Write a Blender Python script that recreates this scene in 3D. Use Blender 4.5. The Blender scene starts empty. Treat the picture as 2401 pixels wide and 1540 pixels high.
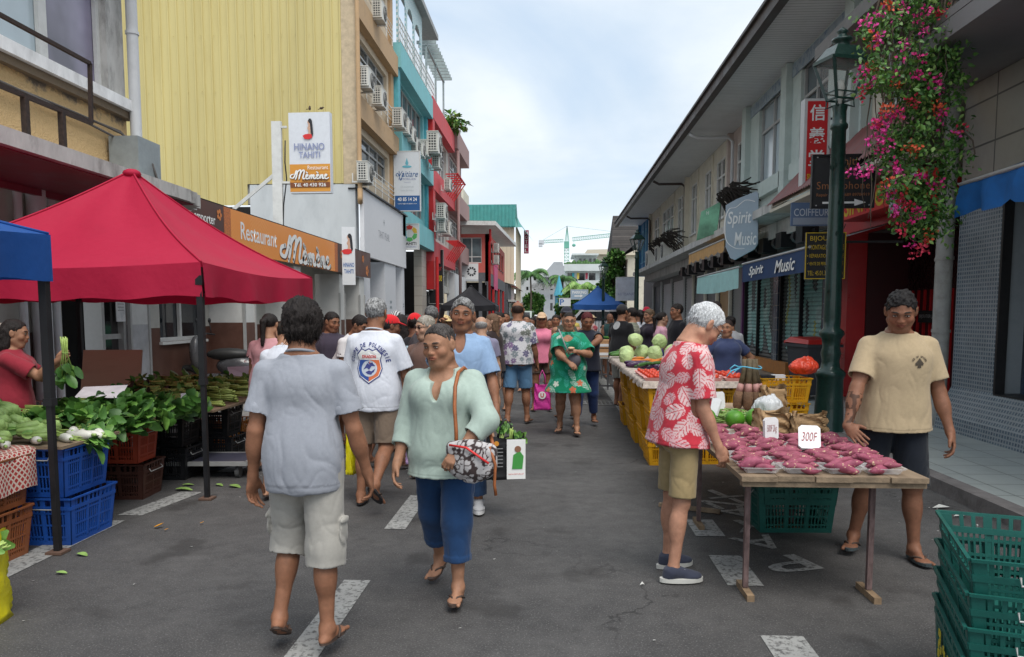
import bpy,bmesh,math,random
import numpy as np
from mathutils import Vector,Matrix,Euler,Quaternion
from mathutils.bvhtree import BVHTree
random.seed(7);rng=np.random.default_rng(11)
SC=bpy.context.scene;COL=SC.collection
R_=math.radians;PI=math.pi
FP,CX,CY,VX,HY,EYE=1780.,1200.,890.,1295.,735.,1.6
TH=math.atan((CY-HY)/FP);PSI=math.atan((VX-CX)/math.hypot(FP,CY-HY))
def ray(x,y):
 u=x-CX;v=CY-y
 h=FP*math.cos(TH)+v*math.sin(TH);z=-FP*math.sin(TH)+v*math.cos(TH)
 return Vector((math.cos(PSI)*u-math.sin(PSI)*h,math.sin(PSI)*u+math.cos(PSI)*h,z))
def WG(x,y,z=0.):
 d=ray(x,y);t=(z-EYE)/d.z;return Vector((d.x*t,d.y*t,z))
def WY(x,y,Y):
 d=ray(x,y);t=Y/d.y;return Vector((d.x*t,Y,EYE+d.z*t))
def WX(x,y,X):
 d=ray(x,y);t=X/d.x;return Vector((X,d.y*t,EYE+d.z*t))
def tag(o,label=None,cat=None,group=None,kind=None):
 if label:o['label']=label
 if cat:o['category']=cat
 if group:o['group']=group
 if kind:o['kind']=kind
 return o
def empty(name,loc=(0,0,0),rz=0.,label=None,cat=None,group=None):
 o=bpy.data.objects.new(name,None);COL.objects.link(o);o.location=loc;o.rotation_euler=(0,0,rz)
 o.empty_display_size=.05
 return tag(o,label,cat,group)
def link(name,me,mats=None,parent=None):
 if mats is not None:
  for m in(mats if isinstance(mats,(list,tuple))else[mats]):me.materials.append(m)
 o=bpy.data.objects.new(name,me);COL.objects.link(o)
 if parent:o.parent=parent
 return o
def copy_tree(o,parent=None):
 c=o.copy();COL.objects.link(c)
 if parent:c.parent=parent
 for ch in o.children:copy_tree(ch,c)
 return c
class MB:
 """collects shapes, builds ONE mesh object"""
 def __init__(s):s.v=[];s.f=[];s.m=[];s.sm=[];s.mi=0;s.smooth=False;s.M=None
 def add(s,vs,fs,smooth=None):
  b=len(s.v)
  if s.M is not None:vs=[s.M@Vector(p)for p in vs]
  s.v.extend([tuple(p)for p in vs]);s.f.extend([tuple(b+i for i in f)for f in fs])
  s.m.extend([s.mi]*len(fs));s.sm.extend([s.smooth if smooth is None else smooth]*len(fs));return s
 def box(s,c,d,rz=0.,R=None):
  hx,hy,hz=d[0]/2,d[1]/2,d[2]/2
  vs=[Vector((x,y,z))for z in(-hz,hz)for y in(-hy,hy)for x in(-hx,hx)]
  if R is None and rz:R=Matrix.Rotation(rz,3,'Z')
  if R is not None:vs=[R@p for p in vs]
  c=Vector(c)
  return s.add([p+c for p in vs],[(0,2,3,1),(4,5,7,6),(0,1,5,4),(2,6,7,3),(0,4,6,2),(1,3,7,5)])
 def bb(s,a,b):
  return s.box([(a[i]+b[i])/2 for i in range(3)],[abs(b[i]-a[i])for i in range(3)])
 def bar(s,a,b,w,h=None,up=(0,0,1)):
  a=Vector(a);b=Vector(b);d=b-a;L=d.length;h=h or w
  if L<1e-6:return s
  d.normalize();u=Vector(up)
  if abs(d.dot(u))>.98:u=Vector((1,0,0))
  x=d.cross(u).normalized();z=x.cross(d)
  vs=[p+x*i*w/2+z*j*h/2 for p in(a,b)for j in(-1,1)for i in(-1,1)]
  return s.add(vs,[(0,1,3,2),(4,6,7,5),(0,4,5,1),(2,3,7,6),(0,2,6,4),(1,5,7,3)])
 def cyl(s,a,b,r0,r1=None,n=10,smooth=True,caps=True):
  a=Vector(a);b=Vector(b);r1=r0 if r1 is None else r1;d=(b-a)
  if d.length<1e-7:return s
  d.normalize();u=Vector((0,0,1))if abs(d.z)<.9 else Vector((1,0,0))
  x=d.cross(u).normalized();y=d.cross(x)
  vs=[]
  for p,r in((a,r0),(b,r1)):
   for i in range(n):
    t=2*PI*i/n;vs.append(p+x*(r*math.cos(t))+y*(r*math.sin(t)))
  s.add(vs,[(i,(i+1)%n,n+(i+1)%n,n+i)for i in range(n)],smooth)
  if caps:s.add(vs,[tuple(range(n-1,-1,-1)),tuple(range(n,2*n))],False)
  return s
 def tube(s,pts,r,n=6,smooth=True):
  pts=[Vector(p)for p in pts];rs=r if isinstance(r,(list,tuple))else[r]*len(pts)
  vs=[];x=None
  for i,p in enumerate(pts):
   d=(pts[min(i+1,len(pts)-1)]-pts[max(i-1,0)])
   d=d.normalized()if d.length>1e-9 else Vector((0,0,1))
   if x is None:
    u=Vector((0,0,1))if abs(d.z)<.9 else Vector((1,0,0));x=d.cross(u).normalized()
   else:
    x=(x-d*x.dot(d));x=x.normalized()if x.length>1e-6 else d.orthogonal().normalized()
   y=d.cross(x)
   for k in range(n):
    t=2*PI*k/n;vs.append(p+x*(rs[i]*math.cos(t))+y*(rs[i]*math.sin(t)))
  fs=[(i*n+k,i*n+(k+1)%n,(i+1)*n+(k+1)%n,(i+1)*n+k)for i in range(len(pts)-1)for k in range(n)]
  fs+=[tuple(range(n-1,-1,-1)),tuple(range((len(pts)-1)*n,len(pts)*n))]
  return s.add(vs,fs,smooth)
 def lathe(s,prof,c=(0,0,0),n=16,smooth=True,sq=1.):
  c=Vector(c);vs=[]
  for r,z in prof:
   for k in range(n):
    t=2*PI*k/n;vs.append(c+Vector((r*math.cos(t),r*math.sin(t)*sq,z)))
  fs=[(i*n+k,i*n+(k+1)%n,(i+1)*n+(k+1)%n,(i+1)*n+k)for i in range(len(prof)-1)for k in range(n)]
  s.add(vs,fs,smooth)
  m=len(prof)-1
  return s.add(vs,[tuple(range(n-1,-1,-1)),tuple(range(m*n,m*n+n))],False)
 def ell(s,c,r,n=12,m=8,R=None,bump=0.,seed=0):
  c=Vector(c);vs=[];rr=random.Random(seed)
  ph=[rr.uniform(0,6.3)for _ in range(4)]
  for j in range(1,m):
   b=PI*j/m
   for k in range(n):
    t=2*PI*k/n;q=1+bump*(math.sin(2*t+ph[0]+3*b)+math.sin(3*t+ph[1]-2*b)+math.sin(4*b+ph[2]))/3
    p=Vector((r[0]*math.sin(b)*math.cos(t)*q,r[1]*math.sin(b)*math.sin(t)*q,r[2]*math.cos(b)*q))
    vs.append(c+(R@p if R is not None else p))
  for z in(r[2],-r[2]):
   p=Vector((0,0,z));vs.append(c+(R@p if R is not None else p))
  N=(m-1)*n
  fs=[(j*n+k,(j+1)*n+k,(j+1)*n+(k+1)%n,j*n+(k+1)%n)for j in range(m-2)for k in range(n)]
  fs+=[(N,k,(k+1)%n)for k in range(n)]+[(N+1,(m-2)*n+(k+1)%n,(m-2)*n+k)for k in range(n)]
  return s.add(vs,fs,True)
 def poly(s,pts,d,smooth=False):
  """flat polygon pts extruded along vector d"""
  n=len(pts);d=Vector(d);pts=[Vector(p)for p in pts]
  vs=pts+[p+d for p in pts]
  return s.add(vs,[tuple(range(n-1,-1,-1)),tuple(range(n,2*n))]+[(i,(i+1)%n,n+(i+1)%n,n+i)for i in range(n)],smooth)
 def quad(s,a,b,c,d):return s.add([a,b,c,d],[(0,1,2,3)])
 def mesh(s,name):
  me=bpy.data.meshes.new(name);me.from_pydata(s.v,[],s.f)
  me.polygons.foreach_set('material_index',s.m);me.polygons.foreach_set('use_smooth',s.sm)
  bm=bmesh.new();bm.from_mesh(me);bmesh.ops.recalc_face_normals(bm,faces=bm.faces[:])if len(s.f)<60000 else None
  bm.to_mesh(me);bm.free();me.update();return me
 def build(s,name,mats,parent=None):return link(name,s.mesh(name),mats,parent)
def new_mat(name):
 m=bpy.data.materials.new(name);m.use_nodes=True;nt=m.node_tree
 return m,nt,nt.nodes['Principled BSDF']
def nd(nt,typ,ins=None,**kw):
 n=nt.nodes.new(typ)
 for k,v in kw.items():setattr(n,k,v)
 for k,v in(ins or{}).items():
  if hasattr(v,'is_linked')or isinstance(v,bpy.types.NodeSocket):nt.links.new(v,n.inputs[k])
  else:n.inputs[k].default_value=v
 return n
_mc={}
def mat(name,col,rough=.6,metal=0.,nscale=6.,namt=.15,bump=.0,bscale=60.,dirt=0.,dscale=2.,dcol=(.12,.10,.08),spec=.4,coat=0.,alpha=1.,trans=0.,sss=0.,stretch=(1,1,1),sheen=0.):
 """procedural paint / plastic / fabric: two octaves of tone variation, optional dirt patches and bump"""
 if name in _mc:return _mc[name]
 m,nt,b=new_mat(name);c=tuple(col)+(1,)
 tc=nd(nt,'ShaderNodeTexCoord');mp=nd(nt,'ShaderNodeMapping',{'Vector':tc.outputs['Object'],'Scale':stretch})
 n1=nd(nt,'ShaderNodeTexNoise',{'Vector':mp.outputs[0],'Scale':nscale,'Detail':5.,'Roughness':.6})
 hs=nd(nt,'ShaderNodeMapRange',{'Value':n1.outputs[0],'From Min':.3,'From Max':.7,'To Min':1-namt,'To Max':1+namt})
 mx=nd(nt,'ShaderNodeVectorMath',{0:c[:3],1:hs.outputs[0]},operation='MULTIPLY')
 out=mx.outputs[0]
 if dirt>0:
  n2=nd(nt,'ShaderNodeTexNoise',{'Vector':mp.outputs[0],'Scale':dscale,'Detail':8.,'Roughness':.7})
  dm=nd(nt,'ShaderNodeMapRange',{'Value':n2.outputs[0],'From Min':.5,'From Max':.72,'To Min':0.,'To Max':dirt})
  mi=nd(nt,'ShaderNodeMix',{'Factor':dm.outputs[0],'A':out,'B':tuple(dcol)+(1,)},data_type='RGBA');
  out=mi.outputs['Result']if False else mi.outputs[2]
 nt.links.new(out,b.inputs['Base Color'])
 rr=nd(nt,'ShaderNodeMapRange',{'Value':n1.outputs[0],'From Min':.3,'From Max':.7,'To Min':max(.02,rough-.08),'To Max':min(1.,rough+.08)})
 nt.links.new(rr.outputs[0],b.inputs['Roughness'])
 b.inputs['Metallic'].default_value=metal;b.inputs['Specular IOR Level'].default_value=spec
 b.inputs['Coat Weight'].default_value=coat;b.inputs['Alpha'].default_value=alpha;b.inputs['Transmission Weight'].default_value=trans
 b.inputs['Sheen Weight'].default_value=sheen
 if sss:b.inputs['Subsurface Weight'].default_value=sss;b.inputs['Subsurface Radius'].default_value=(.01,.004,.002)
 if bump:
  n3=nd(nt,'ShaderNodeTexNoise',{'Vector':mp.outputs[0],'Scale':bscale,'Detail':4.})
  bp=nd(nt,'ShaderNodeBump',{'Height':n3.outputs[0],'Strength':bump,'Distance':.01});nt.links.new(bp.outputs[0],b.inputs['Normal'])
 _mc[name]=m;return m
def mixA(nt,fac,a,b):
 """colour mix helper returning the output socket"""
 n=nt.nodes.new('ShaderNodeMix');n.data_type='RGBA'
 for idx,v in((0,fac),(6,a),(7,b)):
  if isinstance(v,bpy.types.NodeSocket):nt.links.new(v,n.inputs[idx])
  else:n.inputs[idx].default_value=v if idx==0 else(tuple(v)+(1,))[:4]
 return n.outputs[2]
_tc={}
def text_mesh(s,size=1.,ext=.0,bold=0.,shear=0.,sx=1.,align='CENTER',space=1.):
 cu=bpy.data.curves.new('lettering','FONT');cu.body=s;cu.size=size;cu.align_x=align;cu.align_y='CENTER'
 cu.extrude=ext;cu.offset=bold;cu.shear=shear;cu.resolution_u=3;cu.space_character=space
 o=bpy.data.objects.new('lettering',cu);COL.objects.link(o)
 dg=bpy.context.evaluated_depsgraph_get();me=bpy.data.meshes.new_from_object(o.evaluated_get(dg))
 bpy.data.objects.remove(o);bpy.data.curves.remove(cu);me.name='lettering'
 if sx!=1.:me.transform(Matrix.Diagonal((sx,1,1,1)))
 return me
def frame(o,x,up):
 x=Vector(x).normalized();n=x.cross(Vector(up)).normalized();y=n.cross(x)
 return Matrix(((x.x,y.x,n.x,o[0]),(x.y,y.y,n.y,o[1]),(x.z,y.z,n.z,o[2]),(0,0,0,1)))
def fit_text(s,w,h,ext=.002,**k):
 """text scaled to a w x h box, centred on its own box"""
 me=text_mesh(s,1.,0.,**k)
 co=np.empty(len(me.vertices)*3,np.float32);me.vertices.foreach_get('co',co);co=co.reshape(-1,3)
 lo,hi=co.min(0),co.max(0);c=(lo+hi)/2;sc=np.array([w/max(hi[0]-lo[0],1e-6),h/max(hi[1]-lo[1],1e-6),1])
 co=(co-c)*sc;me.vertices.foreach_set('co',co.ravel());me.update();return me
def letters(s,M,w,h,m,parent,off=.004,name='lettering',dx=0.,dy=0.,**k):
 """flat lettering of real size fixed on a board whose face frame is M (x right, y up, z out)"""
 me=fit_text(s,w,h,**k);me.transform(M@Matrix.Translation((dx,dy,off)))
 return link(name,me,m,parent)
import openvdb as vdb
BIG=.12
def cone(a,b,ra,rb=None,k=.02,clip=None,sub=False,flat=None):
 return dict(t='c',a=np.array(a,float),b=np.array(b,float),ra=ra,rb=ra if rb is None else rb,k=k,clip=clip,sub=sub,flat=flat)
def ellp(c,r,R=None,k=.02,clip=None,sub=False):
 return dict(t='e',c=np.array(c,float),r=np.array(r,float),R=np.eye(3)if R is None else np.array(R),k=k,clip=clip,sub=sub)
def loft(levels,o,R=None,k=.02,clip=None,n=2.3,sub=False):
 """levels: (z, cx, cy, rx, ry)"""
 return dict(t='l',L=np.array(levels,float),o=np.array(o,float),R=np.eye(3)if R is None else np.array(R),k=k,clip=clip,n=n,sub=sub)
def p_bounds(p):
 if p['t']=='c':
  r=max(p['ra'],p['rb']);return np.minimum(p['a'],p['b'])-r,np.maximum(p['a'],p['b'])+r
 if p['t']=='e':
  r=p['r'].max();return p['c']-r,p['c']+r
 L=p['L'];mx=L[:,3].max()+abs(L[:,1]).max();my=L[:,4].max()+abs(L[:,2]).max()
 cs=np.array([[x,y,z]for x in(-mx,mx)for y in(-my,my)for z in(L[:,0].min(),L[:,0].max())])@p['R'].T+p['o']
 return cs.min(0),cs.max(0)
def p_eval(p,X,Y,Z):
 if p['t']=='c':
  a,b=p['a'],p['b'];ab=b-a;L2=max(ab@ab,1e-12)
  px,py,pz=X-a[0],Y-a[1],Z-a[2]
  t=np.clip((px*ab[0]+py*ab[1]+pz*ab[2])/L2,0,1)
  qx,qy,qz=px-ab[0]*t,py-ab[1]*t,pz-ab[2]*t
  if p['flat']is not None:
   n,s=p['flat'];h=qx*n[0]+qy*n[1]+qz*n[2];g=(s-1)*h
   d=np.sqrt((qx+n[0]*g)**2+(qy+n[1]*g)**2+(qz+n[2]*g)**2)
  else:d=np.sqrt(qx*qx+qy*qy+qz*qz)
  d=d-(p['ra']+(p['rb']-p['ra'])*t)
 elif p['t']=='e':
  R=p['R'];px,py,pz=X-p['c'][0],Y-p['c'][1],Z-p['c'][2];r=p['r']
  u=(px*R[0,0]+py*R[1,0]+pz*R[2,0]);v=(px*R[0,1]+py*R[1,1]+pz*R[2,1]);w=(px*R[0,2]+py*R[1,2]+pz*R[2,2])
  k0=np.sqrt((u/r[0])**2+(v/r[1])**2+(w/r[2])**2);k1=np.sqrt((u/r[0]**2)**2+(v/r[1]**2)**2+(w/r[2]**2)**2)+1e-9
  d=k0*(k0-1)/k1
  d=np.where(k0<.05,-r.min(),d)
 else:
  R=p['R'];px,py,pz=X-p['o'][0],Y-p['o'][1],Z-p['o'][2]
  u=(px*R[0,0]+py*R[1,0]+pz*R[2,0]);v=(px*R[0,1]+py*R[1,1]+pz*R[2,1]);w=(px*R[0,2]+py*R[1,2]+pz*R[2,2])
  L=p['L'];zz=L[:,0];fine=np.linspace(zz[0],zz[-1],60)
  def it(c):
   y=np.interp(fine,zz,c);y2=np.convolve(np.pad(y,4,mode='edge'),np.ones(9)/9,'valid');return np.interp(w,fine,y2)
  cx,cy,rx,ry=it(L[:,1]),it(L[:,2]),it(L[:,3]),it(L[:,4]);n=p['n']
  a=np.abs((u-cx)/rx);b=np.abs((v-cy)/ry)
  k0=(a**n+b**n)**(1/n);k1=np.sqrt((a/rx)**2+(b/ry)**2)+1e-6
  d=k0*(k0-1)/k1;d=np.where(k0<.1,-np.minimum(rx,ry),d)
  zo=np.maximum(zz[0]-w,w-zz[-1]);d=np.maximum(d,zo)
 if p['clip']is not None:
  for(o,n)in p['clip']:
   d=np.maximum(d,(X-o[0])*n[0]+(Y-o[1])*n[1]+(Z-o[2])*n[2])
 return d
def sdf_mesh(prims,vox,carve=None,smooth=1):
 lo=np.min([p_bounds(p)[0]for p in prims if not p['sub']],0)-3*vox;hi=np.max([p_bounds(p)[1]for p in prims if not p['sub']],0)+3*vox
 n=np.ceil((hi-lo)/vox).astype(int)+1
 D=np.full(n,BIG,np.float32)
 ax=[np.arange(n[i],dtype=np.float32)*vox+lo[i]for i in range(3)]
 for p in prims:
  a,b=p_bounds(p);m=max(p['k'],2*vox)+2*vox
  i0=np.clip(np.floor((a-m-lo)/vox).astype(int),0,n);i1=np.clip(np.ceil((b+m-lo)/vox).astype(int)+1,0,n)
  if np.any(i1<=i0):continue
  sl=tuple(slice(i0[j],i1[j])for j in range(3))
  X=ax[0][sl[0]][:,None,None];Y=ax[1][sl[1]][None,:,None];Z=ax[2][sl[2]][None,None,:]
  d=p_eval(p,X,Y,Z);c=D[sl];k=max(p['k'],1e-4)
  if p['sub']:
   h=np.maximum(k-np.abs(-d-c),0)/k;D[sl]=np.maximum(c,-d)+h*h*k*.25
  else:
   h=np.maximum(k-np.abs(d-c),0)/k;D[sl]=np.minimum(c,d)-h*h*k*.25
 if carve is not None:
  X,Y,Z=np.meshgrid(*ax,indexing='ij',sparse=True);D=carve(D,X,Y,Z).astype(np.float32)
 g=vdb.FloatGrid(BIG);g.copyFromArray(np.ascontiguousarray(D))
 pts,quads=g.convertToQuads(0.)
 pts=pts.astype(np.float64)*vox+lo
 return pts,quads[:,::-1]
def vnormals(P,Q):
 n=np.cross(P[Q[:,2]]-P[Q[:,0]],P[Q[:,3]]-P[Q[:,1]]);N=np.zeros_like(P)
 for i in range(4):np.add.at(N,Q[:,i],n)
 return N/(np.linalg.norm(N,axis=1)[:,None]+1e-12)
def vsmooth(P,Q,it=1,f=.5):
 for _ in range(it):
  S=np.zeros_like(P);C=np.zeros(len(P))
  for a,b in((0,1),(1,2),(2,3),(3,0)):
   np.add.at(S,Q[:,a],P[Q[:,b]]);np.add.at(S,Q[:,b],P[Q[:,a]]);np.add.at(C,Q[:,a],1);np.add.at(C,Q[:,b],1)
  P=P*(1-f)+f*S/np.maximum(C,1)[:,None]
 return P
def _h(i,j,k,s):
 x=np.sin(i*127.1+j*311.7+k*74.7+s*53.3)*43758.5453;return x-np.floor(x)
def vnoise(P,sc,s=0.):
 """smooth value noise, -1..1"""
 q=P*sc+1000.;i=np.floor(q);f=q-i;f=f*f*(3-2*f);r=0
 for a in(0,1):
  for b in(0,1):
   for c in(0,1):
    w=(f[:,0]if a else 1-f[:,0])*(f[:,1]if b else 1-f[:,1])*(f[:,2]if c else 1-f[:,2])
    r=r+w*_h(i[:,0]+a,i[:,1]+b,i[:,2]+c,s)
 return r*2-1
def arr_mesh(name,P,Q,mats,parent=None,col=None,matidx=None):
 me=bpy.data.meshes.new(name);nv,nf=len(P),len(Q)
 me.vertices.add(nv);me.vertices.foreach_set('co',np.ascontiguousarray(P,np.float32).ravel())
 me.loops.add(nf*4);me.loops.foreach_set('vertex_index',np.ascontiguousarray(Q,np.int32).ravel())
 me.polygons.add(nf);me.polygons.foreach_set('loop_start',np.arange(0,nf*4,4,dtype=np.int32))
 me.polygons.foreach_set('use_smooth',np.ones(nf,bool))
 if matidx is not None:me.polygons.foreach_set('material_index',matidx.astype(np.int32))
 me.update(calc_edges=True)
 if col is not None:
  at=me.color_attributes.new('Col','FLOAT_COLOR','POINT')
  c4=np.ones((nv,4),np.float32);c4[:,:3]=col;at.data.foreach_set('color',c4.ravel())
 return link(name,me,mats,parent)
def attr_mat(name,rough,nscale,namt,bump,bscale,sss=0.,sheen=0.,spec=.4,stretch=(1,1,1),weave=False):
 m,nt,b=new_mat(name)
 a=nd(nt,'ShaderNodeAttribute',attribute_name='Col');tc=nd(nt,'ShaderNodeTexCoord')
 mp=nd(nt,'ShaderNodeMapping',{'Vector':tc.outputs['Object'],'Scale':stretch})
 n1=nd(nt,'ShaderNodeTexNoise',{'Vector':mp.outputs[0],'Scale':nscale,'Detail':5.,'Roughness':.65})
 hs=nd(nt,'ShaderNodeMapRange',{'Value':n1.outputs[0],'From Min':.3,'From Max':.7,'To Min':1-namt,'To Max':1+namt})
 mx=nd(nt,'ShaderNodeVectorMath',{0:a.outputs['Color'],1:hs.outputs[0]},operation='MULTIPLY')
 nt.links.new(mx.outputs[0],b.inputs['Base Color']);b.inputs['Roughness'].default_value=rough
 b.inputs['Specular IOR Level'].default_value=spec;b.inputs['Sheen Weight'].default_value=sheen
 if sss:b.inputs['Subsurface Weight'].default_value=sss;b.inputs['Subsurface Radius'].default_value=(.012,.005,.003)
 n3=nd(nt,'ShaderNodeTexNoise',{'Vector':mp.outputs[0],'Scale':bscale,'Detail':5.})
 bp=nd(nt,'ShaderNodeBump',{'Height':n3.outputs[0],'Strength':bump,'Distance':.006});nt.links.new(bp.outputs[0],b.inputs['Normal'])
 return m
M_SKIN=attr_mat('skin',.55,30.,.16,.25,300.,sss=.04,spec=.28)
M_CLOTH=attr_mat('woven_cloth',.9,45.,.06,.12,160.,sheen=.15,spec=.15)
M_HAIR=attr_mat('hair',.58,140.,.5,1.,190.,spec=.22,stretch=(1,1,.35))
M_EYE=mat('eye_white',(.62,.58,.53),.25,namt=.03);M_IRIS=mat('iris',(.02,.012,.008),.15,namt=.1)
M_LEATHER=mat('sandal_rubber',(.07,.045,.035),.7,nscale=30,namt=.3,bump=.3)
def RX(a):c,s=math.cos(R_(a)),math.sin(R_(a));return np.array([[1,0,0],[0,c,-s],[0,s,c]])
def RY(a):c,s=math.cos(R_(a)),math.sin(R_(a));return np.array([[c,0,s],[0,1,0],[-s,0,c]])
def RZ(a):c,s=math.cos(R_(a)),math.sin(R_(a));return np.array([[c,-s,0],[s,c,0],[0,0,1]])
V=lambda*a:np.array(a,float)
BR=(.42,.22,.13)
LV=[(-.060,.086,.064,'h'),(-.015,.099,.074,'h'),(.04,.096,.070,'h'),(.10,.087,.062,'b'),(.15,.090,.064,'b'),(.205,.100,.069,'c'),(.240,.094,.062,'c'),(.268,.068,.050,'s'),(.298,.040,.036,'s')]
def skeleton(S):
 h=S['h'];J={};g=S.get
 J['Rt']=Rt=RZ(g('twist',0))@RX(-g('lean',0))@RY(g('side',0))
 pel=V(0,0,.54*h);J['pel']=pel
 legs={}
 for s,nm in((1,'R'),(-1,'L')):
  fl,ab,kn,to,ft=g('leg'+nm,(0,2,2,8,0))
  hip=pel+V(s*.052*h,0,-.022*h);R=RY(-s*ab)@RX(fl);knee=hip+R@V(0,0,-.245*h)
  Rs=R@RX(-kn);ank=knee+Rs@V(0,0,-.235*h);Rf=RZ(-s*to)@RX(-ft)
  legs[s]=dict(hip=hip,knee=knee,ank=ank,Rf=Rf,Rth=R,Rs=Rs)
 def low(l):return min((l['ank']+l['Rf']@V(0,y*h,-.042*h))[2]for y in(-.035,.08,.12))
 dz=-min(low(l)for l in legs.values())+.016
 sh=V(0,0,dz);J['pel']=pel=pel+sh
 for l in legs.values():
  for k in('hip','knee','ank'):l[k]=l[k]+sh
 J['legs']=legs;arms={};sw=g('sw',1.)
 for s,nm in((1,'R'),(-1,'L')):
  fl,ab,el,ax,pr=g('arm'+nm,(4,9,12,8,0))
  so=pel+Rt@V(s*.099*h*sw,-.006*h,.246*h+g('shrug',0)*h)
  tg=g('tgt'+nm)
  if tg is not None:
   r0=np.random.default_rng(4);best=(9,None);T=np.array(tg)*h;cur=np.array([fl,ab,el,ax],float);sg=np.array([40,25,45,40.])
   for it in range(900):
    c=cur+r0.normal(0,1,4)*sg;c[2]=np.clip(c[2],3,148);c[0]=np.clip(c[0],-40,150);c[1]=np.clip(c[1],-12,85);c[3]=np.clip(c[3],-60,100)
    Ra=RZ(g('twist',0))@RY(-s*c[1])@RX(c[0])@RZ(s*c[3]);w_=so+Ra@V(0,0,-.172*h)+Ra@RX(c[2])@V(0,0,-.148*h);e=np.linalg.norm(w_-T)+.0006*abs(c[1]-ab)
    if e<best[0]:best=(e,c);cur=c;sg=sg*.97
   fl,ab,el,ax=best[1]
  R=RZ(g('twist',0))@RY(-s*ab)@RX(fl)@RZ(s*ax);elb=so+R@V(0,0,-.172*h)
  Rf=R@RX(el);wr=elb+Rf@V(0,0,-.148*h);Rh=Rf@RZ(s*pr)
  hb=g('hand'+nm+'b',0)
  Rh=Rh@RX(hb)
  arms[s]=dict(so=so,el=elb,wr=wr,Ra=R,Rf=Rf,Rh=Rh)
 J['arms']=arms
 nb=pel+Rt@V(0,-.008*h,.300*h);y,p,r=g('head',(0,0,0))
 Rh=RZ(y+g('twist',0))@RX(-p)@RY(r);J['Rh']=Rh;J['nb']=nb
 J['hc']=nb+Rt@V(0,.010*h,.025*h)+Rh@V(0,.012*h,.058*h)
 return J
def torso_levels(S,off=0.,hem=None,flare=0.,top=None):
 h=S['h'];w=S.get('w',1.);bl=S.get('belly',1.);fem=S.get('fem',False);out=[]
 for z,rx,ry,k in LV:
  f={'h':w*(1.03 if fem else 1),'b':(w*.5+bl*.5),'c':w**.8,'s':1.}[k];cy=0.
  fy={'h':w,'b':bl*w**.5,'c':(w*.6+bl*.4),'s':1.}[k]
  if k=='b':cy=(bl*w-1)*.032
  if k=='h':cy=(bl*w-1)*.012
  if fem and k=='b':rx*=.95
  if fem and k in 'cs':rx*=.94
  if fem and k=='h':ry*=1.05
  out.append([z*h,0,cy*h,rx*f*h+off,ry*fy*h+off])
 if hem is not None:
  out=[o for o in out if o[0]>hem*h+.01];o=out[0]
  out.insert(0,[hem*h,0,o[2],o[3]+flare,o[4]+flare])
  if top:out=[o for o in out if o[0]<top*h]
 return out
def body_prims(S,J):
 h=S['h'];w=S.get('w',1.);q=h/1.7;aw=S.get('aw',w**.8)*q;lw=S.get('lw',w**.9)*q;P=[]
 P.append(loft(torso_levels(S),J['pel'],J['Rt'],k=.03))
 Rt=J['Rt'];pel=J['pel']
 for s in(1,-1):
  A=J['arms'][s];l=J['legs'][s]
  P.append(cone(pel+Rt@V(s*.016*h,-.012*h,.286*h),A['so'],.028*q,.041*q*w**.5,k=.03))
  P.append(cone(A['so'],A['el'],.049*aw,.036*aw,k=.02));P.append(ellp((A['so']*.45+A['el']*.55)+A['Ra']@V(0,.006,0),(.042*aw,.046*aw,.10*q),A['Ra'],k=.02))
  P.append(cone(A['el'],A['wr'],.038*aw,.024*q*(1+(aw/q-1)*.5),k=.02));P.append(ellp(A['el']*.7+A['wr']*.3,(.041*aw,.041*aw,.085*q),A['Rf'],k=.02))
  P.append(cone(l['hip'],l['knee'],.088*lw,.054*lw,k=.03));P.append(cone(l['knee'],l['ank'],.052*lw,.033*q,k=.03))
  P.append(ellp(l['knee']*.66+l['ank']*.34+l['Rs']@V(0,-.014*q,0),(.052*lw,.055*lw,.105*q),l['Rs'],k=.03))
  P.append(ellp(l['knee']+l['Rth']@V(0,.018*q,0),(.04*lw,.032*lw,.045*q),l['Rth'],k=.02))
  if S.get('fem'):P.append(ellp(pel+Rt@V(s*.045*h,.056*h*w**.7,.205*h),V(.043,.036,.043)*h*S.get('bust',1.),Rt,k=.03))
  P.append(ellp(pel+Rt@V(s*.042*h,-.045*h*w**.5,-.03*h),V(.052,.045,.055)*h*w**.6,Rt,k=.03))
  P+=foot_prims(l,q)if not S.get('shoe')else[cone(l['ank'],l['ank']+l['Rf']@V(0,.05*q,-.03*q),.03*q,.02*q)]
  P+=hand_prims(A,s,q,S.get('hand'+('R' if s>0 else 'L'),'relax'))
 P+=head_prims(S,J,q)
 return P
def foot_prims(l,q):
 a,R=l['ank'],l['Rf'];f=lambda x,y,z:a+R@V(x*q,y*q,z*q);s=-1 if R[0,1]<0 else 1;P=[]
 P.append(cone(f(0,0,0),f(0,-.026,-.038),.032*q,.028*q,k=.02));P.append(cone(f(0,.01,-.01),f(0,.085,-.042),.035*q,.021*q,k=.03))
 P.append(ellp(f(0,.105,-.052),V(.046,.055,.016)*q,R,k=.02));P.append(ellp(f(0,.02,-.052),V(.032,.09,.016)*q,R,k=.02))
 for i in range(5):
  x=(-.034+.0165*i)*1.;o=l.get('s',1)*x
  P.append(cone(f(o,.140-.008*i*1.1,-.054),f(o*1.04,.170-.010*i*1.2,-.058),(.0115 if i==0 else.008)*q,k=.003))
 return P
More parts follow.
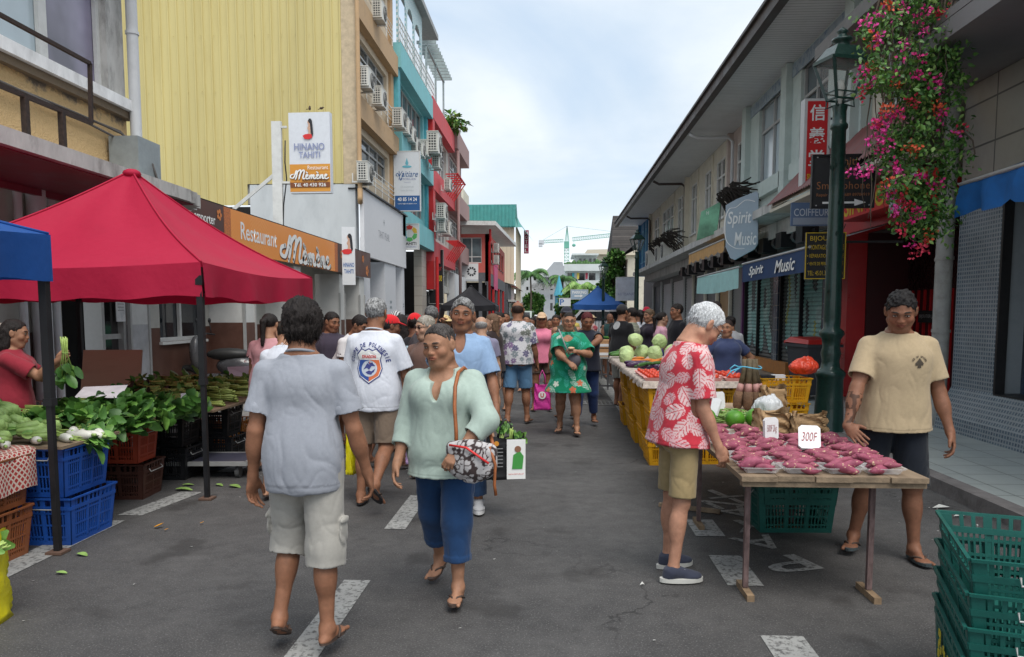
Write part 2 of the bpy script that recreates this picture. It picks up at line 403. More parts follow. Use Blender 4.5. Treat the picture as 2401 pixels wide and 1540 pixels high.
def hand_prims(A,s,q,mode):
 w,R=A['wr'],A['Rh'];a=R@V(0,0,-1);t=R@V(0,1,0);n=R@V(-s,0,0);P=[]
 q=q*.96;B=np.array([t,n,a]).T
 P.append(cone(w-a*.01,w+a*.03*q,.022*q,.022*q,k=.02));P.append(ellp(w+a*.052*q,V(.041,.0165,.050)*q,B,k=.015))
 P.append(ellp(w+a*.035*q+t*.022*q+n*.008*q,V(.020,.016,.03)*q,B,k=.015))
 c={'relax':(28,32,22),'flat':(6,8,5),'fist':(72,85,60),'grip':(58,70,45),'hold':(38,45,30),'point':(10,12,8)}[mode]
 for i in range(4):
  o=w+a*(.092-.004*abs(i-1))*q+t*(.029-.0195*i)*q;L=(.040,.045,.042,.033)[i]*q;d=a+t*(.10-.07*i);d=d/np.linalg.norm(d)
  ang=0;p=o;r=.0092*q*(1 if i<3 else.88);jit=(1+.13*(i-1))
  for j,ll in enumerate((1.,.62,.5)):
   ang+=c[j]*jit;dd=d*math.cos(R_(ang))+n*math.sin(R_(ang));e=p+dd*L*ll
   P.append(cone(p,e,r,r*.9,k=.0035 if j else.008));p=e;r*=.9
 o=w+a*.028*q+t*.030*q+n*.006*q;cl={'flat':0,'relax':.35,'fist':.9,'grip':.8,'hold':.6,'point':.2}[mode]
 d1=a*.75+t*(.62-.4*cl)+n*(.15+.5*cl);d1/=np.linalg.norm(d1);e=o+d1*.040*q
 d2=a*.9+t*(.35-.55*cl)+n*(.1+.5*cl);d2/=np.linalg.norm(d2)
 P.append(cone(o,e,.0135*q,.011*q,k=.012));P.append(cone(e,e+d2*.032*q,.011*q,.009*q,k=.004))
 return P
def hf(J,q):
 c,R=J['hc'],J['Rh'];return lambda x,y,z:c+R@V(x*q,y*q,z*q)
def head_prims(S,J,q):
 q=q*S.get('hs',1.);f=hf(J,q);R=J['Rh'];P=[];fw=S.get('fw',1.08)
 P.append(cone(J['nb'],f(0,-.022,-.055),.062*q*S.get('w',1)**.4,.054*q*fw,k=.04))
 P.append(ellp(f(0,-.012,.034),V(.074*fw**.5,.094,.082)*q,R,k=.02));P.append(ellp(f(0,.028,-.018),V(.062*fw,.060,.080)*q,R,k=.03))
 P.append(cone(f(0,.050,-.088),f(0,.052,-.086),.028*q*fw,k=.035))
 for s in(1,-1):
  P.append(cone(f(s*.050*fw,-.005,-.055),f(s*.022*fw,.050,-.092),.022*q,.018*q,k=.03))
  P.append(ellp(f(s*.040*fw,.058,-.022),V(.024,.022,.022)*q,R,k=.02))
  P.append(cone(f(s*.012,.081,.030),f(s*.045,.068,.030),.0105*q,.009*q,k=.014))
  P.append(ellp(f(s*.033,.098,.013),V(.019,.019,.0125)*q,R,k=.012,sub=True))
  P.append(ellp(f(s*.033,.073,.0125),V(.0165,.0145,.0115)*q,R,k=.006))
  P.append(ellp(f(s*.078*fw**.6,-.006,.002),V(.010,.020,.033)*q,R@RZ(s*22)@RX(10),k=.008))
  P.append(ellp(f(s*.088*fw**.6,.000,.004),V(.006,.010,.018)*q,R@RZ(s*22),k=.004,sub=True))
  P.append(ellp(f(s*.013,.093,-.022),V(.010,.011,.009)*q,R,k=.006))
 P.append(cone(f(0,.083,.022),f(0,.097,-.017),.0085*q,.0115*q,k=.012))
 P.append(ellp(f(0,.078,-.047),V(.028,.020,.020)*q,R,k=.015))
 P.append(ellp(f(0,.0955,-.0425),V(.022,.008,.0055)*q,R,k=.004));P.append(ellp(f(0,.0950,-.0535),V(.019,.009,.0065)*q,R,k=.004))
 P.append(ellp(f(0,.103,-.0480),V(.022,.009,.0013)*q,R,k=.003,sub=True))
 return P
def skin_color(P,S,J,q):
 base=np.array(S.get('skin',BR));C=np.tile(base,(len(P),1));q=q*S.get('hs',1.)
 L=(P-J['hc'])@J['Rh']/q;x,y,z=L.T
 lip=((x/.026)**2+((z+.048)/.0125)**2<1)&(y>.075);C[lip]=base*np.array((.78,.55,.58))
 red=np.exp(-(((np.abs(x)-.035)/.03)**2+((z+.02)/.03)**2))*(y>.04)*(np.abs(L).max(1)<.14);C*=1+red[:,None]*np.array((.12,-.02,-.04))
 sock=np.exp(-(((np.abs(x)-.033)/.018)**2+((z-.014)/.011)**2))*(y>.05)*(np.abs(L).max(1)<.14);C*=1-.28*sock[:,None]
 if S.get('beard'):
  bd=(y>.02)&(z<-.03)&(z>-.12)&(np.abs(L).max(1)<.14);C[bd&~lip]*=.72
 C*=(1+.10*vnoise(P,9.,3.))[:,None]
 for(nm,a,b,r)in S.get('tattoo',[]):
  A=J['arms'][nm];p0=A['el']*(1-a)+A['wr']*a;p1=A['el']*(1-b)+A['wr']*b;ab=p1-p0
  t=((P-p0)@ab)/(ab@ab);d=np.linalg.norm(P-p0-np.clip(t,0,1)[:,None]*ab,axis=1)
  m=(t>0)&(t<1)&(d<.06)&(vnoise(P,48.,8.)>.02);C[m]*=.35
 return C
def face_bits(S,J,q,parent):
 q=q*S.get('hs',1.);f=hf(J,q);R=Matrix(J['Rh'].tolist());b=MB();hc=S.get('hair',{}).get('col',(.02,.017,.015))
 ec=tuple(c*.8+.01 for c in S.get('brow',hc))
 for s in(1,-1):
  if not S.get('shades'):
   b=MB();b.ell(f(s*.033,.0815,.0120),(.0125*q,.0060*q,.0052*q*S.get('eye',.72)),12,8,R)
   b.mi=1;ey=S.get('gaze',(0,-.001));b.ell(f(s*.033+ey[0],.0850,.0120+ey[1]),(.0055*q,.0036*q,.0048*q*S.get('eye',.8)),8,6,R)
   b.mi=2;b.tube([f(s*.019,.086,.0155),f(s*.028,.0895,.0185),f(s*.040,.0865,.0180),f(s*.048,.079,.0145)],.0018*q,5)
   b.build('eye',[M_EYE,M_IRIS,mat('lash',(.015,.01,.008),.6)],parent)
  e=MB();e.tube([f(s*.014,.0885,.033),f(s*.028,.089,.038),f(s*.042,.082,.0375),f(s*.053,.070,.032)],[.003*q,.0042*q,.0038*q,.002*q],6)
  e.build('eyebrow',mat('brow_%02d_%02d'%(ec[0]*99,ec[2]*99),ec,.8,nscale=200,namt=.5),parent)
def hair_mesh(S,J,q,parent,vox):
 H=S.get('hair');
 if not H or H.get('style')=='none':return
 st=H.get('style','short');q=q*S.get('hs',1.);f=hf(J,q);R=J['Rh'];rt=lambda v:R@V(*v);P=[]
 fwd=H.get('line',.074);vol=H.get('vol',1.)
 pl=[(f(0,fwd,H.get('lz',.068)),rt((0,.80,-.60))if st not in('mop',)else rt((0,.72,-.69)))]
 low=H.get('low',-.062);pl.append((f(0,0,low),rt((0,0,-1))))
 P.append(ellp(f(0,-.014,.036),V(.0795*vol,.1015*vol,.0895*vol)*q,R,clip=pl,k=.004))
 if st=='mop':P.append(ellp(f(0,-.03,.005),V(.083,.088,.095)*q*vol,R,clip=[(f(0,.03,.03),rt((0,.85,-.5))),(f(0,0,-.095),rt((0,0,-1)))],k=.02));P.append(ellp(f(.03,.055,.075),V(.05,.04,.022)*q,R,k=.02))
 if st=='long':
  for i in range(-2,3):P.append(cone(f(i*.026,-.065,.01),f(i*.034,-.095-.0*abs(i),-H.get('len',.35)),.040*q,.026*q,k=.02))
  for s in(1,-1):P.append(cone(f(s*.062,-.02,.04),f(s*.072,-.04,-.12),.024*q,.030*q,k=.02))
 if st=='pony':
  P.append(cone(f(0,-.10,.05),f(0,-.15,.01),.026*q,.034*q,k=.01));P.append(cone(f(0,-.15,.01),f(.0,-.135,-H.get('len',.2)),.034*q,.018*q,k=.01))
 if st=='bun':P.append(ellp(f(*H.get('bun',(0,-.105,.055))),V(.033,.033,.033)*q,R,k=.006))
 if st=='ring':
  P[0]=ellp(f(0,-.014,.030),V(.0795,.1000,.0845)*q,R,clip=pl+[(f(0,-.03,H.get('ringz',.05)),rt((0,.35,.94)))],k=.004)
 pts,Q=sdf_mesh(P,vox)
 N=vnormals(pts,Q);L=(pts-J['hc'])@R/q;am=H.get('amp',.006)
 ang=np.arctan2(L[:,0],-L[:,1]);rad=np.stack([ang*.10,L[:,2]*.30,np.hypot(L[:,0],L[:,1])*.30],1)
 if H.get('curl'):dsp=vnoise(pts,70.,2.)*am+vnoise(pts,40.,5.)*am*.6
 else:dsp=vnoise(rad,220.,2.)*am*.7+vnoise(rad,90.,4.)*am+vnoise(pts,25.,1.)*am*.6
 pts=pts+N*dsp[:,None]
 c=np.tile(np.array(H.get('col',(.02,.017,.015)))[None],(len(pts),1))
 if 'grey' in H:gmask=np.clip(vnoise(rad,260.,7.)*.9+.5+vnoise(pts,30.,9.)*.5,0,1)[:,None];c=c*(1-gmask*H['grey'][3])+np.array(H['grey'][:3])*gmask*H['grey'][3]
 c=c*(1+.25*vnoise(rad,300.,5.))[:,None]
 o=arr_mesh('hair',pts,Q,M_HAIR,parent,c)
 if vox<=.006 and not H.get('curl')or H.get('locks'):
  b=MB();idx=rng.choice(len(pts),H.get('locks',260));up=R@V(0,0,1)
  for i in idx:
   if(N[i]@up)<-.4:continue
   p=pts[i];g=-up*.8+N[i]*.30+(R@V(*rng.normal(0,.25,3)));l=rng.uniform(.018,.042)*q*H.get('lk',1.)
   r0=H.get('lr',.0022)*q;tip=p+g/np.linalg.norm(g)*l+N[i]*.002;mid=(p+tip)/2+N[i]*.004
   b.tube([p-N[i]*.003,mid,tip],[r0,r0*.8,r0*.15],4)
  cc=tuple(c.mean(0));me=b.mesh('lock');at=me.color_attributes.new('Col','FLOAT_COLOR','POINT')
  a4=np.ones((len(me.vertices),4),np.float32);a4[:,:3]=np.array(cc)*rng.uniform(.5,1.6,(len(me.vertices),1));at.data.foreach_set('color',a4.ravel())
  link('lock',me,M_HAIR,o)
def wrinkle(P,N,amp,seed=0.,drop=.0):
 W=np.stack([P[:,0]+P[:,2]*.30,P[:,1],P[:,2]*.30-P[:,0]*.12],1);W=W+.05*np.stack([vnoise(P,7.,seed+9)]*3,1);amp*=.62
 r=1-np.abs(vnoise(W,10.,seed));r2=1-np.abs(vnoise(W*np.array([1,1,1.4])+.03*np.abs(r)[:,None],26.,seed+4));b=vnoise(P,4.,seed+2)
 zz=.55+.6*np.clip((P[:,2].max()-P[:,2])/max(np.ptp(P[:,2]),.01),0,1)
 return P+N*((amp*1.3*(r**4-.25)*zz+amp*.55*(r2**3-.25)*zz+amp*.9*b))[:,None]
def garment(name,prims,vox,parent,col,amp=.006,seed=0.,mats=None,colf=None,smooth=0,seam=None):
 P,Q=sdf_mesh(prims,vox);N=vnormals(P,Q);P=wrinkle(P,N,amp,seed)
 if smooth:P=vsmooth(P,Q,smooth)
 C=np.tile(np.array(col,float),(len(P),1));C*=(1+.05*vnoise(P,4.,seed+1))[:,None]
 if colf is not None:C=colf(P,Q,N,C)
 if seam:o_,n_,z_=seam;t_=(P-o_)@n_-z_;C[(np.abs(t_-.022)<.0035)]*=.74;C[t_<.004]*=.86
 return arr_mesh(name,P,Q,mats or M_CLOTH,parent,C)
def top_prims(S,J,T):
 h=S['h'];q=h/1.7;w=S.get('w',1.);aw=S.get('aw',w**.8)*q;off=T.get('off',.020);pel,Rt=J['pel'],J['Rt']
 hem=T.get('hem',-.06);fl=T.get('flare',.012);P=[]
 nk=T.get('neck',0.);clip=[]
 lv=torso_levels(S,off,hem,fl)
 P.append(loft(lv,pel,Rt,k=.03))
 if T.get('skirt'):
  P=[loft([[T['skirt']*h,0,.0,(.11*w+.05)*h,(.085*w+.045)*h],[-.10*h,0,.004*h,(.105*w+.008)*h,(.082*w+.008)*h]]+[l for l in torso_levels(S,off)if l[0]>-.07*h],pel,Rt,k=.03)]
 P.append(cone(pel+Rt@V(0,-.006*h,.280*h),pel+Rt@V(0,-.010*h,.318*h+nk*h),.062*q+off*.3,.060*q+off*.2,k=.02,clip=[(pel+Rt@V(0,0,(.302+nk)*h),Rt@V(0,.25,.97))]))
 for s in(1,-1):
  A=J['arms'][s]
  P.append(cone(pel+Rt@V(s*.016*h,-.012*h,.284*h),A['so'],.028*q+off*.45,.041*q*w**.5+off*.5,k=.03,clip=[(A['so']+(A['el']-A['so'])*.25,(A['el']-A['so'])/np.linalg.norm(A['el']-A['so']))]if T.get('sleeve',.6)<.2 else None))
  if hem<-.02:P.append(ellp(pel+Rt@V(s*.030*h,-.028*h*w**.5,.0),V(.066,.052,.14)*h*w**.6+off*.8,Rt,k=.06,clip=[(pel+Rt@V(0,0,hem*h),Rt@V(0,0,-1))]))
  if S.get('fem'):P.append(ellp(pel+Rt@V(s*.045*h,.056*h*w**.7,.205*h),V(.043,.036,.043)*h*S.get('bust',1.)+off,Rt,k=.05))
  sl=T.get('sleeve',.62);es=T.get('ease',.013)
  if sl<=.2:continue
  if sl<=1.:
   e=A['so']+(A['el']-A['so'])*sl;d=(e-A['so'])/np.linalg.norm(e-A['so'])
   P.append(cone(A['so'],e+d*.02,.045*aw+off*.7,.038*aw+es+.010,k=.02,clip=[(e,d)]))
   P.append(cone(e-d*.022,e+d*.05,.027*aw+es+.010,k=.002,sub=True))
  else:
   e=A['el']+(A['wr']-A['el'])*(sl-1);d=(e-A['el'])/np.linalg.norm(e-A['el'])
   P.append(cone(A['so'],A['el'],.052*aw+off*.8,.042*aw+es,k=.03));P.append(cone(A['el'],e+d*.02,.042*aw+es,.036*aw+es,k=.03,clip=[(e,d)]))
   P.append(cone(e-d*.02,e+d*.05,.026*aw+es,k=.002,sub=True))
 n0=-(Rt@V(0,0,1));z0=(T['skirt']if T.get('skirt')else hem)*h
 P.append(loft([[z0-.04,0,lv[0][2],lv[0][3]-.018,lv[0][4]-.018],[z0+.009,0,lv[0][2],lv[0][3]-.018,lv[0][4]-.018]],pel,Rt,k=.002,sub=True))
 for c in T.get('cuts',[]):
  P.append(ellp(pel+Rt@(V(*c[0])*h),V(*c[1])*h,Rt@RX(c[2]if len(c)>2 else 0),k=.004,sub=True))
 return P
def bottom_prims(S,J,B):
 h=S['h'];q=h/1.7;w=S.get('w',1.);lw=S.get('lw',w**.9)*q;off=B.get('off',.009);P=[];end=B.get('end',.8);es=B.get('ease',.018)
 lv=[l for l in torso_levels(S,off)if l[0]<B.get('waist',.07)*h];lv.append([B.get('waist',.07)*h,0,lv[-1][2],lv[-1][3],lv[-1][4]])
 P.append(loft(lv,J['pel'],J['Rt'],k=.03))
 for s in(1,-1):
  l=J['legs'][s];Rt=J['Rt']
  P.append(ellp(J['pel']+Rt@V(s*.042*h,-.040*h*w**.5,-.035*h),V(.050,.040,.055)*h*w**.6+off,Rt,k=.03,clip=[(J['pel']+Rt@V(0,0,B.get('waist',.07)*h),Rt@V(0,0,1))]))
  r0=.090*lw+off;r1=.056*lw+es
  if end<=1.:
   e=l['hip']+(l['knee']-l['hip'])*end;d=(e-l['hip'])/np.linalg.norm(e-l['hip'])
   P.append(cone(l['hip'],e+d*.02,r0,r0+(r1-r0)*end*B.get('taper',.75),k=.025,clip=[(e,d)]));rr=r0+(r1-r0)*end*B.get('taper',.75)
  else:
   e=l['knee']+(l['ank']-l['knee'])*(end-1);d=(e-l['knee'])/np.linalg.norm(e-l['knee'])
   rr=B.get('cuff',.05)*q+es;P.append(cone(l['hip'],l['knee'],r0,r1,k=.025));P.append(cone(l['knee'],e+d*.02,r1,rr,k=.03,clip=[(e,d)]))
  P.append(cone(e-d*.02,e+d*.05,rr-.011,k=.002,sub=True))
  if B.get('pocket'):
   c=l['hip']+(l['knee']-l['hip'])*.80+l['Rth']@V(s*(r1+.004),-.01,0);P.append(ellp(c,V(.013,.055,.070)*q,l['Rth'],k=.006));P.append(ellp(c+l['Rth']@V(s*.006,0,.055*q),V(.013,.058,.020)*q,l['Rth'],k=.003))
  if B.get('turn'):
   P.append(cone(e-d*.035,e,rr+.006,k=.002,clip=[(e,d),(e-d*.035,-d)]))
 return P
def sandals(l,q,parent,m_sole,m_strap):
 a,R=l['ank'],l['Rf'];f=lambda x,y,z:a+R@V(x*q,y*q,z*q);out=[]
 for i in range(20):
  t=2*PI*i/20;y=math.sin(t);x=math.cos(t);wd=.046+.008*y;out.append((x*wd*(1-.12*(abs(y+.2)<.35)),.057+y*.125))
 b=MB();b.poly([f(x,y,-.068)for x,y in out],R@V(0,0,.0-.017*q)*-1,False);o=b.build('sandal_sole',m_sole,parent)
 b=MB();
 for s in(1,-1):b.tube([f(.0,.130,-.050),f(s*.016,.108,-.031),f(s*.038,.07,-.036),f(s*.046,.035,-.058)],[.004*q,.006*q,.007*q,.006*q],6)
 b.tube([f(0,.13,-.066),f(0,.132,-.046)],.004*q,6);b.build('strap',m_strap,o)
def shoes(l,q,parent,col,sole,vox):
 a,R=l['ank'],l['Rf'];f=lambda x,y,z:a+R@V(x*q,y*q,z*q)
 P=[cone(f(0,-.02,-.02),f(0,-.03,-.045),.040*q,.036*q,k=.02,clip=[(f(0,0,.012),R@V(0,-.3,.95))]),cone(f(0,.0,-.02),f(0,.10,-.045),.044*q,.030*q,k=.03,clip=[(f(0,0,.02),R@V(0,-.3,.95))]),ellp(f(0,.115,-.050),V(.046,.062,.028)*q,R,k=.02)]
 P=[dict(p,clip=(p['clip']or[])+[(f(0,0,-.062),R@V(0,0,-1))])for p in P]
 pts,Q=sdf_mesh(P,vox);C=np.tile(np.array(col),(len(pts),1));o=arr_mesh('shoe',pts,Q,M_CLOTH,parent,C)
 out=[((.049+.006*math.sin(t))*math.cos(t),.05+.134*math.sin(t))for t in np.linspace(0,2*PI,22,endpoint=False)]
 b=MB();b.smooth=False;b.poly([f(x,y,-.083)for x,y in out],(R@V(0,0,.026*q)));b.build('shoe_sole',mat('sole_%02d'%(sole[0]*99),sole,.6,bump=.1),o)
 b=MB()
 for i in range(4):
  y=.055+.014*i;z=-.004-.010*i;b.tube([f(-.020,y,z),f(.020,y+.010,z-.003)],.0028,5);b.tube([f(.020,y,z),f(-.020,y+.010,z-.003)],.0028,5)
 b.build('lace',mat('lace',(.75,.75,.76),.8),o)
def cap_mesh(S,J,q,parent,col,brim=0.,back=False,style='cap'):
 f=hf(J,q*S.get('hs',1.));R=J['Rh'];q=q*S.get('hs',1.);P=[]
 if style=='cap':
  P.append(ellp(f(0,-.012,.045),V(.084,.105,.090)*q,R,clip=[(f(0,.05,.045),R@V(0,.18,-.98))],k=.002))
  y=-1 if back else 1;P.append(ellp(f(0,y*.105-.01,.052),V(.070,.075,.010)*q,R@RX(-12*y),k=.006,clip=[(f(0,y*.05,0),R@V(0,-y,0))]))
 else:
  P.append(ellp(f(0,-.012,.050),V(.086,.105,.085)*q,R,clip=[(f(0,0,.045),R@V(0,0,-1))],k=.002));P.append(ellp(f(0,-.01,.050),V(.155,.165,.012)*q,R,k=.02))
 pts,Q=sdf_mesh(P,.006 if S.get('vox',.01)<.012 else.011);C=np.tile(np.array(col,float),(len(pts),1))
 if style=='leopard':C[vnoise(pts,60.,2.)>.25]=(.10,.05,.02)
 if style=='stripe':C[np.sin(((pts-J['hc'])@R)[:,0]*220)>.2]=(.02,.02,.02)
 return arr_mesh('cap' if style=='cap' else 'sun_hat',pts,Q,M_CLOTH,parent,C)
def stamps(P,N,C,n,size,col,kind,seed=1,jit=.3):
 """printed motifs scattered over a garment (leaf shapes laid in the tangent plane)"""
 rr=np.random.default_rng(seed);pick=[];tries=0
 while len(pick)<n and tries<n*30:
  i=rr.integers(len(P));tries+=1
  if all(np.linalg.norm(P[i]-P[j])>size*1.02 for j in pick):pick.append(i)
 for i in pick:
  s=size*rr.uniform(1-jit,1+jit*.4);d=P-P[i];m=np.where(np.einsum('ij,ij->i',d,d)<s*s)[0]
  n0=N[i];up=V(0,0,1)-n0*n0[2];up/=np.linalg.norm(up)+1e-9;sd=np.cross(up,n0);a=rr.uniform(-1.3,1.3)
  u=(d[m]@sd)*math.cos(a)+(d[m]@up)*math.sin(a);v=-(d[m]@sd)*math.sin(a)+(d[m]@up)*math.cos(a);u/=s;v/=s;cl=col[rr.integers(len(col))]
  if kind=='monstera':
   body=((u/.62)**2+((v+.05)/.85)**2<1);slit=(np.sin((v+np.abs(u)*.9)*17)>.62)&(np.abs(u)>.14);mk=body&~slit&(np.abs(u)>.035)
  elif kind=='palm':
   r=np.hypot(u,v+.0);th=np.arctan2(u,v-.25);r2=np.hypot(u,v-.25);mk=((r2<.62*(.55+.45*np.abs(np.cos(th*3.5))))&(r2>.08))|((np.abs(u+.05*np.sin(v*5))<.05)&(v<.25)&(v>-.85))
  elif kind=='fern':
   mk=(np.abs(u)<.42*(1-v*v))&(np.sin((v*1.-np.abs(u)*1.2)*20)>-.1)&(np.abs(v)<.95)
  elif kind=='flower':
   th=np.arctan2(u,v);r=np.hypot(u,v);mk=r<.55*(.5+.5*np.abs(np.cos(th*2.5)))
  else:mk=(np.hypot(u,v)<.5)
  C[m[mk]]=cl
 return C
def on_surface(me,obj,centre,normal,up,off=.004,reach=.25):
 """lay flat lettering (in its local xy plane) onto a garment surface by casting it along -normal"""
 ob=obj.data;bv=BVHTree.FromPolygons([v.co for v in ob.vertices],[p.vertices for p in ob.polygons])
 n=Vector(normal).normalized();u=Vector(up);u=(u-n*u.dot(n)).normalized();x=u.cross(n)
 bm=bmesh.new();bm.from_mesh(me);bmesh.ops.triangulate(bm,faces=bm.faces[:]);bmesh.ops.subdivide_edges(bm,edges=[e for e in bm.edges if e.calc_length()>.012],cuts=2,use_grid_fill=False)
 for v in bm.verts:
  p=Vector(centre)+x*v.co.x+u*v.co.y;h=bv.ray_cast(p+n*reach,-n,reach*2)
  v.co=(h[0]+n*off)if h[0]else p
 bm.to_mesh(me);bm.free();return me
PEOPLE={}
def person(key,pos,face,label,S,top=None,bottom=None,group=None,shoe=None,sandal=True):
 """one figure: empty at the feet > body, hair, clothes"""
 S['h']=h=S['h']*.970;q=h/1.7;S.setdefault('hs',1.05);J=skeleton(S);vox=S.get('vox',.008);rt=empty('person',(pos[0],pos[1],pos[2]if len(pos)>2 else 0),R_(face),label,'person',group)
 for s in(1,-1):J['legs'][s]['s']=-s
 if shoe:S['shoe']=True
 P,Q=sdf_mesh(body_prims(S,J),vox);arr_mesh('body',P,Q,M_SKIN,rt,skin_color(P,S,J,q))
 if S.get('face',True):face_bits(S,J,q,rt)
 hair_mesh(S,J,q,rt,min(vox,.0065)if S.get('face',True)else vox)
 out=dict(root=rt,J=J,S=S,q=q);cv=S.get('cvox',max(vox*1.25,.0065))
 if bottom and top:bottom.setdefault('waist',max(-.04,top.get('hem',-.06)+.035))
 if bottom:out['bottom']=garment(bottom.get('name','shorts'),bottom_prims(S,J,bottom),cv,rt,bottom['col'],bottom.get('amp',.006),5.,colf=bottom.get('colf'))
 if top:out['top']=garment(top.get('name','shirt'),top_prims(S,J,top),cv,rt,top['col'],top.get('amp',.006),S.get('seed',1.),colf=top.get('colf'),seam=(J['pel'],J['Rt']@V(0,0,1),top.get('skirt',top.get('hem',-.06))*h))
 if top and top.get('rib'):
  r_=.064*q+top.get('off',.02)*.25;b=MB();b.tube([J['pel']+J['Rt']@V(r_*math.cos(t),-.010*h+r_*math.sin(t),.300*h-.26*(-.010*h+r_*math.sin(t)))for t in np.linspace(0,2*PI,25)],.0068,6)
  me=b.mesh('neck_rib');at=me.color_attributes.new('Col','FLOAT_COLOR','POINT');at.data.foreach_set('color',np.tile(np.array(tuple(c*.86 for c in top['col'])+(1,),np.float32),len(me.vertices)));link('neck_rib',me,M_CLOTH,out['top'])
 if S.get('shades'):
  f=hf(J,q*S.get('hs',1.));b=MB()
  for s in(1,-1):b.ell(f(s*.033,.086,.013),(.025*q,.008*q,.017*q),12,8,Matrix(J['Rh'].tolist()));b.tube([f(s*.055,.080,.018),f(s*.080,.03,.018),f(s*.082,-.01,.014)],.0025,5)
  b.tube([f(-.02,.094,.02),f(.02,.094,.02)],.0025,5);b.build('sunglasses',mat('dark_lens',S.get('lens',(.02,.012,.01)),.12,spec=.8,namt=.05),rt)
 if S.get('glasses'):
  f=hf(J,q*S.get('hs',1.));b=MB()
  for s in(1,-1):b.tube([f(s*.033+.021*math.cos(t),.095,.012+.017*math.sin(t))for t in np.linspace(0,2*PI,13)],.0016,5);b.tube([f(s*.054,.092,.014),f(s*.080,.03,.016),f(s*.082,-.01,.012)],.0016,5)
  b.tube([f(-.012,.097,.014),f(.012,.097,.014)],.0016,5);b.build('glasses',mat('thin_frame',(.03,.03,.03),.3,.5),rt)
 for s in(1,-1):
  if shoe:shoes(J['legs'][s],q,rt,shoe[0],shoe[1],min(vox,.008))
  elif sandal and vox<.012:sandals(J['legs'][s],q,rt,S.get('sole',M_LEATHER),S.get('strap',M_LEATHER))
 if S.get('cap'):out['cap']=cap_mesh(S,J,q,rt,**S['cap'])
 PEOPLE[key]=out;return out
SUN_EL,SUN_AZ=60.,152.
def make_world():
 w=bpy.data.worlds.new('World');SC.world=w;w.use_nodes=True;nt=w.node_tree;bg=nt.nodes['Background']
 sky=nd(nt,'ShaderNodeTexSky',sky_type='NISHITA',sun_disc=False,sun_elevation=R_(SUN_EL),sun_rotation=R_(SUN_AZ),air_density=1.2,dust_density=2.5,ozone_density=1.5)
 tc=nd(nt,'ShaderNodeTexCoord');sp=nd(nt,'ShaderNodeSeparateXYZ',{0:tc.outputs['Generated']})
 zz=nd(nt,'ShaderNodeMath',{0:sp.outputs[2],1:.12},operation='ADD');zc=nd(nt,'ShaderNodeMath',{0:zz.outputs[0],1:.06},operation='MAXIMUM')
 dx=nd(nt,'ShaderNodeMath',{0:sp.outputs[0],1:zc.outputs[0]},operation='DIVIDE');dy=nd(nt,'ShaderNodeMath',{0:sp.outputs[1],1:zc.outputs[0]},operation='DIVIDE')
 cb=nd(nt,'ShaderNodeCombineXYZ',{0:dx.outputs[0],1:dy.outputs[0]});mp=nd(nt,'ShaderNodeMapping',{0:cb.outputs[0],'Location':(3.1,1.7,0),'Scale':(1.,.75,1)})
 n1=nd(nt,'ShaderNodeTexNoise',{'Vector':mp.outputs[0],'Scale':.75,'Detail':9.,'Roughness':.5,'Distortion':.5})
 cov=nd(nt,'ShaderNodeMapRange',{'Value':n1.outputs[0],'From Min':.25,'From Max':.62},interpolation_type='SMOOTHSTEP')
 n2=nd(nt,'ShaderNodeTexNoise',{'Vector':mp.outputs[0],'Scale':1.9,'Detail':8.,'Roughness':.55})
 sh=nd(nt,'ShaderNodeMapRange',{'Value':n2.outputs[0],'From Min':.3,'From Max':.7,'To Min':0.,'To Max':1.})
 cloud=mixA(nt,sh.outputs[0],(4.7,5.35,6.0),(6.2,6.6,6.9))
 horiz=nd(nt,'ShaderNodeMapRange',{'Value':sp.outputs[2],'From Min':0.,'From Max':.22,'To Min':1.,'To Max':0.},interpolation_type='SMOOTHSTEP')
 blue=mixA(nt,.8,sky.outputs[0],(4.0,5.0,6.2))
 c1=mixA(nt,cov.outputs[0],blue,cloud);c2=mixA(nt,horiz.outputs[0],c1,(7.2,7.5,7.7))
 nt.links.new(c2,bg.inputs[0]);bg.inputs[1].default_value=.105
 l=bpy.data.lights.new('sun','SUN');l.energy=2.1;l.angle=R_(40);l.color=(1,.955,.89)
 o=bpy.data.objects.new('sun',l);COL.objects.link(o);az=R_(SUN_AZ);el=R_(SUN_EL)
 d=Vector((math.sin(az)*math.cos(el),math.cos(az)*math.cos(el),math.sin(el)));o.rotation_euler=d.to_track_quat('Z','Y').to_euler()
def make_camera():
 c=bpy.data.cameras.new('camera');o=bpy.data.objects.new('camera',c);COL.objects.link(o);SC.camera=o
 c.sensor_width=36;c.lens=36*FP/2400;c.clip_end=3000;c.clip_start=.05
 c.shift_y=(CY-770)/2400.
 F=Vector((-math.sin(PSI)*math.cos(TH),math.cos(PSI)*math.cos(TH),-math.sin(TH)));o.location=(0,0,EYE)
 o.rotation_euler=F.to_track_quat('-Z','Y').to_euler()
 vs=SC.view_settings;vs.view_transform='Standard';vs.look='None';vs.exposure=.0;vs.gamma=1
make_world();make_camera()
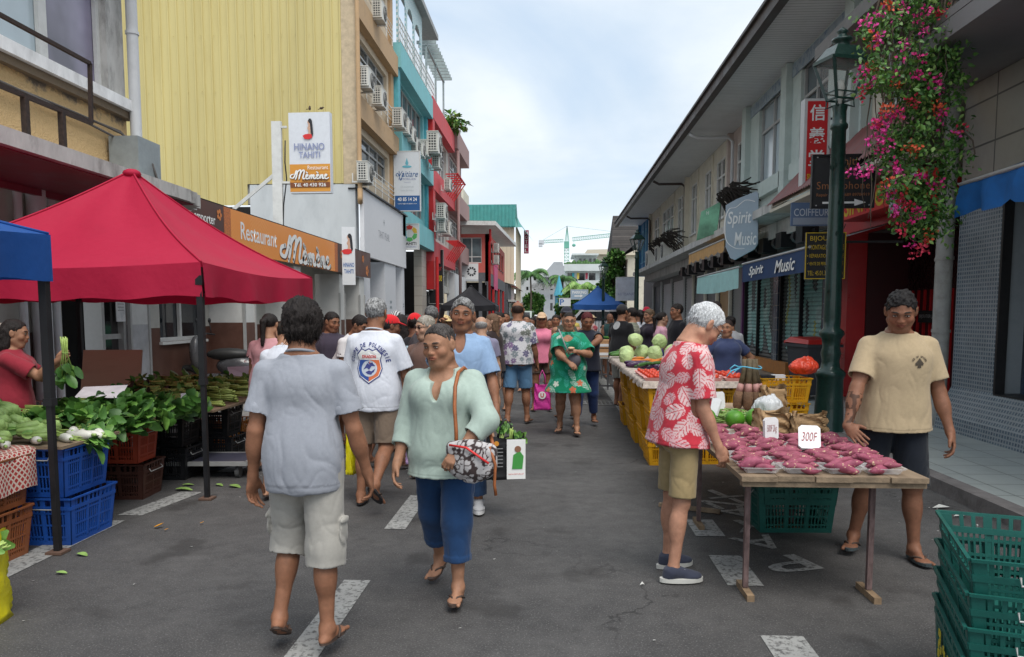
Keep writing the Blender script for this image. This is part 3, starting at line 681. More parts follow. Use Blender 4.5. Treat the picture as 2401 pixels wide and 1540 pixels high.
def asphalt_mat():
 m,nt,b=new_mat('asphalt');tc=nd(nt,'ShaderNodeTexCoord');P=tc.outputs['Object']
 big=nd(nt,'ShaderNodeTexNoise',{'Vector':P,'Scale':.55,'Detail':9.,'Roughness':.7});mid=nd(nt,'ShaderNodeTexNoise',{'Vector':P,'Scale':7.,'Detail':6.,'Roughness':.7})
 fine=nd(nt,'ShaderNodeTexVoronoi',{'Vector':P,'Scale':95.});gr=nd(nt,'ShaderNodeTexNoise',{'Vector':P,'Scale':110.,'Detail':3.})
 c=mixA(nt,nd(nt,'ShaderNodeMapRange',{'Value':big.outputs[0],'From Min':.35,'From Max':.65}).outputs[0],(.046,.044,.044),(.094,.090,.088))
 c=mixA(nt,nd(nt,'ShaderNodeMapRange',{'Value':mid.outputs[0],'From Min':.42,'From Max':.72,'To Max':.55}).outputs[0],c,(.036,.035,.036))
 c=mixA(nt,nd(nt,'ShaderNodeMapRange',{'Value':gr.outputs[0],'From Min':.56,'From Max':.70,'To Max':.8}).outputs[0],c,(.19,.185,.18))
 mp=nd(nt,'ShaderNodeMapping',{'Vector':P,'Scale':(1.,1.,1.)});cr=nd(nt,'ShaderNodeTexVoronoi',{'Vector':mp.outputs[0],'Scale':.8,'Randomness':1.},feature='DISTANCE_TO_EDGE')
 wob=nd(nt,'ShaderNodeTexNoise',{'Vector':P,'Scale':3.,'Detail':6.});mask=nd(nt,'ShaderNodeTexNoise',{'Vector':P,'Scale':.35})
 dist=nd(nt,'ShaderNodeVectorMath',{0:P,1:wob.outputs['Color']},operation='ADD');nt.links.new(dist.outputs[0],cr.inputs['Vector'])
 ck=nd(nt,'ShaderNodeMapRange',{'Value':cr.outputs['Distance'],'From Min':.004,'From Max':.014,'To Min':1.,'To Max':0.});mk=nd(nt,'ShaderNodeMapRange',{'Value':mask.outputs[0],'From Min':.54,'From Max':.60,'To Max':.7})
 cm=nd(nt,'ShaderNodeMath',{0:ck.outputs[0],1:mk.outputs[0]},operation='MULTIPLY');c=mixA(nt,cm.outputs[0],c,(.016,.015,.015))
 st=nd(nt,'ShaderNodeTexNoise',{'Vector':P,'Scale':1.7,'Detail':3.});sm=nd(nt,'ShaderNodeMapRange',{'Value':st.outputs[0],'From Min':.60,'From Max':.68,'To Max':.6});c=mixA(nt,sm.outputs[0],c,(.030,.028,.027))
 nt.links.new(c,b.inputs['Base Color']);rr=nd(nt,'ShaderNodeMapRange',{'Value':mid.outputs[0],'To Min':.58,'To Max':.88});nt.links.new(rr.outputs[0],b.inputs['Roughness']);b.inputs['Specular IOR Level'].default_value=.35
 b1=nd(nt,'ShaderNodeBump',{'Height':fine.outputs['Distance'],'Strength':.55,'Distance':.006});b2=nd(nt,'ShaderNodeBump',{'Height':mid.outputs[0],'Strength':.3,'Distance':.02,'Normal':b1.outputs[0]});nt.links.new(b2.outputs[0],b.inputs['Normal'])
 return m
def paint_mat():
 m,nt,b=new_mat('worn_road_paint');tc=nd(nt,'ShaderNodeTexCoord');P=tc.outputs['Object']
 n=nd(nt,'ShaderNodeTexNoise',{'Vector':P,'Scale':28.,'Detail':8.,'Roughness':.75});k=nd(nt,'ShaderNodeMapRange',{'Value':n.outputs[0],'From Min':.50,'From Max':.60})
 n2=nd(nt,'ShaderNodeTexNoise',{'Vector':P,'Scale':4.,'Detail':4.});c=mixA(nt,n2.outputs[0],(.20,.20,.195),(.36,.36,.345));c=mixA(nt,k.outputs[0],c,(.075,.073,.072))
 nt.links.new(c,b.inputs['Base Color']);b.inputs['Roughness'].default_value=.8
 bp=nd(nt,'ShaderNodeBump',{'Height':n.outputs[0],'Strength':.5,'Distance':.004});nt.links.new(bp.outputs[0],b.inputs['Normal']);return m
def tile_mat(name,col,col2,sx,sy,mortar,mc,rough=.35,bump=.3,axis='XY',off=0.,dirt=.25):
 m,nt,b=new_mat(name);tc=nd(nt,'ShaderNodeTexCoord');sp=nd(nt,'ShaderNodeSeparateXYZ',{0:tc.outputs['Object']})
 cb=nd(nt,'ShaderNodeCombineXYZ',{0:sp.outputs['XYZ'.index(axis[0])],1:sp.outputs['XYZ'.index(axis[1])]})
 br=nd(nt,'ShaderNodeTexBrick',{'Vector':cb.outputs[0],'Color1':tuple(col)+(1,),'Color2':tuple(col2)+(1,),'Mortar':tuple(mc)+(1,),'Scale':1.,'Mortar Size':mortar,'Brick Width':sx,'Row Height':sy,'Bias':0.},offset=off,squash=1.)
 n=nd(nt,'ShaderNodeTexNoise',{'Vector':tc.outputs['Object'],'Scale':2.2,'Detail':8.,'Roughness':.7});k=nd(nt,'ShaderNodeMapRange',{'Value':n.outputs[0],'From Min':.45,'From Max':.75,'To Max':dirt})
 c=mixA(nt,k.outputs[0],br.outputs['Color'],tuple(x*.45 for x in col));nt.links.new(c,b.inputs['Base Color'])
 rr=nd(nt,'ShaderNodeMapRange',{'Value':n.outputs[0],'To Min':max(.05,rough-.12),'To Max':rough+.2});nt.links.new(rr.outputs[0],b.inputs['Roughness'])
 bp=nd(nt,'ShaderNodeBump',{'Height':br.outputs['Fac'],'Strength':bump,'Distance':.004},invert=True);nt.links.new(bp.outputs[0],b.inputs['Normal']);return m
M_ASPH=asphalt_mat();M_PAINT=paint_mat()
M_CONC=mat('concrete',(.27,.265,.25),.85,nscale=3,namt=.22,bump=.4,bscale=70,dirt=.5,dscale=1.5,dcol=(.11,.10,.09))
KL,KR=-4.35,3.45
def structure(o,label,cat='ground'):o['kind']='structure';o['label']=label;o['category']=cat;return o
g=MB();g.quad((-400,-60,-.02),(400,-60,-.02),(400,900,-.02),(-400,900,-.02));structure(g.build('ground',M_CONC),'broad grey ground surface beyond the street and buildings')
g=MB();N=60
g.quad((KL,-8,0),(KR,-8,0),(KR,105,0),(KL,105,0));structure(g.build('road',M_ASPH),'dark grey asphalt roadway running down the market street','road')
g=MB();g.quad((KL-60,105,-.004),(KR+60,105,-.004),(KR+60,122,-.004),(KL-60,122,-.004));structure(g.build('cross_road',M_ASPH),'asphalt cross street at the far end of the market','road')
M_TILE=tile_mat('pavement_tile',(.40,.43,.41),(.36,.39,.375),.42,.42,.006,(.10,.10,.095),.3,.4)
M_KERB=mat('kerb_stone',(.17,.155,.15),.85,nscale=5,namt=.3,bump=.5,bscale=40,dirt=.6,dscale=3,dcol=(.05,.045,.04))
g=MB();g.bb((KR+.16,-8,-.01),(5.9,105,.12));structure(g.build('pavement',M_TILE),'pale square tiled pavement along the right hand shops','pavement')
g=MB();g.bb((KR,-8,-.01),(KR+.16,105,.124));structure(g.build('kerb',M_KERB),'worn dark stone kerb edging the tiled right pavement','kerb')
g=MB();g.bb((-7.6,-8,-.01),(KL-.16,105,.12));structure(g.build('pavement',mat('left_pavement',(.17,.16,.15),.8,nscale=4,namt=.25,bump=.3,dirt=.5)),'brownish concrete pavement along the left hand shops','pavement')
g=MB();g.bb((KL-.16,-8,-.01),(KL,105,.124));structure(g.build('kerb',M_KERB),'stone kerb edging the left pavement behind the crates','kerb')
mk=MB();Z=.004
def strip(x0,x1,y0,y1,sk=0.):mk.quad((x0,y0,Z),(x1,y0,Z),(x1+sk,y1,Z),(x0+sk,y1,Z))
for y in(1.3,3.34,5.48,7.7,9.9,12.1,14.3,18.,22.,26.):strip(-1.245,-1.085,y,y+1.05)
for y0,y1 in((2.55,3.72),(4.42,4.98),(5.42,5.86)):strip(1.04,1.25,y0,y1,.0)
strip(1.10,1.30,12.2,21.5);strip(1.10,1.22,24.,60.)
for i in range(5):mk.quad((1.45,12.6+i*1.35,Z),(3.1,13.3+i*1.35,Z),(3.1,13.75+i*1.35,Z),(1.45,13.0+i*1.35,Z))
for i in range(12):strip(.72,1.0,22.+i*1.25,22.55+i*1.25)
strip(-3.52,-3.30,4.3,5.6);strip(-3.45,-3.25,5.75,6.55,.12);strip(-3.4,-3.2,7.4,8.3,.1)
structure(mk.build('road_marking',M_PAINT),'worn white painted dashes and bay lines on the asphalt','road marking')
lets=[('P',1843,1322),('A',1783,1272),('Y',1752,1232),('A',1722,1200),('N',1703,1181),('T',1684,1158)]
LM=MB();
for ch,px,py in lets:
 p=WG(px,py);me=fit_text(ch,.34,.30,bold=.01);me.transform(Matrix.Translation((p.x,p.y,.0045))@Matrix.Rotation(R_(196),4,'Z')@Matrix.Shear('XY',4,(.0,.25))if False else Matrix.Translation((p.x,p.y,.0045))@Matrix.Rotation(R_(200),4,'Z'))
 LM.add([v.co for v in me.vertices],[tuple(f.vertices)for f in me.polygons])
structure(LM.build('road_marking',M_PAINT),'worn white letters reading PAYANT painted across the parking bay','road marking')
p=WG(1405,945);m=MB();m.lathe([(.001,.002),(.36,.002),(.36,.010),(.33,.012),(.001,.012)],(p.x,p.y,0),28,False)
for i in range(-4,5):
 for j in range(-4,5):
  if i*i+j*j<17:m.box((p.x+i*.07,p.y+j*.07,.016),(.03,.03,.008),.78)
tag(m.build('manhole_cover',mat('cast_iron',(.16,.155,.15),.6,.4,nscale=20,namt=.3,bump=.3)),'round studded iron cover set in the road near the woman in green','manhole cover')
M_LEAF=[mat('leaf_green_%d'%i,c,.5,nscale=8,namt=.35,bump=.2,bscale=30)for i,c in enumerate([(.065,.17,.03),(.13,.27,.05),(.24,.38,.10),(.04,.11,.022)])]
def leaf(b,p,d,w,l,up=(0,0,1),curl=.25,n=4):
 """a folded, curling leaf blade from p along d"""
 p=Vector(p);d=Vector(d).normalized();u=Vector(up);s=d.cross(u);s=s.normalized()if s.length>.01 else Vector((1,0,0));u=s.cross(d);vs=[]
 for i in range(n+1):
  t=i/n;c=p+d*l*t-u*curl*l*t*t;ww=w*math.sin(PI*min(1,t*.86+.08))**.8
  vs+=[c-s*ww+u*ww*.35,c-u*0,c+s*ww+u*ww*.35]
 fs=[]
 for i in range(n):a=i*3;fs+=[(a,a+1,a+4,a+3),(a+1,a+2,a+5,a+4)]
 b.add(vs,fs,True)
for i,(px,py,s,k)in enumerate([(197,1301,.09,'c'),(144,1346,.07,'c'),(430,1150,.15,'c'),(517,1138,.09,'c'),(553,1141,.13,'c'),(440,1140,.10,'c')]):
 q=WG(px,py);b=MB();leaf(b,(q.x-s/2,q.y,.012),(1,rng.uniform(-.5,.5),.02),s*.28,s,curl=.1);tag(b.build('fallen_leaf',M_LEAF[2]),'trampled green vegetable leaf lying flat on the asphalt','leaf','fallen leaves on the road')
M_YEL=mat('peel',(.75,.32,.02),.5,nscale=20)
for px,py,s in((372,1239,.07),(390,1246,.03),(473,1230,.03),(2030,1145,.05)):
 q=WG(px,py);b=MB();leaf(b,(q.x-s/2,q.y,.012),(1,.2,.1),s*.3,s,curl=-.3);tag(b.build('fruit_peel',M_YEL),'small orange scrap of fruit peel on the asphalt','peel','scraps of orange peel')
M_PAPER=mat('scrap_paper',(.55,.55,.52),.8)
b=MB()
for _ in range(150):
 x=rng.uniform(-3.2,3.3);y=rng.uniform(2.6,11);
 if rng.random()<.35:x=rng.uniform(2.6,3.4);y=rng.uniform(4,8)
 s=rng.uniform(.004,.013);a=rng.uniform(0,3);b.add([(x+s*math.cos(a+k*2.1),y+s*math.sin(a+k*2.1),.006+.002*k)for k in range(3)],[(0,1,2)])
tag(b.build('litter_crumbs',M_PAPER),'tiny pale crumbs of litter scattered over the asphalt','litter',kind='stuff')
for px,py,w,a in((2205,1192,.16,.5),(2250,1212,.12,.2),(2120,1160,.05,.8),(1505,1375,.03,0)):
 q=WG(px,py);b=MB();b.add([(q.x-w/2,q.y-w*.14,.012),(q.x+w*.1,q.y-w*.2,.02),(q.x+w/2,q.y+w*.1,.012),(q.x,q.y+w*.2,.03)],[(0,1,2,3)]);tag(b.build('paper_scrap',M_PAPER),'crumpled white paper scrap lying beside the right kerb','litter','paper scraps by the kerb')
def glass(name,col=(.05,.065,.075),rough=.06,var=.5):
 if name in _mc:return _mc[name]
 m,nt,b=new_mat(name);tc=nd(nt,'ShaderNodeTexCoord');n=nd(nt,'ShaderNodeTexNoise',{'Vector':tc.outputs['Object'],'Scale':.9,'Detail':3.});k=nd(nt,'ShaderNodeMapRange',{'Value':n.outputs[0],'From Min':.35,'From Max':.65,'To Min':1-var,'To Max':1+var})
 mx=nd(nt,'ShaderNodeVectorMath',{0:tuple(col),1:k.outputs[0]},operation='MULTIPLY');nt.links.new(mx.outputs[0],b.inputs['Base Color']);b.inputs['Roughness'].default_value=rough;b.inputs['Specular IOR Level'].default_value=.9
 n2=nd(nt,'ShaderNodeTexNoise',{'Vector':tc.outputs['Object'],'Scale':1.5});bp=nd(nt,'ShaderNodeBump',{'Height':n2.outputs[0],'Strength':.05,'Distance':.05});nt.links.new(bp.outputs[0],b.inputs['Normal']);_mc[name]=m;return m
M_GLASS=glass('window_glass',(.07,.09,.10));M_PALE=glass('curtained_glass',(.42,.50,.54),.15,.12);M_DKGLASS=glass('dark_glass',(.015,.015,.016),.08,.3)
M_ALU=mat('aluminium_frame',(.42,.42,.41),.45,.3,nscale=8,namt=.08);M_WFRAME=mat('white_frame',(.62,.62,.60),.55,nscale=6,namt=.08,dirt=.25)
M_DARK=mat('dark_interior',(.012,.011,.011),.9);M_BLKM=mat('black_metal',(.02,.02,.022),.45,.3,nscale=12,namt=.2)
def shutter_mat(name,c,pitch=.085,rust=.25):
 m,nt,b=new_mat(name);tc=nd(nt,'ShaderNodeTexCoord');sp=nd(nt,'ShaderNodeSeparateXYZ',{0:tc.outputs['Object']});n=nd(nt,'ShaderNodeTexNoise',{'Vector':tc.outputs['Object'],'Scale':2.5,'Detail':8.,'Roughness':.7})
 k=nd(nt,'ShaderNodeMapRange',{'Value':n.outputs[0],'From Min':.45,'From Max':.7,'To Max':rust});nt.links.new(mixA(nt,k.outputs[0],c,tuple(x*.4 for x in c)),b.inputs['Base Color']);b.inputs['Roughness'].default_value=.5;b.inputs['Metallic'].default_value=.2;return m
class Wall:
 """a wall lying in a vertical plane: u runs along it, v up, n out of it. Holes are real openings."""
 def __init__(s,o,u,n):s.o=Vector(o);s.u=Vector(u).normalized();s.n=Vector(n).normalized()
 def p(s,u,v,w=0.):return s.o+s.u*u+Vector((0,0,v))+s.n*w
 def bx(s,b,u0,u1,v0,v1,w0,w1):
  ps=[s.p(u,v,w)for w in(w0,w1)for v in(v0,v1)for u in(u0,u1)]
  b.add(ps,[(0,2,3,1),(4,5,7,6),(0,1,5,4),(2,6,7,3),(0,4,6,2),(1,3,7,5)])
 def panel(s,b,u0,u1,v0,v1,holes,th=.25):
  us=sorted({u0,u1}|{min(max(x,u0),u1)for h in holes for x in h[:2]});vs=sorted({v0,v1}|{min(max(x,v0),v1)for h in holes for x in h[2:4]})
  for i in range(len(us)-1):
   j=0
   while j<len(vs)-1:
    free=lambda jj:not any(h[0]<(us[i]+us[i+1])/2<h[1]and h[2]<(vs[jj]+vs[jj+1])/2<h[3]for h in holes)
    if not free(j):j+=1;continue
    k=j
    while k+1<len(vs)-1 and free(k+1):k+=1
    s.bx(b,us[i],us[i+1],vs[j],vs[k+1],-th,0);j=k+1
 def window(s,parent,u0,u1,v0,v1,nu=2,transom=None,fm=None,gm=None,dep=.14,fw=.045,sill=True):
  f=MB();s.bx(f,u0,u1,v0,v0+fw,-dep,-dep+.05);s.bx(f,u0,u1,v1-fw,v1,-dep,-dep+.05)
  for i in range(nu+1):
   x=u0+(u1-u0)*i/nu;a,c=(x,x+fw)if i==0 else((x-fw,x)if i==nu else(x-fw/2,x+fw/2));s.bx(f,a,c,v0+fw,v1-fw,-dep,-dep+.055)
  if transom:s.bx(f,u0+fw,u1-fw,transom-fw/2,transom+fw/2,-dep+.002,-dep+.05)
  if sill:s.bx(f,u0-.04,u1+.04,v0-.05,v0-.002,-dep,.06)
  w=f.build('window',fm or M_ALU,parent);g=MB();s.bx(g,u0+.01,u1-.01,v0+.01,v1-.01,-dep-.02,-dep-.008);g.build('pane',gm or M_GLASS,w);return w
 def shutter(s,parent,u0,u1,v0,v1,m,pitch=.09,dep=.10,name='shutter'):
  b=MB();n=max(2,int((v1-v0)/pitch));vs=[];fs=[]
  for i in range(n*2+1):
   v=v0+(v1-v0)*i/(n*2);w=-dep+(.022 if i%2 else 0);vs+=[s.p(u0,v,w),s.p(u1,v,w)]
  for i in range(n*2):fs.append((2*i,2*i+1,2*i+3,2*i+2))
  b.add(vs,fs,True);return b.build(name,m,parent)
 def M(s,u,v,w=0.):return frame(s.p(u,v,w),s.u,(0,0,1))
LW=lambda X,y0=0.:Wall((X,y0,0),(0,1,0),(1,0,0))
def board(name,M,w,h,th,m,parent=None,rim=None,rm=None):
 b=MB();b.M=M;b.box((0,0,-th/2),(w,h,th));o=b.build(name,m,parent)
 if rim:
  r=MB();r.M=M
  for sx in(-1,1):r.box((sx*(w/2-rim/2),0,.004),(rim,h,.016))
  for sy in(-1,1):r.box((0,sy*(h/2-rim/2),.004),(w-2*rim,rim,.016))
  r.build('rim',rm,o)
 return o
def flat(name,M,pts,m,parent,off=.005,th=.002):
 b=MB();b.M=M@Matrix.Translation((0,0,off));b.poly([(x,y,0)for x,y in pts],(0,0,th));return b.build(name,m,parent)
def disc(cx,cy,r,n=18,a0=0,a1=2*PI):return[(cx+r*math.cos(a0+(a1-a0)*i/n),cy+r*math.sin(a0+(a1-a0)*i/n))for i in range(n+(a1-a0<6))]
def stroke(name,M,paths,w,m,parent,off=.006,sc=1.,o=(0,0)):
 """brush lettering: round-ended flat strokes"""
 b=MB();b.M=M@Matrix.Translation((0,0,off));k=0
 for path in paths:
  P=[Vector((o[0]+x*sc,o[1]+y*sc,k))for x,y in spline(path)];k+=.0004
  L=[];Rr=[]
  for i,p in enumerate(P):
   d=(P[min(i+1,len(P)-1)]-P[max(0,i-1)]);d.z=0;d=d.normalized()if d.length>0 else Vector((1,0,0));n=Vector((-d.y,d.x,0));ww=w*(.62+.38*abs(d.y))/2
   L.append(p+n*ww);Rr.append(p-n*ww)
  b.add(L+Rr,[(i,i+1,len(P)+i+1,len(P)+i)for i in range(len(P)-1)])
  for p in(P[0],P[-1]):b.add([p+Vector((math.cos(t)*w*.42,math.sin(t)*w*.42,0))for t in np.linspace(0,2*PI,9)[:-1]],[tuple(range(8))])
 return b.build(name,m,parent)
def spline(pts,n=5):
 if len(pts)<3:return pts
 out=[];P=[pts[0]]+list(pts)+[pts[-1]]
 for i in range(1,len(P)-2):
  for t in np.linspace(0,1,n,endpoint=False):
   out.append(tuple(.5*((2*P[i][k])+(-P[i-1][k]+P[i+1][k])*t+(2*P[i-1][k]-5*P[i][k]+4*P[i+1][k]-P[i+2][k])*t*t+(-P[i-1][k]+3*P[i][k]-3*P[i+1][k]+P[i+2][k])*t**3)for k in(0,1)))
 out.append(tuple(pts[-1]));return out
def em(name,col,s=0):return mat(name,col,.55,nscale=10,namt=.04)
INKW,INKK,INKR,INKB=em('ink_white',(.80,.80,.78)),em('ink_black',(.02,.02,.025)),em('ink_red',(.62,.03,.03)),em('ink_blue',(.03,.12,.35))
def stucco():
 m,nt,b=new_mat('ochre_stucco');tc=nd(nt,'ShaderNodeTexCoord');P=tc.outputs['Object'];n=nd(nt,'ShaderNodeTexNoise',{'Vector':P,'Scale':45.,'Detail':5.});n2=nd(nt,'ShaderNodeTexNoise',{'Vector':P,'Scale':2.2,'Detail':9.,'Roughness':.7})
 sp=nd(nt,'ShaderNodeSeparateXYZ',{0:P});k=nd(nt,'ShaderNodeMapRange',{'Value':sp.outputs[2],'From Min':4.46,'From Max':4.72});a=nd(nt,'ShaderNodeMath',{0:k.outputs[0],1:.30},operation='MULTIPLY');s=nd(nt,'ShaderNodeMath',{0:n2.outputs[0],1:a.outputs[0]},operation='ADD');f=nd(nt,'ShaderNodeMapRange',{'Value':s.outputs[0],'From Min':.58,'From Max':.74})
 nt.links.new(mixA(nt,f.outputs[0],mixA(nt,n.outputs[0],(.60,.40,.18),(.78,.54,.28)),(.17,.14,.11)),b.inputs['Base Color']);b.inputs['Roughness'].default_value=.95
 bp=nd(nt,'ShaderNodeBump',{'Height':n.outputs[0],'Strength':.9,'Distance':.03});nt.links.new(bp.outputs[0],b.inputs['Normal']);return m
M_STUC=stucco();M_GREYW=mat('weathered_white',(.48,.47,.45),.85,nscale=5,namt=.15,bump=.4,bscale=30,dirt=.75,dscale=3.5,dcol=(.13,.12,.11),stretch=(1,1,.4));M_PIPE=mat('white_pipe',(.58,.59,.60),.4,nscale=3,namt=.06,dirt=.15)
M_CANRED=mat('red_soffit',(.24,.02,.045),.45,nscale=1.2,namt=.2,dirt=.2);M_BROWN=mat('brown_dado',(.105,.048,.034),.5,nscale=4,namt=.2,dirt=.3);M_CREAM=mat('cream_wall',(.46,.45,.41),.75,nscale=3,namt=.1,dirt=.3)
B1=empty('shop_building',(-7,8,0),0,'ochre stucco shop building with red canopy soffit at the left edge','building');W=LW(-6.7)
B1.location=(0,0,0)
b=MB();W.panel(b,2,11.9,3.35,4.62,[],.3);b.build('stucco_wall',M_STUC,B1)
b=MB();W.panel(b,2,11.9,4.62,9.0,[(3.2,11.45,4.90,7.5)],.3);b.build('upper_wall',M_GREYW,B1)
b=MB();W.bx(b,2,12.0,4.73,4.89,-.05,.17);W.bx(b,2,12.0,7.52,7.7,-.05,.75);b.build('window_ledge',mat('painted_ledge',(.78,.78,.78),.7,dirt=.35,dscale=5,stretch=(1,1,.5)),B1)
b=MB();W.bx(b,2,11.95,4.62,4.725,-.02,.10);b.build('cornice',mat('stained_cornice',(.20,.15,.10),.9,dirt=.7,dscale=6,bump=.4),B1)
for u0,u1,gm in((3.2,6.9,M_PALE),(6.9,10.15,M_PALE),(10.15,11.45,glass('torn_film_glass',(.19,.17,.24),.2,.55))):W.window(B1,u0,u1,4.90,7.5,1,None,M_WFRAME,gm,.16,.085,False)
b=MB();W.bx(b,2,10.7,3.22,3.39,0,1.45)
for i in range(8):
 a0,a1=i*PI/16,(i+1)*PI/16;u0,u1=10.7+1.4*math.sin(a0),10.7+1.4*math.sin(a1);W.bx(b,u0,u1,3.22,3.39,0,1.45*math.cos((a0+a1)/2)**.6)
cs=b.build('canopy_slab',M_GREYW,B1);b=MB();W.bx(b,2,11.2,3.205,3.217,0,1.36);W.bx(b,2,11.2,3.12,3.204,.0,.06);b.build('soffit',M_CANRED,cs)
b=MB()
for u in(5.0,6.2,7.85,8.45):b.bar(W.p(u,3.39,1.2),W.p(u,3.86,1.2),.06)
b.bar(W.p(3,3.86,1.2),W.p(9.0,3.86,1.2),.045);b.bar(W.p(9.0,3.86,1.2),W.p(9.03,4.56,1.2),.04);b.bar(W.p(3,4.56,1.2),W.p(9.03,4.56,1.2),.04);b.build('railing',mat('rusty_railing',(.035,.022,.018),.8,nscale=25,namt=.5,bump=.4),B1)
b=MB();b.cyl(W.p(11.85,3.8,.18),W.p(11.85,9,.18),.085,n=14);b.cyl(W.p(11.85,5.9,.18),W.p(11.85,5.95,.18),.10,n=14);b.cyl(W.p(11.85,7.4,.18),W.p(11.85,7.45,.18),.10,n=14);b.build('drainpipe',M_PIPE,B1)
b=MB();W.bx(b,11.3,11.95,3.45,4.25,.05,.50);b.build('duct_box',mat('grey_sheet_metal',(.27,.30,.31),.5,.2,dirt=.3),B1)
for k in range(3):
 b=MB();b.tube([W.p(u,4.45-.05*k-.10*math.sin((u-4)*.5+k)-.012*(u-4)**1.5*(.5+.1*k),.06+.03*k)for u in np.linspace(3,11.6,22)]+[W.p(11.7,3.9,.5),W.p(11.9,3.4,.55)],.018,5);b.build('cable',mat('old_cable',(.10,.09,.085),.7),B1)
W2=LW(-6.9);b=MB();W2.panel(b,2,24.9,1.35,3.2,[(10.3,11.9,0,2.7),(13.05,14.75,1.1,2.6),(16.2,17.3,0,2.5),(19.5,21.8,0,2.7)],.25);b.build('ground_floor_wall',M_CREAM,B1)
b=MB();W2.panel(b,2,24.9,.1,1.35,[(10.3,11.9,0,2.7),(13.05,14.75,1.1,2.6),(16.2,17.3,0,2.5),(19.5,21.8,0,2.7)],.25);b.build('dado',M_BROWN,B1)
W2.window(B1,13.05,14.75,1.1,2.6,2,None,M_WFRAME,glass('reflecting_glass',(.02,.025,.03),.03,.4),.10,.07)
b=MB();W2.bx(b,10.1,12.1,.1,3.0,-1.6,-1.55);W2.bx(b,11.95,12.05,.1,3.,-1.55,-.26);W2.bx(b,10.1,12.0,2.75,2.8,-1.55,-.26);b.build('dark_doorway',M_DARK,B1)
b=MB();W2.bx(b,10.3,10.38,.12,2.7,-.2,.0);W2.bx(b,11.2,11.27,.12,2.6,-.2,.08);W2.bx(b,11.83,11.9,.12,2.7,-.2,.05);W2.bx(b,11.27,11.83,1.2,1.28,-.06,.0);W2.bx(b,11.27,11.83,2.2,2.24,-.06,.0);b.build('door_frame',M_ALU,B1)
b=MB();W2.bx(b,11.28,11.82,.3,2.6,-.05,-.04);b.build('door_glass',M_DKGLASS,B1)
for i,(u0,u1,w0,w1,m)in enumerate([(7.05,7.5,-.1,.35,0),(11.93,12.5,.02,.10,1),(15.0,15.55,0,.72,0),(18.0,18.5,0,.72,0),(21.9,22.4,0,.72,0),(24.2,24.8,0,.72,0)]):
 b=MB();W2.bx(b,u0,u1,1.42,3.2 if u0<12 else 2.74,w0,w1);pl=b.build('pillar',mat('white_pillar',(.60,.60,.58),.6,nscale=3,namt=.06,dirt=.2),B1);b=MB();W2.bx(b,u0,u1,.1,1.419,w0,w1);b.build('pillar_base',M_BROWN if not m else mat('grey_pillar',(.40,.40,.41),.6,dirt=.2),pl)
 for uu in(u0,u1):b=MB();b.bar(W2.p(uu,.12,w1),W2.p(uu,2.2,w1),.05);b.build('corner_guard',M_ALU,pl)
for u,r in((9.75,.12),(10.05,.05),(9.4,.05),(16.0,.08)):b=MB();b.cyl(W2.p(u,.1,.15),W2.p(u,3.3,.15),r,n=12);b.build('drainpipe',M_PIPE,B1)
W2.shutter(B1,16.2,17.3,.12,2.5,shutter_mat('grey_shutter',(.33,.34,.33)),.09,.12);W2.shutter(B1,19.5,21.8,.12,2.7,shutter_mat('grey_shutter2',(.38,.39,.38)),.09,.12)
po=board('poster',W2.M(11.7,1.75,.09),.25,.55,.01,mat('poster_paper',(.62,.62,.62),.6,dirt=.5,dscale=9,dcol=(.1,.12,.14)));po.parent=B1
for i in range(7):b=MB();b.M=W2.M(11.7,1.95-.05*i,.092);b.box((0,0,.002),(.17,.012,.002));b.build('text_line',em('print_grey',(.25,.25,.25)),po)
Mb=empty('scooter',(-6.2,13.9,.12),R_(95),'dark scooter with a mirror parked by the restaurant window','scooter');b=MB();b.tube([(0,.55,.45),(0,.42,.8),(0,.30,1.12)],.05,8);b.ell((0,.45,.75),(.17,.12,.32),12,8);b.build('leg_shield',mat('scooter_grey',(.10,.10,.105),.3,coat=.4),Mb)
b=MB();b.ell((0,-.15,.72),(.16,.42,.12),14,8);b.build('seat',mat('scooter_seat',(.02,.02,.02),.5),Mb);b=MB();b.ell((0,-.3,.5),(.18,.4,.2),12,8);b.ell((0,0,.3),(.15,.5,.07),12,6);b.build('bodywork',mat('scooter_body',(.06,.06,.065),.25,coat=.5),Mb)
for y in(.62,-.55):b=MB();b.tube([(0,y+.22*math.cos(t),.25+.22*math.sin(t))for t in np.linspace(0,2*PI,17)],.06,8);b.cyl((-.04,y,.25),(.04,y,.25),.12);b.build('wheel',mat('tyre',(.02,.02,.02),.8),Mb)
b=MB();b.tube([(-.33,.22,1.08),(0,.32,1.12),(.33,.22,1.08)],.016,6);b.build('handlebar',M_BLKM,Mb)
for s in(-1,1):b=MB();b.tube([(s*.25,.25,1.1),(s*.3,.3,1.3)],.008,5);b.ell((s*.31,.3,1.35),(.07,.02,.05),10,6);b.build('mirror',M_BLKM,Mb)
BX=-6.1;W3=LW(BX);RS=empty('restaurant_building',(0,0,0),0,'low restaurant with long orange and brown sign band above pillars','building')
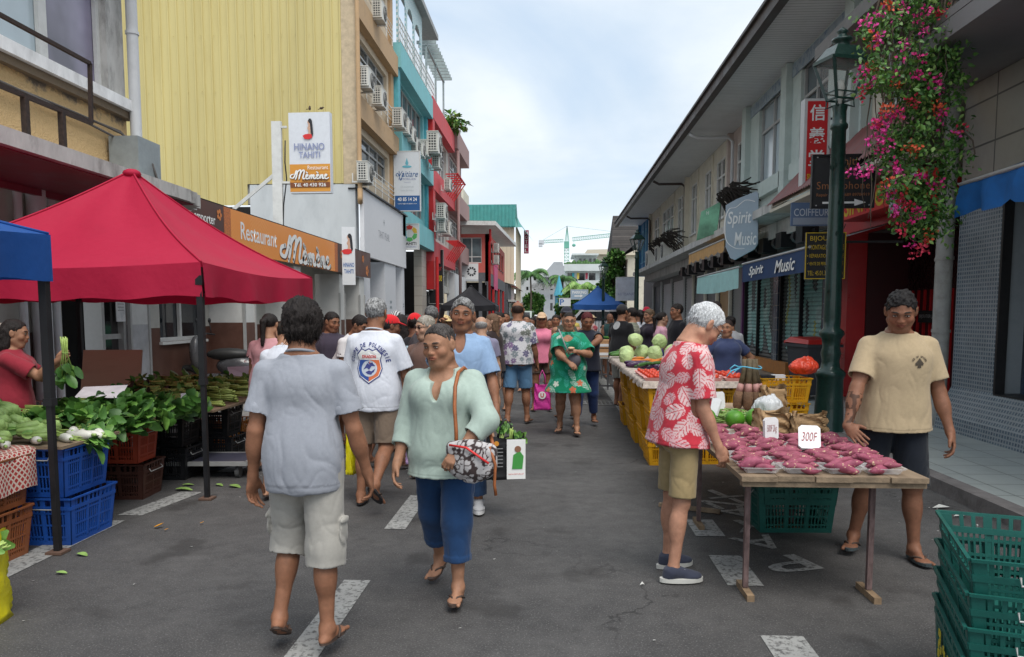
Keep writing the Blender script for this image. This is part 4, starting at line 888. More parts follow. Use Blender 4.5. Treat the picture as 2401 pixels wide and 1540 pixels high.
def printed(name,base,line,sc=18.):
 m,nt,b_=new_mat(name);tc=nd(nt,'ShaderNodeTexCoord');sp=nd(nt,'ShaderNodeSeparateXYZ',{0:tc.outputs['Object']})
 tri=nd(nt,'ShaderNodeMath',{0:sp.outputs[1],1:.45},operation='PINGPONG');ad=nd(nt,'ShaderNodeMath',{0:sp.outputs[2],1:tri.outputs[0]},operation='ADD');m1=nd(nt,'ShaderNodeMath',{0:ad.outputs[0],1:sc*4},operation='MULTIPLY');sn=nd(nt,'ShaderNodeMath',{0:m1.outputs[0]},operation='SINE')
 n=nd(nt,'ShaderNodeTexNoise',{'Vector':tc.outputs['Object'],'Scale':.8});f=nd(nt,'ShaderNodeMapRange',{'Value':sn.outputs[0],'From Min':.55,'From Max':.9,'To Max':.45});mk=nd(nt,'ShaderNodeMapRange',{'Value':n.outputs[0],'From Min':.45,'From Max':.55});f2=nd(nt,'ShaderNodeMath',{0:f.outputs[0],1:mk.outputs[0]},operation='MULTIPLY')
 nt.links.new(mixA(nt,f2.outputs[0],base,line),b_.inputs['Base Color']);b_.inputs['Roughness'].default_value=.45;return m
Z0,Z1=2.78,3.58
b=MB();W3.bx(b,12.2,25.4,Z1,Z1+.02,-.5,.0);W3.bx(b,12.2,25.4,3.0,Z1-.02,-.7,-.06);b.build('fascia_box',M_DARK,RS)
b=MB();W3.bx(b,14.3,21.2,Z0,Z1,-.05,0);band=b.build('sign_band',printed('orange_print',(.78,.27,.04),(.86,.44,.14)),RS)
b=MB();W3.bx(b,12.1,14.0,Z0,Z1,-.05,0);W3.bx(b,21.5,25.4,Z0,Z1,-.05,0);bb2=b.build('sign_band_end',mat('brown_print',(.085,.028,.018),.45,nscale=2,namt=.3),RS)
b=MB();W3.bx(b,14.0,14.3,Z0,Z1,-.05,0.002);W3.bx(b,21.2,21.5,Z0,Z1,-.05,0.002);b.build('chevron_strip',mat('chevron',(.48,.14,.035),.5,nscale=30,namt=.5),RS)
letters('Restaurant',W3.M(15.72,3.22,0),1.95,.34,INKW,band,bold=.012);
MEM=[[(-.05,.55),(-.25,.45),(-.28,.2),(-.08,.12),(.05,.35),(.12,.62),(.22,.95),(.28,.75),(.22,.35),(.12,.0)],[(.2,.55),(.38,.9),(.55,1.02),(.55,.7),(.42,.1),(.4,.02)],[(.44,.35),(.62,.8),(.78,1.0),(.86,.9),(.8,.5),(.74,.15),(.82,.02),(.95,.12)],[(.95,.12),(1.08,.3),(1.16,.42),(1.08,.5),(1.0,.36),(1.0,.12),(1.1,.02),(1.25,.12)],[(1.02,.78),(1.12,.66)],[(1.25,.12),(1.32,.42),(1.30,.05)],[(1.31,.2),(1.42,.44),(1.48,.4),(1.46,.05)],[(1.47,.2),(1.58,.44),(1.66,.4),(1.63,.1),(1.72,.02),(1.82,.15)],[(1.82,.15),(1.95,.3),(2.03,.42),(1.95,.5),(1.87,.36),(1.87,.12),(1.97,.02),(2.12,.12)],[(1.88,.78),(1.98,.66)],[(2.12,.12),(2.2,.44),(2.17,.05)],[(2.18,.2),(2.30,.44),(2.38,.4),(2.34,.1),(2.42,.02),(2.5,.15)],[(2.5,.15),(2.63,.3),(2.71,.42),(2.63,.5),(2.55,.36),(2.55,.12),(2.66,.0),(2.85,.12)]]
def script(parent,M,w,h,m,name='script_lettering',shadow=None,wt=.115):
 sc=w/3.1;b=MB()
 pts=[[(x*w/3.1,y*h/1.02)for x,y in p]for p in MEM]
 if shadow:stroke('shadow_lettering',M,pts,sc*(wt+.02),shadow,parent,.004,1.,(-w*.42+.02*sc,-h*.5-.02*sc))
 return stroke(name,M,pts,sc*wt,m,parent,.007,1.,(-w*.42,-h*.5))
script(band,W3.M(18.85,3.12,0),3.75,.58,INKW,shadow=em('ink_darkbrown',(.10,.03,.015)))
letters('ou à emporter',W3.M(13.0,3.25,0),1.25,.22,INKW,bb2,bold=.01)
for u,v,r in((12.6,3.48,.08),(13.8,3.40,.09),(13.4,2.95,.10),(21.9,3.3,.12),(24.9,3.0,.15),(24.4,3.35,.1),(13.4,2.95,.12)):
 for k in range(5):flat('flower_petal',W3.M(u,v,0),disc(r*.75*math.cos(k*1.257),r*.75*math.sin(k*1.257),r*.45,8),em('petal_orange',(.62,.20,.05)),bb2,.004)
def lady(M,parent,s=1.,oy=0.):
 """seated long-haired lady of the emblem"""
 flat('emblem',M,[(x*s,y*s+oy)for x,y in[(-.02,.30),(.01,.36),(.06,.36),(.10,.30),(.12,.12),(.13,-.10),(.10,-.17),(.06,-.05),(.05,.10),(.035,.22),(.0,.24)]],INKK,parent,.006)
 flat('emblem',M,[(x*s,y*s+oy)for x,y in[(-.02,.32),(-.045,.25),(-.02,.21),(-.01,.16),(-.05,.08),(-.01,.0),(-.03,-.10),(.05,-.16),(.05,.0),(.035,.20)]],em('skin_print',(.55,.34,.24)),parent,.005)
 flat('emblem',M,[(x*s,y*s+oy)for x,y in[(-.20,-.14),(-.12,-.10),(-.03,-.09),(.08,-.10),(.10,-.20),(.0,-.25),(-.14,-.24)]],INKR,parent,.007)
b_=empty('hanging_sign',(0,0,0),0,'small white vertical beer sign by the end of the orange band','sign');Mx=frame(WX(817,600,-5.75),(1,.25,0),(0,0,1));o=board('panel',Mx,.36,1.62,.05,em('sign_white',(.66,.68,.70)),b_,None);lady(Mx,o,.95,.28)
letters('HINANO',Mx,.30,.13,INKB,o,dy=-.25,bold=.02);letters('TAHITI',Mx,.26,.12,INKB,o,dy=-.43,bold=.02)
YB=empty('apartment_building',(0,0,0),0,'tall building with yellow corrugated side wall and beige balconies','building');YY=25.6
def corr(b,p0,p1,z0,z1,pitch,dep,n,prof=((0,0),(.10,0),(.17,1),(.30,1),(.37,0),(.95,0))):
 p0=Vector(p0);p1=Vector(p1);L=(p1-p0).length;d=(p1-p0).normalized();n=Vector(n);k=int(L/pitch);vs=[]
 for i in range(k):
  for a,h in prof:vs.append(p0+d*(i*pitch+a*pitch)+n*dep*h)
 N=len(vs);b.add([v+Vector((0,0,z0))for v in vs]+[v+Vector((0,0,z1))for v in vs],[(i,i+1,N+i+1,N+i)for i in range(N-1)],False)
M_YEL2=mat('yellow_cladding',(.54,.46,.205),.5,nscale=.8,namt=.09,dirt=.4,dscale=.9,dcol=(.36,.27,.08),stretch=(1,1,.12),spec=.3)
b=MB();corr(b,(-14.64,YY,0),(-6.80,YY,0),5.95,15.5,.29,.045,(0,-1,0));corr(b,(-14.64,YY,0),(WY(586,440,YY).x,YY,0),5.25,5.95,.29,.045,(0,-1,0))
for zr in(7.2,9.0,10.8,12.6,14.4):
 for i in range(17):b.box((-14.5+i*.46,YY-.045,zr),(.018,.03,.018))
b.build('corrugated_cladding',M_YEL2,YB);b=MB();b.bb((-7.0,YY-.03,5.93),(-6.5,YY+.38,15.6));b.build('corner_pier',mat('beige_paint2',(.50,.40,.27),.75,dirt=.3),YB)
b=MB();b.bb((-14.7,YY+.08,5.3),(-6.9,YY+.3,15.6));b.build('gable_wall',M_CREAM,YB)
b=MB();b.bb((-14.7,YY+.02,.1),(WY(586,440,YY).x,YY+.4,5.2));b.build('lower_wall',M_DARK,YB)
b=MB();b.bb((WY(586,440,YY).x,YY-.02,.1),(-6.62,YY+.4,5.92));b.build('lower_wall',mat('pale_blue_wall',(.52,.545,.56),.8,nscale=1.5,namt=.08,dirt=.35,dscale=1.8,dcol=(.28,.31,.33),stretch=(1,1,.5)),YB)
M_PEACH=mat('peach_paint',(.47,.31,.17),.75,nscale=2,namt=.1,dirt=.4,dscale=2);M_BEIGE=mat('beige_paint',(.60,.50,.37),.75,nscale=2,namt=.06,dirt=.15);M_TURQ=mat('turquoise_paint',(.19,.47,.50),.7,nscale=2,namt=.08,dirt=.35,dscale=3,dcol=(.1,.25,.27),stretch=(1,1,.3));M_TEAL=mat('teal_paint',(.09,.36,.42),.7);M_REDP=mat('coral_paint',(.55,.07,.08),.7,nscale=2,namt=.1,dirt=.35,dscale=3,dcol=(.25,.05,.05),stretch=(1,1,.3));M_RED2=mat('signal_red',(.48,.018,.02),.55,nscale=3,namt=.1);M_MAUVE=mat('mauve_paint',(.31,.20,.19),.8,nscale=2,namt=.08,dirt=.2)
FX=-6.75;WF=LW(FX);FY=lambda x,X=FX:X*1787/(x-1295)
def ac_unit():
 r=empty('air_conditioner',(0,0,0));b=MB();b.box((0,0,0),(.34,.80,.58));b.box((0,0,.30),(.36,.84,.025));b.build('casing',mat('ac_white',(.62,.61,.56),.5,dirt=.3,dscale=3),r)
 b=MB();b.cyl((.17,.12,0),(.19,.12,0),.24,n=20);
 f=b.build('fan_grille',mat('ac_dark',(.06,.06,.06),.6),r)
 b=MB()
 for k in range(3):b.tube([(.195,.12+(.08+.07*k)*math.cos(t),(.08+.07*k)*math.sin(t))for t in np.linspace(0,2*PI,15)],.006,4)
 b.build('guard_ring',mat('ac_guard',(.40,.40,.38),.5),f)
 b=MB();
 b.box((0,-.405,0),(.26,.012,.48));g=b.build('vent',mat('ac_dark',(.06,.06,.06),.6),r);b=MB()
 for i in range(6):b.box((0,-.413,-.2+.08*i),(.28,.012,.022))
 for i in range(4):b.box((-.12+.08*i,-.415,0),(.018,.012,.48))
 b.build('vent_grid',mat('ac_white',(.6,.6,.55)),g)
 b=MB()
 for y in(-.3,.3):b.bar((-.35,y,-.32),(.2,y,-.32),.04);b.bar((-.33,y,-.32),(-.33,y,-.05),.03)
 b.build('bracket',M_WFRAME,r);return r
AC0=ac_unit();_acused=[0]
def ac(px,py,X,label,s=1.,group='air conditioners on the left facades'):
 p=WX(px,py,X);o=AC0 if not _acused[0]else copy_tree(AC0);_acused[0]=1;o.location=p;o.scale=(s,s,s);tag(o,label,'air conditioner',group);return o
y1,y2,y3,y4=FY(921),FY(999),FY(1052),FY(1074)
def storey_wall(parent,ya,yb,z0,z1,wall_m,holes,nu,tr=True,fm=M_ALU,gm=M_GLASS,wall=WF,th=.3):
 b=MB();wall.panel(b,ya,yb,z0,z1,holes,th);b.build('wall',wall_m,parent)
 for h in holes:wall.window(parent,h[0],h[1],h[2],h[3],nu,h[2]+(h[3]-h[2])*.68 if tr else None,fm,gm,.18,.06,False)
for z0,sp0,sp1 in((5.8,8.15,8.9),(8.9,11.4,12.2),(12.2,14.7,15.5)):
 storey_wall(YB,YY,y1-.15,z0,sp0,M_BEIGE,[(YY+.5,y1-.9,z0+.95,sp0-.25)],4)
 b=MB();WF.bx(b,YY+.1,y1,sp0,sp1,-.25,.30);b.build('balcony_band',M_PEACH,YB);b=MB();WF.bx(b,y1-.55,y1-.1,z0,sp0,0,.12);b.build('pilaster',M_PEACH,YB)
 b=MB()
 for zz in(.45,.62,.79,.96):b.bar(WF.p(YY+.3,z0+zz,.22),WF.p(y1-.7,z0+zz,.22),.025)
 for u in np.linspace(YY+.3,y1-.7,6):b.bar(WF.p(u,z0+.2,.22),WF.p(u,z0+1.0,.22),.03)
 b.build('railing',M_WFRAME,YB)
b=MB();b.cyl((FX+.32,YY-.12,5.6),(FX+.32,YY-.12,15.5),.075,n=12);b.tube([(FX+.32,YY-.12,5.75),(FX+.32,YY-.12,5.5),(FX+.36,YY-.3,5.4),(FX+.32,YY-.12,5.3)],.09,8);b.build('drainpipe',M_PEACH,YB)
b=MB();WF.bx(b,YY-.04,y1+.6,3.55,5.75,.28,.42);fa=b.build('fascia',em('fascia_white',(.66,.66,.68)),YB);letters('TAHITI PEARL',WF.M(28.6,4.5,.42),1.9,.26,em('ink_grey',(.30,.31,.34)),fa,bold=-.01);flat('emblem',WF.M(28.6,5.0,.42),[(0,.12),(.04,.03),(.12,0),(.04,-.03),(0,-.12),(-.04,-.03),(-.12,0),(-.04,.03)],em('ink_grey',(.3,.31,.34)),fa)
b=MB();WF.bx(b,YY-.06,y1+.7,5.75,5.80,-.1,.50);b.build('fascia_cap',M_BLKM,fa)
b=MB()
for u0,u1 in((YY,YY+.9),(28.9,30.9),(32.2,32.7)):WF.bx(b,u0,u1,.1,3.55,-.5,.36)
pw=b.build('shopfront_pillar',em('pearl_white',(.60,.61,.64)),YB);b=MB();WF.bx(b,YY,34,.1,3.55,-1.4,-1.3);b.build('shop_recess',mat('recess_grey',(.16,.17,.18),.6),YB)
for u,w_ in((29.9,.42),(32.45,.2)):
 for k in range(4):a=k*PI/2;flat('emblem',WF.M(u,1.95,.36),[(r*math.cos(a+t),r*math.sin(a+t))for r,t in((.05*w_/.4,.8),(.40*w_,.5),(.55*w_,.78),(.40*w_,1.07))],em('ink_teal',(.03,.10,.11)),pw)
for px,py in((858,187),(889,231),(856,406),(889,30)):ac(px,py,FX+.45,'air conditioner on the beige facade, %s'%{187:'left of a pair above the peach band',231:'right of a pair above the peach band',406:'beside the lowest white balcony rail',30:'up on the top floor'}[py],1.05)
SG=empty('mast_sign',(0,0,0),0,'white and orange double sign on a white steel mast before the yellow wall','sign');sy=22.
p=lambda x,y:WY(x,y,sy)
b=MB();b.bar(p(655,610),p(648,285),.28,.12,up=(0,1,0));b.bar(p(648,298)+Vector((0,0,0)),p(672,298),.06);b.bar(p(655,428),p(680,428),.06);b.build('mast',M_WFRAME,SG)
b=MB();b.bar(p(527,500)+Vector((0,.2,0)),p(640,412),.10,.04,up=(0,1,0));b.build('brace',M_WFRAME,SG)
b=MB();b.tube([p(670,330)+Vector((0,-.05,0)),p(668,380),p(672,420),p(665,480),p(664,530),p(670,600)],.02,5);b.build('cable',M_BLKM,SG)
a,c=p(671,264),p(780,452);Mx=frame(((a.x+c.x)/2,sy-.02,(a.z+c.z)/2),(1,-.04,0),(0,0,1));w,h=c.x-a.x,a.z-c.z;w*=.93
o=board('light_box',Mx@Matrix.Translation((0,0,-.02)),w,h,.22,em('box_white',(.64,.66,.70)),SG)
op=flat('lower_panel',Mx,[(-w/2+.01,-h/2+.04),(w/2-.01,-h/2+.04),(w/2-.01,-h/2+h*.36),(-w/2+.01,-h/2+h*.36)],printed('amber_print',(.62,.26,.03),(.75,.40,.06)),o,-.014)
lady(Mx,o,.95,h*.27);letters('HINANO',Mx,w*.74,.20,em('ink_steel',(.24,.27,.42)),o,dy=h*.075,bold=.02,off=.008);letters('TAHITI',Mx,w*.52,.17,em('ink_steel',(.24,.27,.42)),o,dy=-h*.025,bold=.02,off=.008)
letters('Restaurant',Mx,w*.50,.11,INKW,o,dx=w*.2,dy=-h*.185,off=.012);script(o,Mx@Matrix.Translation((0,-h*.27,.01)),w*.92,.26,INKW,shadow=em('ink_darkbrown',(.1,.03,.015)));letters('PLATS À EMPORTER',Mx,w*.62,.07,em('ink_darkbrown',(.1,.03,.015)),o,dx=w*.12,dy=-h*.345,off=.012,bold=.01)
flat('phone_panel',Mx,[(-w/2+.02,-h/2+.16),(w/2-.02,-h/2+.16),(w/2-.02,-h/2+.30),(-w/2+.02,-h/2+.30)],em('brown_panel',(.19,.06,.02)),o,.0);letters('Tél. 40 430 926',Mx,w*.78,.10,INKW,o,dy=-h/2+.23,off=.008,bold=.01)
for px,lab in((726,'small brown bird perched upright on top of the white mast sign'),(753,'small brown bird perched in profile on the white mast sign corner')):
 q=p(px,258);r_=empty('bird',q,0,lab,'bird');b=MB();b.ell((0,0,.05),(.05 if px>740 else.035,.04,.06 if px<740 else.035),10,8);b.ell((.05 if px>740 else 0,0,.10 if px<740 else.07),(.024,.024,.024),8,6);b.cyl((.07 if px>740 else.02,0,.10 if px<740 else.07),(.095 if px>740 else.045,0,.10 if px<740 else.065),.008,.001,n=6);b.bar((-.03,0,.03),(-.10,0,.02),.03,.01);b.build('body',mat('feather_brown',(.07,.045,.03),.8),r_)
TB=empty('apartment_building',(0,0,0),0,'turquoise building with latticed roof terrace next to the beige one','building');b=MB();b.bb((-9.5,y2-.12,.1),(-6.95,y2-.02,4.9));b.build('party_wall',M_DARK,TB)
for z0,sp0,sp1 in((5.9,8.35,9.3),(9.3,11.8,12.8)):
 storey_wall(TB,y1,y2,z0,sp0,M_TURQ,[(y1+.7,y2-.8,z0+.5,sp0-.1)],6,False,M_ALU,M_GLASS);b=MB();WF.bx(b,y1,y2,sp0,sp1,-.3,.42);b.build('spandrel',M_TURQ,TB)
 b=MB();WF.bx(b,y1-.02,y1+.42,z0,sp0,-.05,.30);WF.bx(b,y2-.4,y2,z0,sp0,-.05,.15);b.build('fin',M_TEAL,TB)
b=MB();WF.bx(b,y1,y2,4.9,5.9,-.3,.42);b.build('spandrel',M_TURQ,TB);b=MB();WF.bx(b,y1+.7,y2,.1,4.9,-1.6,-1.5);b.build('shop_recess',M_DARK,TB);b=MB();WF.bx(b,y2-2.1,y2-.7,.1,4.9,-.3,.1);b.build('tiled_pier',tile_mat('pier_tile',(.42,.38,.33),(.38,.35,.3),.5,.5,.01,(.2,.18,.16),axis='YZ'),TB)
b=MB();WF.bx(b,y1,y2+.6,16.0,16.25,-.3,.65);b.build('roof_slab',mat('roof_grey',(.30,.31,.31),.8),TB)
WL=LW(FX+.3)
ha=[(u,u+1.55,13.1,15.2)for u in(y1+.3,y1+2.15,y1+4.0)];b=MB();WL.panel(b,y1,y1+6.0,12.8,16.0,ha,.06)
for(u0,u1,v0,v1)in ha:
 uc=(u0+u1)/2;b.add([WL.p(u0,v1,0)]+[WL.p(uc-.775*math.cos(t),v1-.75+.75*math.sin(t),0)for t in np.linspace(0,PI/2,7)],[tuple(range(8))]);b.add([WL.p(u1,v1,0)]+[WL.p(uc+.775*math.cos(t),v1-.75+.75*math.sin(t),0)for t in np.linspace(0,PI/2,7)],[tuple(range(8))])
m_,nt_,b__=new_mat('lattice_panel');tc_=nd(nt_,'ShaderNodeTexCoord');ck_=nd(nt_,'ShaderNodeTexChecker',{'Vector':tc_.outputs['Object'],'Scale':9.,'Color1':(.60,.66,.66,1),'Color2':(.22,.42,.45,1)});nt_.links.new(ck_.outputs[0],b__.inputs['Base Color'])
b.build('arched_lattice',m_,TB)
b=MB()
for zz in(12.95,13.25,13.55,13.8):b.bar(WL.p(y1,zz,.06),WL.p(y2+.8,zz,.06),.035)
for u in np.linspace(y1,y2+.8,26):b.bar(WL.p(u,12.8,.06),WL.p(u,13.8,.06),.03)
b.build('railing',M_WFRAME,TB)
b=MB()
for i in range(12):b.bar(WL.p(y2-1.2+i*.55,15.3,-.5),WL.p(y2-1.2+i*.55,15.3,.5),.06,.16)
b.bar(WL.p(y2-1.4,15.15,.0),WL.p(y2+5,15.15,.0),.1);
for u in(y2-1.3,y2+1.8,y2+4.8):b.bar(WL.p(u,12.8,.0),WL.p(u,15.2,.0),.1)
b.build('pergola',mat('pergola_grey',(.30,.36,.36),.7),TB)
for px,py,s in((936,280,1.15),(952,300,1.0),(963,318,1.0),(985,352,1.0),(972,343,1.),(996,350,1.2)):ac(px,py,FX+.5,'air conditioner under the turquoise windows, %s'%{936:'largest and nearest',952:'second from the near end',963:'third from the near end',972:'fourth from the near end',985:'second from the far end',996:'at the far end by the red wall'}[px],s)
def vsign(px0,px1,py0,py1,Y,m,lab,rim=.03):
 a,c=WY(px0,py0,Y),WY(px1,py1,Y);M=frame(((a.x+c.x)/2,Y,(a.z+c.z)/2),(1,0,0),(0,0,1));r=empty('hanging_sign',(0,0,0),0,lab,'sign');w,h=c.x-a.x,a.z-c.z
 o=board('panel',M,w,h,.16,m,r,rim,M_WFRAME);b=MB();b.bar((a.x-.5,Y+.08,c.z+h*.85),(a.x+.02,Y+.08,c.z+h*.85),.05);b.bar((a.x-.5,Y+.08,c.z+h*.15),(a.x+.02,Y+.08,c.z+h*.15),.05);b.build('bracket',M_BLKM,r);return M,w,h,o
M,w,h,o=vsign(922,986,354,495,31.8,em('sign_pale',(.58,.62,.66)),'tall white and blue property agency sign on the turquoise facade')
flat('blue_panel',M,[(-w/2+.03,-h/2+.03),(w/2-.03,-h/2+.03),(w/2-.03,-h/2+h*.26),(-w/2+.03,-h/2+h*.26)],em('ink_navy',(.02,.09,.26)),o);letters('40 85 14 24',M,w*.72,.15,INKW,o,dy=-h*.30,off=.009,bold=.01);letters('contact@immobilier.com',M,w*.72,.06,INKW,o,dy=-h*.375,off=.009)
stroke('script_lettering',M,[[(-.42,.08),(-.48,.14),(-.40,.2),(-.34,.05),(-.28,-.08),(-.18,.18)]],.028,em('ink_navy',(.02,.09,.26)),o,.008,1.,(.02,.12));letters('Vaitiare',M,w*.72,.24,em('ink_navy',(.02,.09,.26)),o,dy=h*.12,dx=.06,shear=.35,off=.009);letters('IMMOBILIER',M,w*.66,.08,em('ink_steel',(.24,.27,.42)),o,dy=h*.035);letters('TAHITI',M,w*.25,.04,em('ink_steel',(.24,.27,.42)),o,dy=-h*.02);letters('La source de',M,w*.5,.08,em('ink_faint',(.42,.47,.5)),o,dy=-h*.09,shear=.3);letters('votre bonheur',M,w*.5,.08,em('ink_faint',(.42,.47,.5)),o,dy=-h*.15,shear=.3)
flat('drop',M,[(0,.26),(.04,.12),(.07,.05),(.04,-.03),(-.04,-.03),(-.07,.05),(-.04,.12)],em('ink_aqua',(.12,.40,.50)),o);flat('drop_ring',M@Matrix.Translation((0,h*.24,0)),[(.2*math.cos(t),.05*math.sin(t))for t in np.linspace(0,2*PI,17)[:-1]],em('ink_aqua',(.12,.40,.50)),o,.004)
for c in o.children:
 if c.name.startswith('drop')and 'ring' not in c.name:c.matrix_basis=M@Matrix.Translation((0,h*.28,0))@M.inverted()
M,w,h,o=vsign(938,982,524,585,33.,em('sign_white2',(.64,.65,.65)),'square white coworking sign with a coloured hexagon')
hx=lambda k,r:(r*math.cos(PI/2+k*PI/3),r*math.sin(PI/2+k*PI/3)+h*.12)
for k,c in enumerate([(.55,.05,.04),(.55,.05,.04),(.05,.30,.50),(.10,.42,.12),(.10,.42,.12),(.62,.42,.05)]):flat('hexagon_piece',M,[hx(k-.45,.19),hx(k-.45,.33),hx(k,.36),hx(k+.45,.33),hx(k+.45,.19)],em('hx%d'%k,c),o)
letters('TAHITI',M,w*.72,.13,INKK,o,dy=-h*.27,bold=.02);letters('COWORKING',M,w*.72,.08,em('ink_steel',(.24,.27,.42)),o,dy=-h*.39)
RB=empty('apartment_building',(0,0,0),0,'coral red building with red steel brackets beyond the turquoise one','building')
for z0,sp0,sp1 in((2.9,4.4,5.5),(5.5,8.2,9.3),(9.3,11.9,13.0)):
 storey_wall(RB,y2,y3,z0,sp0,M_CREAM,[(y2+1.,y3-1.,z0+.4,sp0-.15)],5,True,M_WFRAME);b=MB();WF.bx(b,y2,y3,sp0,sp1,-.3,.42);b.build('spandrel',M_REDP,RB)
 b=MB();WF.bx(b,y2,y2+.7,z0,sp0,-.05,.40);b.build('column',M_RED2,RB)
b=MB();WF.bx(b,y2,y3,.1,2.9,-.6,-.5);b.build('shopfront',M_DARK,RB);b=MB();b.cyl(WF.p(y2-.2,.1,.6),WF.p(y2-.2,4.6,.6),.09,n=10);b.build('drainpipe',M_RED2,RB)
for zc in(5.0,8.9):
 b=MB()
 for u in np.linspace(y3-4.2,y3-.6,6):b.bar(WF.p(u,zc-.2,.4),WF.p(u,zc+.9,1.15),.06);b.bar(WF.p(u,zc+.9,.4),WF.p(u,zc+.9,1.15),.06)
 b.bar(WF.p(y3-4.4,zc+.9,1.15),WF.p(y3-.4,zc+.9,1.15),.06);b.build('steel_bracket',M_RED2,RB)
for px,py,s,lab in((1018,338,1.6,'big pale air conditioner high on the coral facade'),(1024,380,1.1,'air conditioner within the upper red steel bracket'),(1036,497,1.3,'pale air conditioner above the lower red bracket'),(1037,528,1.1,'air conditioner within the lower red bracket'),(1050,434,1.,'air conditioner on the mauve facade mid height'),(1048,536,1.2,'air conditioner beside the lower red bracket near mauve wall')):ac(px,py,FX+.9,lab,s)
MV=empty('apartment_building',(0,0,0),0,'mauve building with stepped balcony bands beyond the coral one','building')
WM=LW(FX+.35)
for z0,sp0,sp1 in((2.9,5.1,6.3),(6.3,8.2,9.4),(9.4,12.2,13.4)):
 storey_wall(MV,y3,y4+2,z0,sp0,M_MAUVE,[(y3+.6,y4+1.,z0+.5,sp0-.2)],4,True,M_WFRAME);b=MB();WM.bx(b,y3,y4+2,sp0,sp1,-.6,.25);b.build('balcony_band',M_MAUVE,MV)
b=MB();WM.bx(b,y3,y4+2,.1,4.2,-.5,.02);b.build('white_hoarding',em('hoarding',(.62,.63,.64)),MV);b=MB();b.tube([WM.p(y3-.1,2,.4),WM.p(y3-.1,6,.4),WM.p(y3-.1,6.4,.3),WM.p(y3-.1,12,.3)],.10,8);b.build('drainpipe',M_MAUVE,MV)
b=MB();WM.bx(b,y3,y4,13.4,14.4,-.2,-.15);b.build('roof_trellis',mat('trellis_brown',(.22,.17,.15),.8),MV)
M,w,h,o=vsign(1004,1040,585,712,43.,em('board_black',(.02,.02,.022)),'black upright shop board with yellow script below the red balcony',.02);letters("M'amuse",M,w*.8,.5,em('ink_yellow',(.65,.45,.03)),o,dy=.0,shear=.3,bold=.02);letters('bar',M,w*.3,.3,INKR,o,dy=.5,dx=.2)
def bush(name,c,r,n,mats,parent=None,size=.12,seed=0,trunk=None,squash=1.,drop=0.):
 rr=np.random.default_rng(seed);b=MB();cs=rr.normal(0,.42,(9,3));
 for i in range(n):
  k=cs[rr.integers(len(cs))];v=rr.normal(0,1,3);v/=np.linalg.norm(v);p_=Vector(c)+Vector((k+v*rr.uniform(.15,.5))*np.array([r,r,r*squash]));d=Vector(v+np.array([0,0,-drop]));b.mi=int(rr.integers(len(mats)));leaf(b,p_,d,size*.38,size*rr.uniform(.7,1.3),curl=.3,n=2)
 return b.build(name,mats,parent)
q=WX(1055,290,FX+.2);bt=empty('roof_plant',q,0,'bright green shrub growing on the mauve roof terrace','plant');f_=bush('foliage',(0,0,0),.62,300,M_LEAF[:3],bt,.30,3);b=MB();b.tube([(0,0,-1.6),(0,0,0)],.08,6);b.build('stem',mat('bark',(.10,.075,.055),.9,nscale=12,namt=.4,bump=.6),bt)
RW=lambda X:Wall((X,0,0),(0,1,0),(-1,0,0))
def RM(X,y,z):return frame((X,y,z),(0,-1,0),(0,0,1))
RX0=5.35;WR=RW(RX0);yr=lambda x:RX0*1787/(x-1295)
RBd=empty('shop_building',(0,0,0),0,'long two storey right hand building under a deep dark edged roof','building')
M_SOFF=tile_mat('slatted_soffit',(.72,.74,.75),(.70,.72,.73),60.,.12,.006,(.16,.18,.19),.6,.4,axis='XY',dirt=.2);M_GUT=mat('dark_gutter',(.055,.04,.036),.5,nscale=3,namt=.2);M_CRM=mat('cream_paint',(.60,.56,.46),.8,nscale=2,namt=.08,dirt=.35,dscale=2.2,dcol=(.2,.18,.15));M_PNK=mat('pale_pink_paint',(.50,.42,.38),.8,nscale=2,namt=.08,dirt=.3);M_SAGE=mat('sage_paint',(.47,.54,.51),.75,nscale=2,namt=.07,dirt=.25,dscale=2.5,dcol=(.16,.18,.17));M_BLUEP=mat('blue_paint',(.03,.17,.32),.65,nscale=2,namt=.1,dirt=.2);M_LBL=mat('light_blue_paint',(.16,.42,.56),.65,dirt=.2)
b=MB();b.bb((3.9,8.3,6.95),(9.5,47.6,7.08));b.build('soffit',M_SOFF,RBd);b=MB();b.add([(3.95,8.25,7.09),(3.95,47.65,7.09),(9.5,47.65,9.2),(9.5,8.25,9.2)],[(0,1,2,3)]);b.bb((3.95,47.55,7.085),(9.5,47.63,7.4));b.build('roof',M_GUT,RBd)
b=MB();b.bb((3.80,8.2,6.88),(3.97,47.7,7.14));b.bb((3.74,8.2,7.10),(3.80,47.7,7.16));b.build('gutter',M_GUT,RBd)
secs=[(42.2,47.3,M_BLUEP,M_LBL,[(42.7,43.6),(44.1,45.0),(45.5,46.6)]),(30.9,42.2,M_CRM,M_WFRAME,[(31.9,33.4),(34.4,38.0),(38.9,40.9)]),(23.6,30.9,M_CRM,M_GREYW,[(24.3,25.7),(26.4,27.6),(28.9,30.2)]),(21.0,23.6,M_PNK,M_GREYW,[(21.6,22.9)])]
for ya,yb,wm,fm,ws in secs:
 hs=[(a,c,4.62,6.5)for a,c in ws];b=MB();WR.panel(b,ya,yb,3.85,6.95,hs,.3);b.build('upper_wall',wm,RBd)
 for a,c in ws:
  WR.window(RBd,a,c,4.62,6.5,3 if c-a>3 else 2,5.95,fm if fm is not M_GREYW else M_WFRAME,glass('shade_glass',(.24,.25,.23),.2,.3)if ya>23 else M_GLASS,.06,.06,True)
  b=MB();WR.bx(b,a-.22,a-.06,4.3,6.9,0,.05);b.build('mullion_fin',wm,RBd)
 b=MB();WR.bx(b,yb-.16,yb,3.86,6.94,0,.16);b.build('pilaster',wm,RBd)
